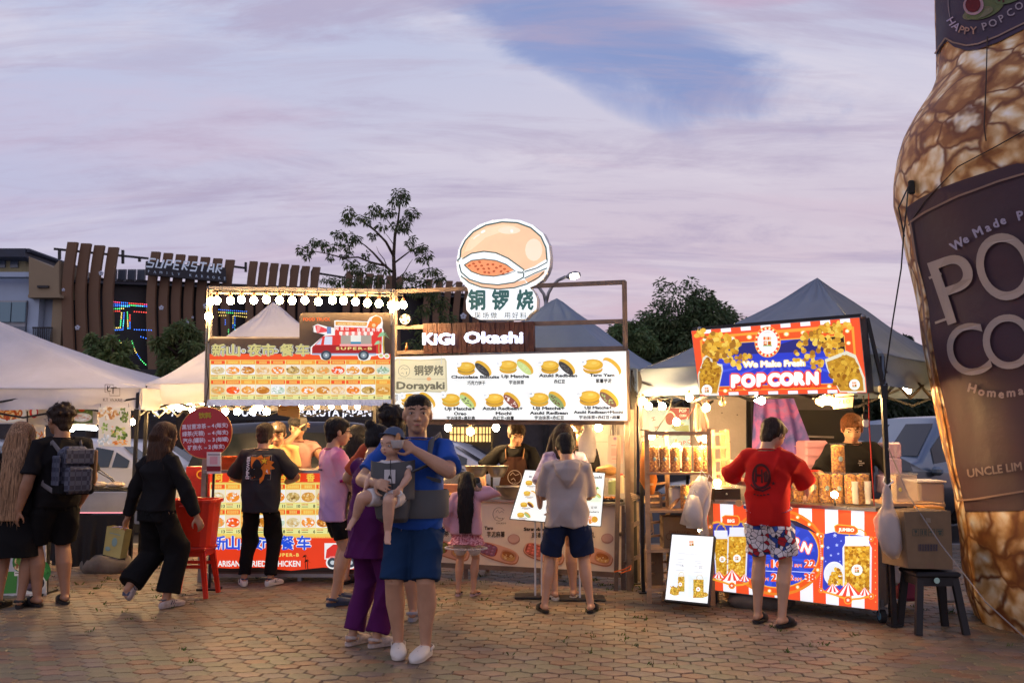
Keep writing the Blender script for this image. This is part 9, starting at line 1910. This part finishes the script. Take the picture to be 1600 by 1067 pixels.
for sd in (1,-1):
    c_ = sfb(sd*.17,.0);m = MB();m.ell(c_-wf*.004,(.010,.008,.0055),WM,10,6);ey = m.build('eye',EYEM[0],rootb,True);m = MB();m.ell(c_-wf*.0008,(.0055,.005,.0055),WM,8,6);m.build('iris',EYEM[1],ey,True);m = MB();m.tube([sfb(sd*.09,.11),sfb(sd*.18,.13)+wf*.001,sfb(sd*.27,.10)],.0022,5);m.build('eyebrow',HM['dark'],rootb)
m = MB();m.tube([sfb(-.07,-.25),sfb(0,-.25)+wf*.002,sfb(.07,-.25)],[(.0018,.003),(.004,.006),(.0018,.003)],7);m.build('lips',EYEM[2],rootb,True)
m = MB();loft(m,[(V(0,0,-.04),V(1),V(0,1),.075,.07,2.4),(V(0,0,.03),V(1),V(0,1),.09,.08,2.4),(V(0,0,.12),V(1),V(0,1),.089,.077,2.4),(V(0,0,.19),V(1),V(0,1),.08,.064,2.4),(V(0,0,.215),V(1),V(0,1),.05,.045,2.2)])
for SH,EL,WR in bh:m.tube([SH,(SH+EL)/2],[.038,.036],12)
for sd,kn in ((1,V(.115,.17,0)),(-1,V(-.06,.175,-.015))):m.tube([V(sd*.045,.02,0),V(sd*.045,.02,0)*.25+kn*.75],[.06,.054],14)
me = solid(m,.007,2);fold(me,.002,2,4);fin_mesh(me,'romper',CL['white_cotton'],rootb,Wb)
m = MB();m.tube([V(.05,.05,.205),V(0,.075,.195),V(-.05,.05,.205)],[.012,.018,.012],10,round_cap=True);m.ell(V(0,.075,.165),(.06,.02,.04));tag_part(m,'bib',CL['white_cotton'],rootb,Wb,True)
m = MB();m.lathe([(0,.50),(.2,.47),(.38,.34),(.47,.14),(.48,.06),(.50,.05),(.66,.0),(.67,-.02),(.5,.03)],(0,0,0),26);Wh = Wb @ Matrix.Translation(pb.hp(0,-.12,.24)) @ Hm.to_4x4() @ Matrix.Rotation(R(24),4,'X') @ Matrix.Scale(hb*.93,4);tag_part(m,'sun_hat',cloth('denim_hat',(.07,.10,.16)),rootb,Wh,True)
t = thing('pacifier_ring',Wb @ V(-.085,.14,.05),'white teething ring dangling in the baby\'s hand','teether');m = MB();m.tube([Wb @ (V(-.105,.15,.03)+V(math.cos(a)*.024,0,math.sin(a)*.014)) for a in [k*math.pi/8 for k in range(17)]],.006,6,cap=False);m.build('ring',M['white_plastic'],t)
m = MB();m.tube([Wb @ V(-.03,.10,.22),Wb @ V(-.05,.14,.15),Wb @ V(-.075,.155,.05)],.003,5);m.build('strap',M['rope'],t)
# ---- girl in pink
q = G(728,931);p13 = person('little girl with very long black hair in fluffy pink sweater',q,1.17,-12,'f',feet=((.055,.02,-12,0,0),(-.065,.0,8,0,0)),hands=((.10,.02,.84),(-.14,.02,.50)),poles=((1,.2,-.2),(-.5,-.6,0)),skin='light',face=False,vox=.007,head=(-4,10,0),hcurl=(.6,.4),
    top=dict(mat=cloth('fluffy_pink_knit',(.60,.36,.44),bump=.9,bs=60),name='sweater',sleeve=1.88,ease=.030,hem=-.05,seed=16,sr=1.35,boxy=1.1,flare=.02,fold=.004,vox=.009,nocol=True),bottom=dict(kind='skirt',mat=pmat('red_white_weave',(.55,.30,.34),.85,var=.75,vscale=70,vdet=0,dark=(.32,.05,.08)),len=.13,flare=.055,name='skirt',fold=.009,fr=1.6),shoes=('sandal','pink_foam','black_rubber'),hair=dict(kind='long',mat='black',len=2.7,w=.46,back=.56,seed=2))
m = MB()
for HJ,KN,AN,fd,u_ in p13.legs:m.tube([HJ+UPV*.01,HJ*.6+KN*.4,HJ*.25+KN*.75,HJ*.15+KN*.85],[.062,.068,.062,.042],16)
me = solid(m,.009,3);fold(me,.003,2,1);fin_mesh(me,'bloomers',CL['white_cotton'],p13.root,p13.W)
m = MB();c,r,f = p13.fr(-.12);n_ = 60
for j in range(n_):a = 2*math.pi*j/n_;w_ = .165*1.20;m.ell(c+r*math.cos(a)*w_+f*math.sin(a)*w_*.75-UPV*.035*1.2,.009,nu=6,nv=4)
tag_part(m,'lace_hem',CL['white_cotton'],p13.root,p13.W)
# ---- pancake seller
p14 = person('young pancake seller in brown apron looking down at the griddle',V(P(806,690,9.85).x,9.85,0),1.70,176,'m',lean=9,hands=((.19,.20,.56),(-.08,.22,.56)),poles=((.9,-.3,0),(-.7,-.5,0)),head=(26,14,0),skin='light',legs=False,top=dict(mat=CL['black_cotton'],sleeve=.95,ease=.024,seed=17,sr=1.2),hair=dict(kind='short',mat='dark',vol=1.07))
def apron(p,name='apron'):
    m = MB();m.grid(lambda a,b_:p.fr(-.20+.42*b_)[0]+p.fr(.1)[1]*((a-.5)*(.21-.09*max(0,b_-.55)*2)*p.H)+p.fr(.1)[2]*((.088-.03*abs(a-.5)*2)*p.H+.012),10,14);o = tag_part(m,name,CL['apron_brown'],p.root,p.W,True)
    for sd in (1,-1):m = MB();m.tube([p.fr(.215)[0]+p.fr(.2)[1]*sd*.055*p.H+p.fr(.2)[2]*(.078*p.H+.02),p.fr(.26)[0]+p.fr(.2)[1]*sd*.062*p.H+p.fr(.2)[2]*.045*p.H+UPV*.012,p.fr(.275)[0]+p.fr(.2)[1]*sd*.05*p.H-p.fr(.2)[2]*.02*p.H+UPV*.02],[(.004,.014)]*3,8);tag_part(m,'apron_strap',tanl,p.root,p.W)
apron(p14);n14 = (p14.W.to_3x3() @ V(0,1)).normalized();cc = p14.W @ (p14.fr(.09)[0]+p14.fr(.1)[2]*(.088*p14.H+.02))
b = Board(cc+V(-.1,-.01,.1),cc+V(.1,-.01,.1),cc+V(.1,-.01,-.1),cc+V(-.1,-.01,-.1),40,40,z0=.006);b.ring(20,20,15,15,1.6,'#b8a898',1,22);b.line([(10,16),(16,10),(22,16),(30,13)],1.6,'#b8a898',1);b.line([(12,26),(18,22),(22,28)],1.6,'#b8a898',1);b.text('KIGI',20,33,5,'#b8a898',1);b.build('print',PM['cloth_ink'],p14.root)
p17 = person('second worker with tan apron straps partly behind the long haired woman',V(P(901,690,9.75).x,9.75,0),1.68,184,'m',lean=4,hands=((.09,.2,.58),(-.09,.2,.58)),head=(20,10,0),skin='light',legs=False,vox=.0085,top=dict(mat=CL['soft_black'],sleeve=.9,ease=.024,seed=18),hair=dict(kind='short',mat='dark'));apron(p17)
# ---- long haired woman in pale printed shirt
q = G(883,936);lsh = pmat('pale_printed_shirt',(.56,.50,.60),.8,var=.5,vscale=14,vdet=1,dark=(.30,.22,.34));p15 = person('woman with long dark hair over a pale printed shirt, behind the hoodie wearer',q,1.64,16,'f',lean=2,feet=((.05,.0,-30,0,0),(-.06,.0,-6,0,0)),hands=((.05,.19,.66),(-.13,.05,.50)),poles=((.8,-.5,0),(-.6,-.8,0)),skin='light',face=False,head=(14,-30,0),top=dict(mat=lsh,sleeve=.9,ease=.03,hem=-.12,seed=19,sr=1.2),bottom=dict(mat=CL['black_cotton'],hem=.6,wide=1.0),shoes=('sandal','white_foam','beige_foam'),hair=dict(kind='long',mat='dark',len=1.9,w=.36))
m = MB();m.tube([p15.hp(-.2,-.1,.3),p15.hp(-.42,.02,-.1),p15.hp(-.62,.05,-.75),p15.hp(-.80,.0,-1.5),p15.hp(-.9,-.02,-2.0)],[(.05,.04),(.05,.045),(.035,.03),(.025,.02),(.01,.01)],12);me = solid(m,.009,2);fin_mesh(me,'hair',HM['dark'],p15.root,p15.W)
# ---- hoodie boy
q = G(887,957);p16 = person('boy in beige short sleeved hoodie and navy shorts with black slides',q,1.555,0,'m',lean=4,feet=((.125,.0,-18,0,0),(-.125,.0,14,0,0)),hands=((.05,.20,.66),(-.05,.20,.66)),poles=((.45,-.5,-.6),(-.45,-.5,-.6)),skin='light',face=False,bulk=1.02,head=(26,4,0),top=dict(mat=CL['beige_hoodie'],name='hoodie',sleeve=.95,ease=.036,hem=-.075,seed=20,sr=1.28,hood=True,fold=.006,boxy=1.08,nocol=True),bottom=dict(mat=CL['navy_shorts'],hem=.90,wide=1.14,fold=.005),shoes=('slide','black_rubber'),hair=dict(kind='short',mat='black',fringe=0))
# ---- customer in red
pat = bpy.data.materials.new('busy_printed_cotton');pat.use_nodes = True;nt = pat.node_tree;tcn = nd(nt,'ShaderNodeTexCoord');v1 = nd(nt,'ShaderNodeTexVoronoi',i_Scale=24.0);v1.feature = 'F1';nt.links.new(tcn.outputs['Object'],v1.inputs['Vector']);ve = nd(nt,'ShaderNodeTexVoronoi',i_Scale=24.0);ve.feature = 'DISTANCE_TO_EDGE';nt.links.new(tcn.outputs['Object'],ve.inputs['Vector'])
sp_ = nd(nt,'ShaderNodeSeparateXYZ');nt.links.new(v1.outputs['Color'],sp_.inputs[0]);rp = ramp(nt,[(0,srgb('#e8e4ea')),(.55,srgb('#dcd8e0')),(.56,srgb('#2c4a9c')),(.74,srgb('#3a5cb0')),(.75,srgb('#b02030')),(.88,srgb('#c02838')),(.89,srgb('#e8e4ea'))],'CONSTANT');nt.links.new(sp_.outputs[0],rp.inputs[0])
eg = mth(nt,'GREATER_THAN',ve.outputs['Distance'],.045);nt.links.new(mixc(nt,eg,srgb('#2a2a38'),rp.outputs[0]),nt.nodes['Principled BSDF'].inputs['Base Color']);nt.nodes['Principled BSDF'].inputs['Roughness'].default_value = .85
q = V(P(1203,900,7.03).x,7.03,0);p18 = person('customer in red tee and busy patterned shorts reaching over the popcorn counter',q,1.68,-32,'m',lean=5,bulk=.95,feet=((.055,-.02,-14,0,0),(-.07,.02,0,0,0)),hands=((.13,.25,.60),(-.11,.19,.64)),poles=((.8,-.4,-.6),(-1,-.4,-.1)),skin='light',face=True,head=(26,-22,0),top=dict(mat=CL['red_tee'],sleeve=.95,ease=.036,hem=-.075,seed=21,sr=1.25,fold=.0075,boxy=1.05),bottom=dict(mat=pat,hem=.82,wide=1.14,fold=.006),shoes=('slide','black_rubber'),hair=dict(kind='short',mat='dark',fringe=1))
def emb(b):
    d_ = '#4a0a0c';b.ring(50,42,26,30,7,d_,1,30);b.line([(34,22),(34,58)],6,d_,2);b.line([(52,24),(52,60)],6,d_,2);b.line([(34,40),(52,40)],6,d_,2);b.poly([(56,34),(66,26),(74,42),(70,56),(58,58)],d_,2);b.line([(20,64),(34,76),(56,80),(76,70)],5,d_,1.5);b.star(84,60,6,d_,1);rg_ = random.Random(2)
    for k in range(5):b.ell(30+k*10,90+2*math.sin(k),4,2,d_,1,8)
n18 = (p18.W.to_3x3() @ V(0,-1)).normalized();decal(p18,'print',p18.sbvh,p18.W @ p18.fr(.135)[0]+V(-.02,0,.02),n18.cross(V(0,0,1)).normalized()*-1,V(0,0,1),.27,.30,100,100,emb,n18)
# ---- popcorn seller
p19 = person('popcorn seller with reddish hair and plain black tee looking down',V(P(1328,690,8.25).x,8.25,0),1.74,172,'m',lean=6,hands=((.12,.20,.56),(-.14,.18,.57)),poles=((.9,-.4,0),(-.9,-.4,0)),head=(24,-8,0),skin='light',legs=False,top=dict(mat=CL['black_cotton'],sleeve=.92,ease=.028,seed=22,sr=1.15,boxy=1.05),hair=dict(kind='short',mat='red',vol=1.05))
n19 = (p19.W.to_3x3() @ V(0,1)).normalized();decal(p19,'print',p19.sbvh,p19.W @ p19.fr(.18)[0]+p19.W.to_3x3() @ V(-.05),n19.cross(V(0,0,1)).normalized()*-1,V(0,0,1),.07,.06,30,26,lambda b:(b.text('THE',10,5,5,'#c8c0b8',1,bold=.03),b.text('CORNER',14,13,5,'#c8c0b8',1,bold=.03),b.text('BITE',12,21,5,'#c8c0b8',1,bold=.03)),n19)
bpy.data.scenes.remove(tmp_scene)
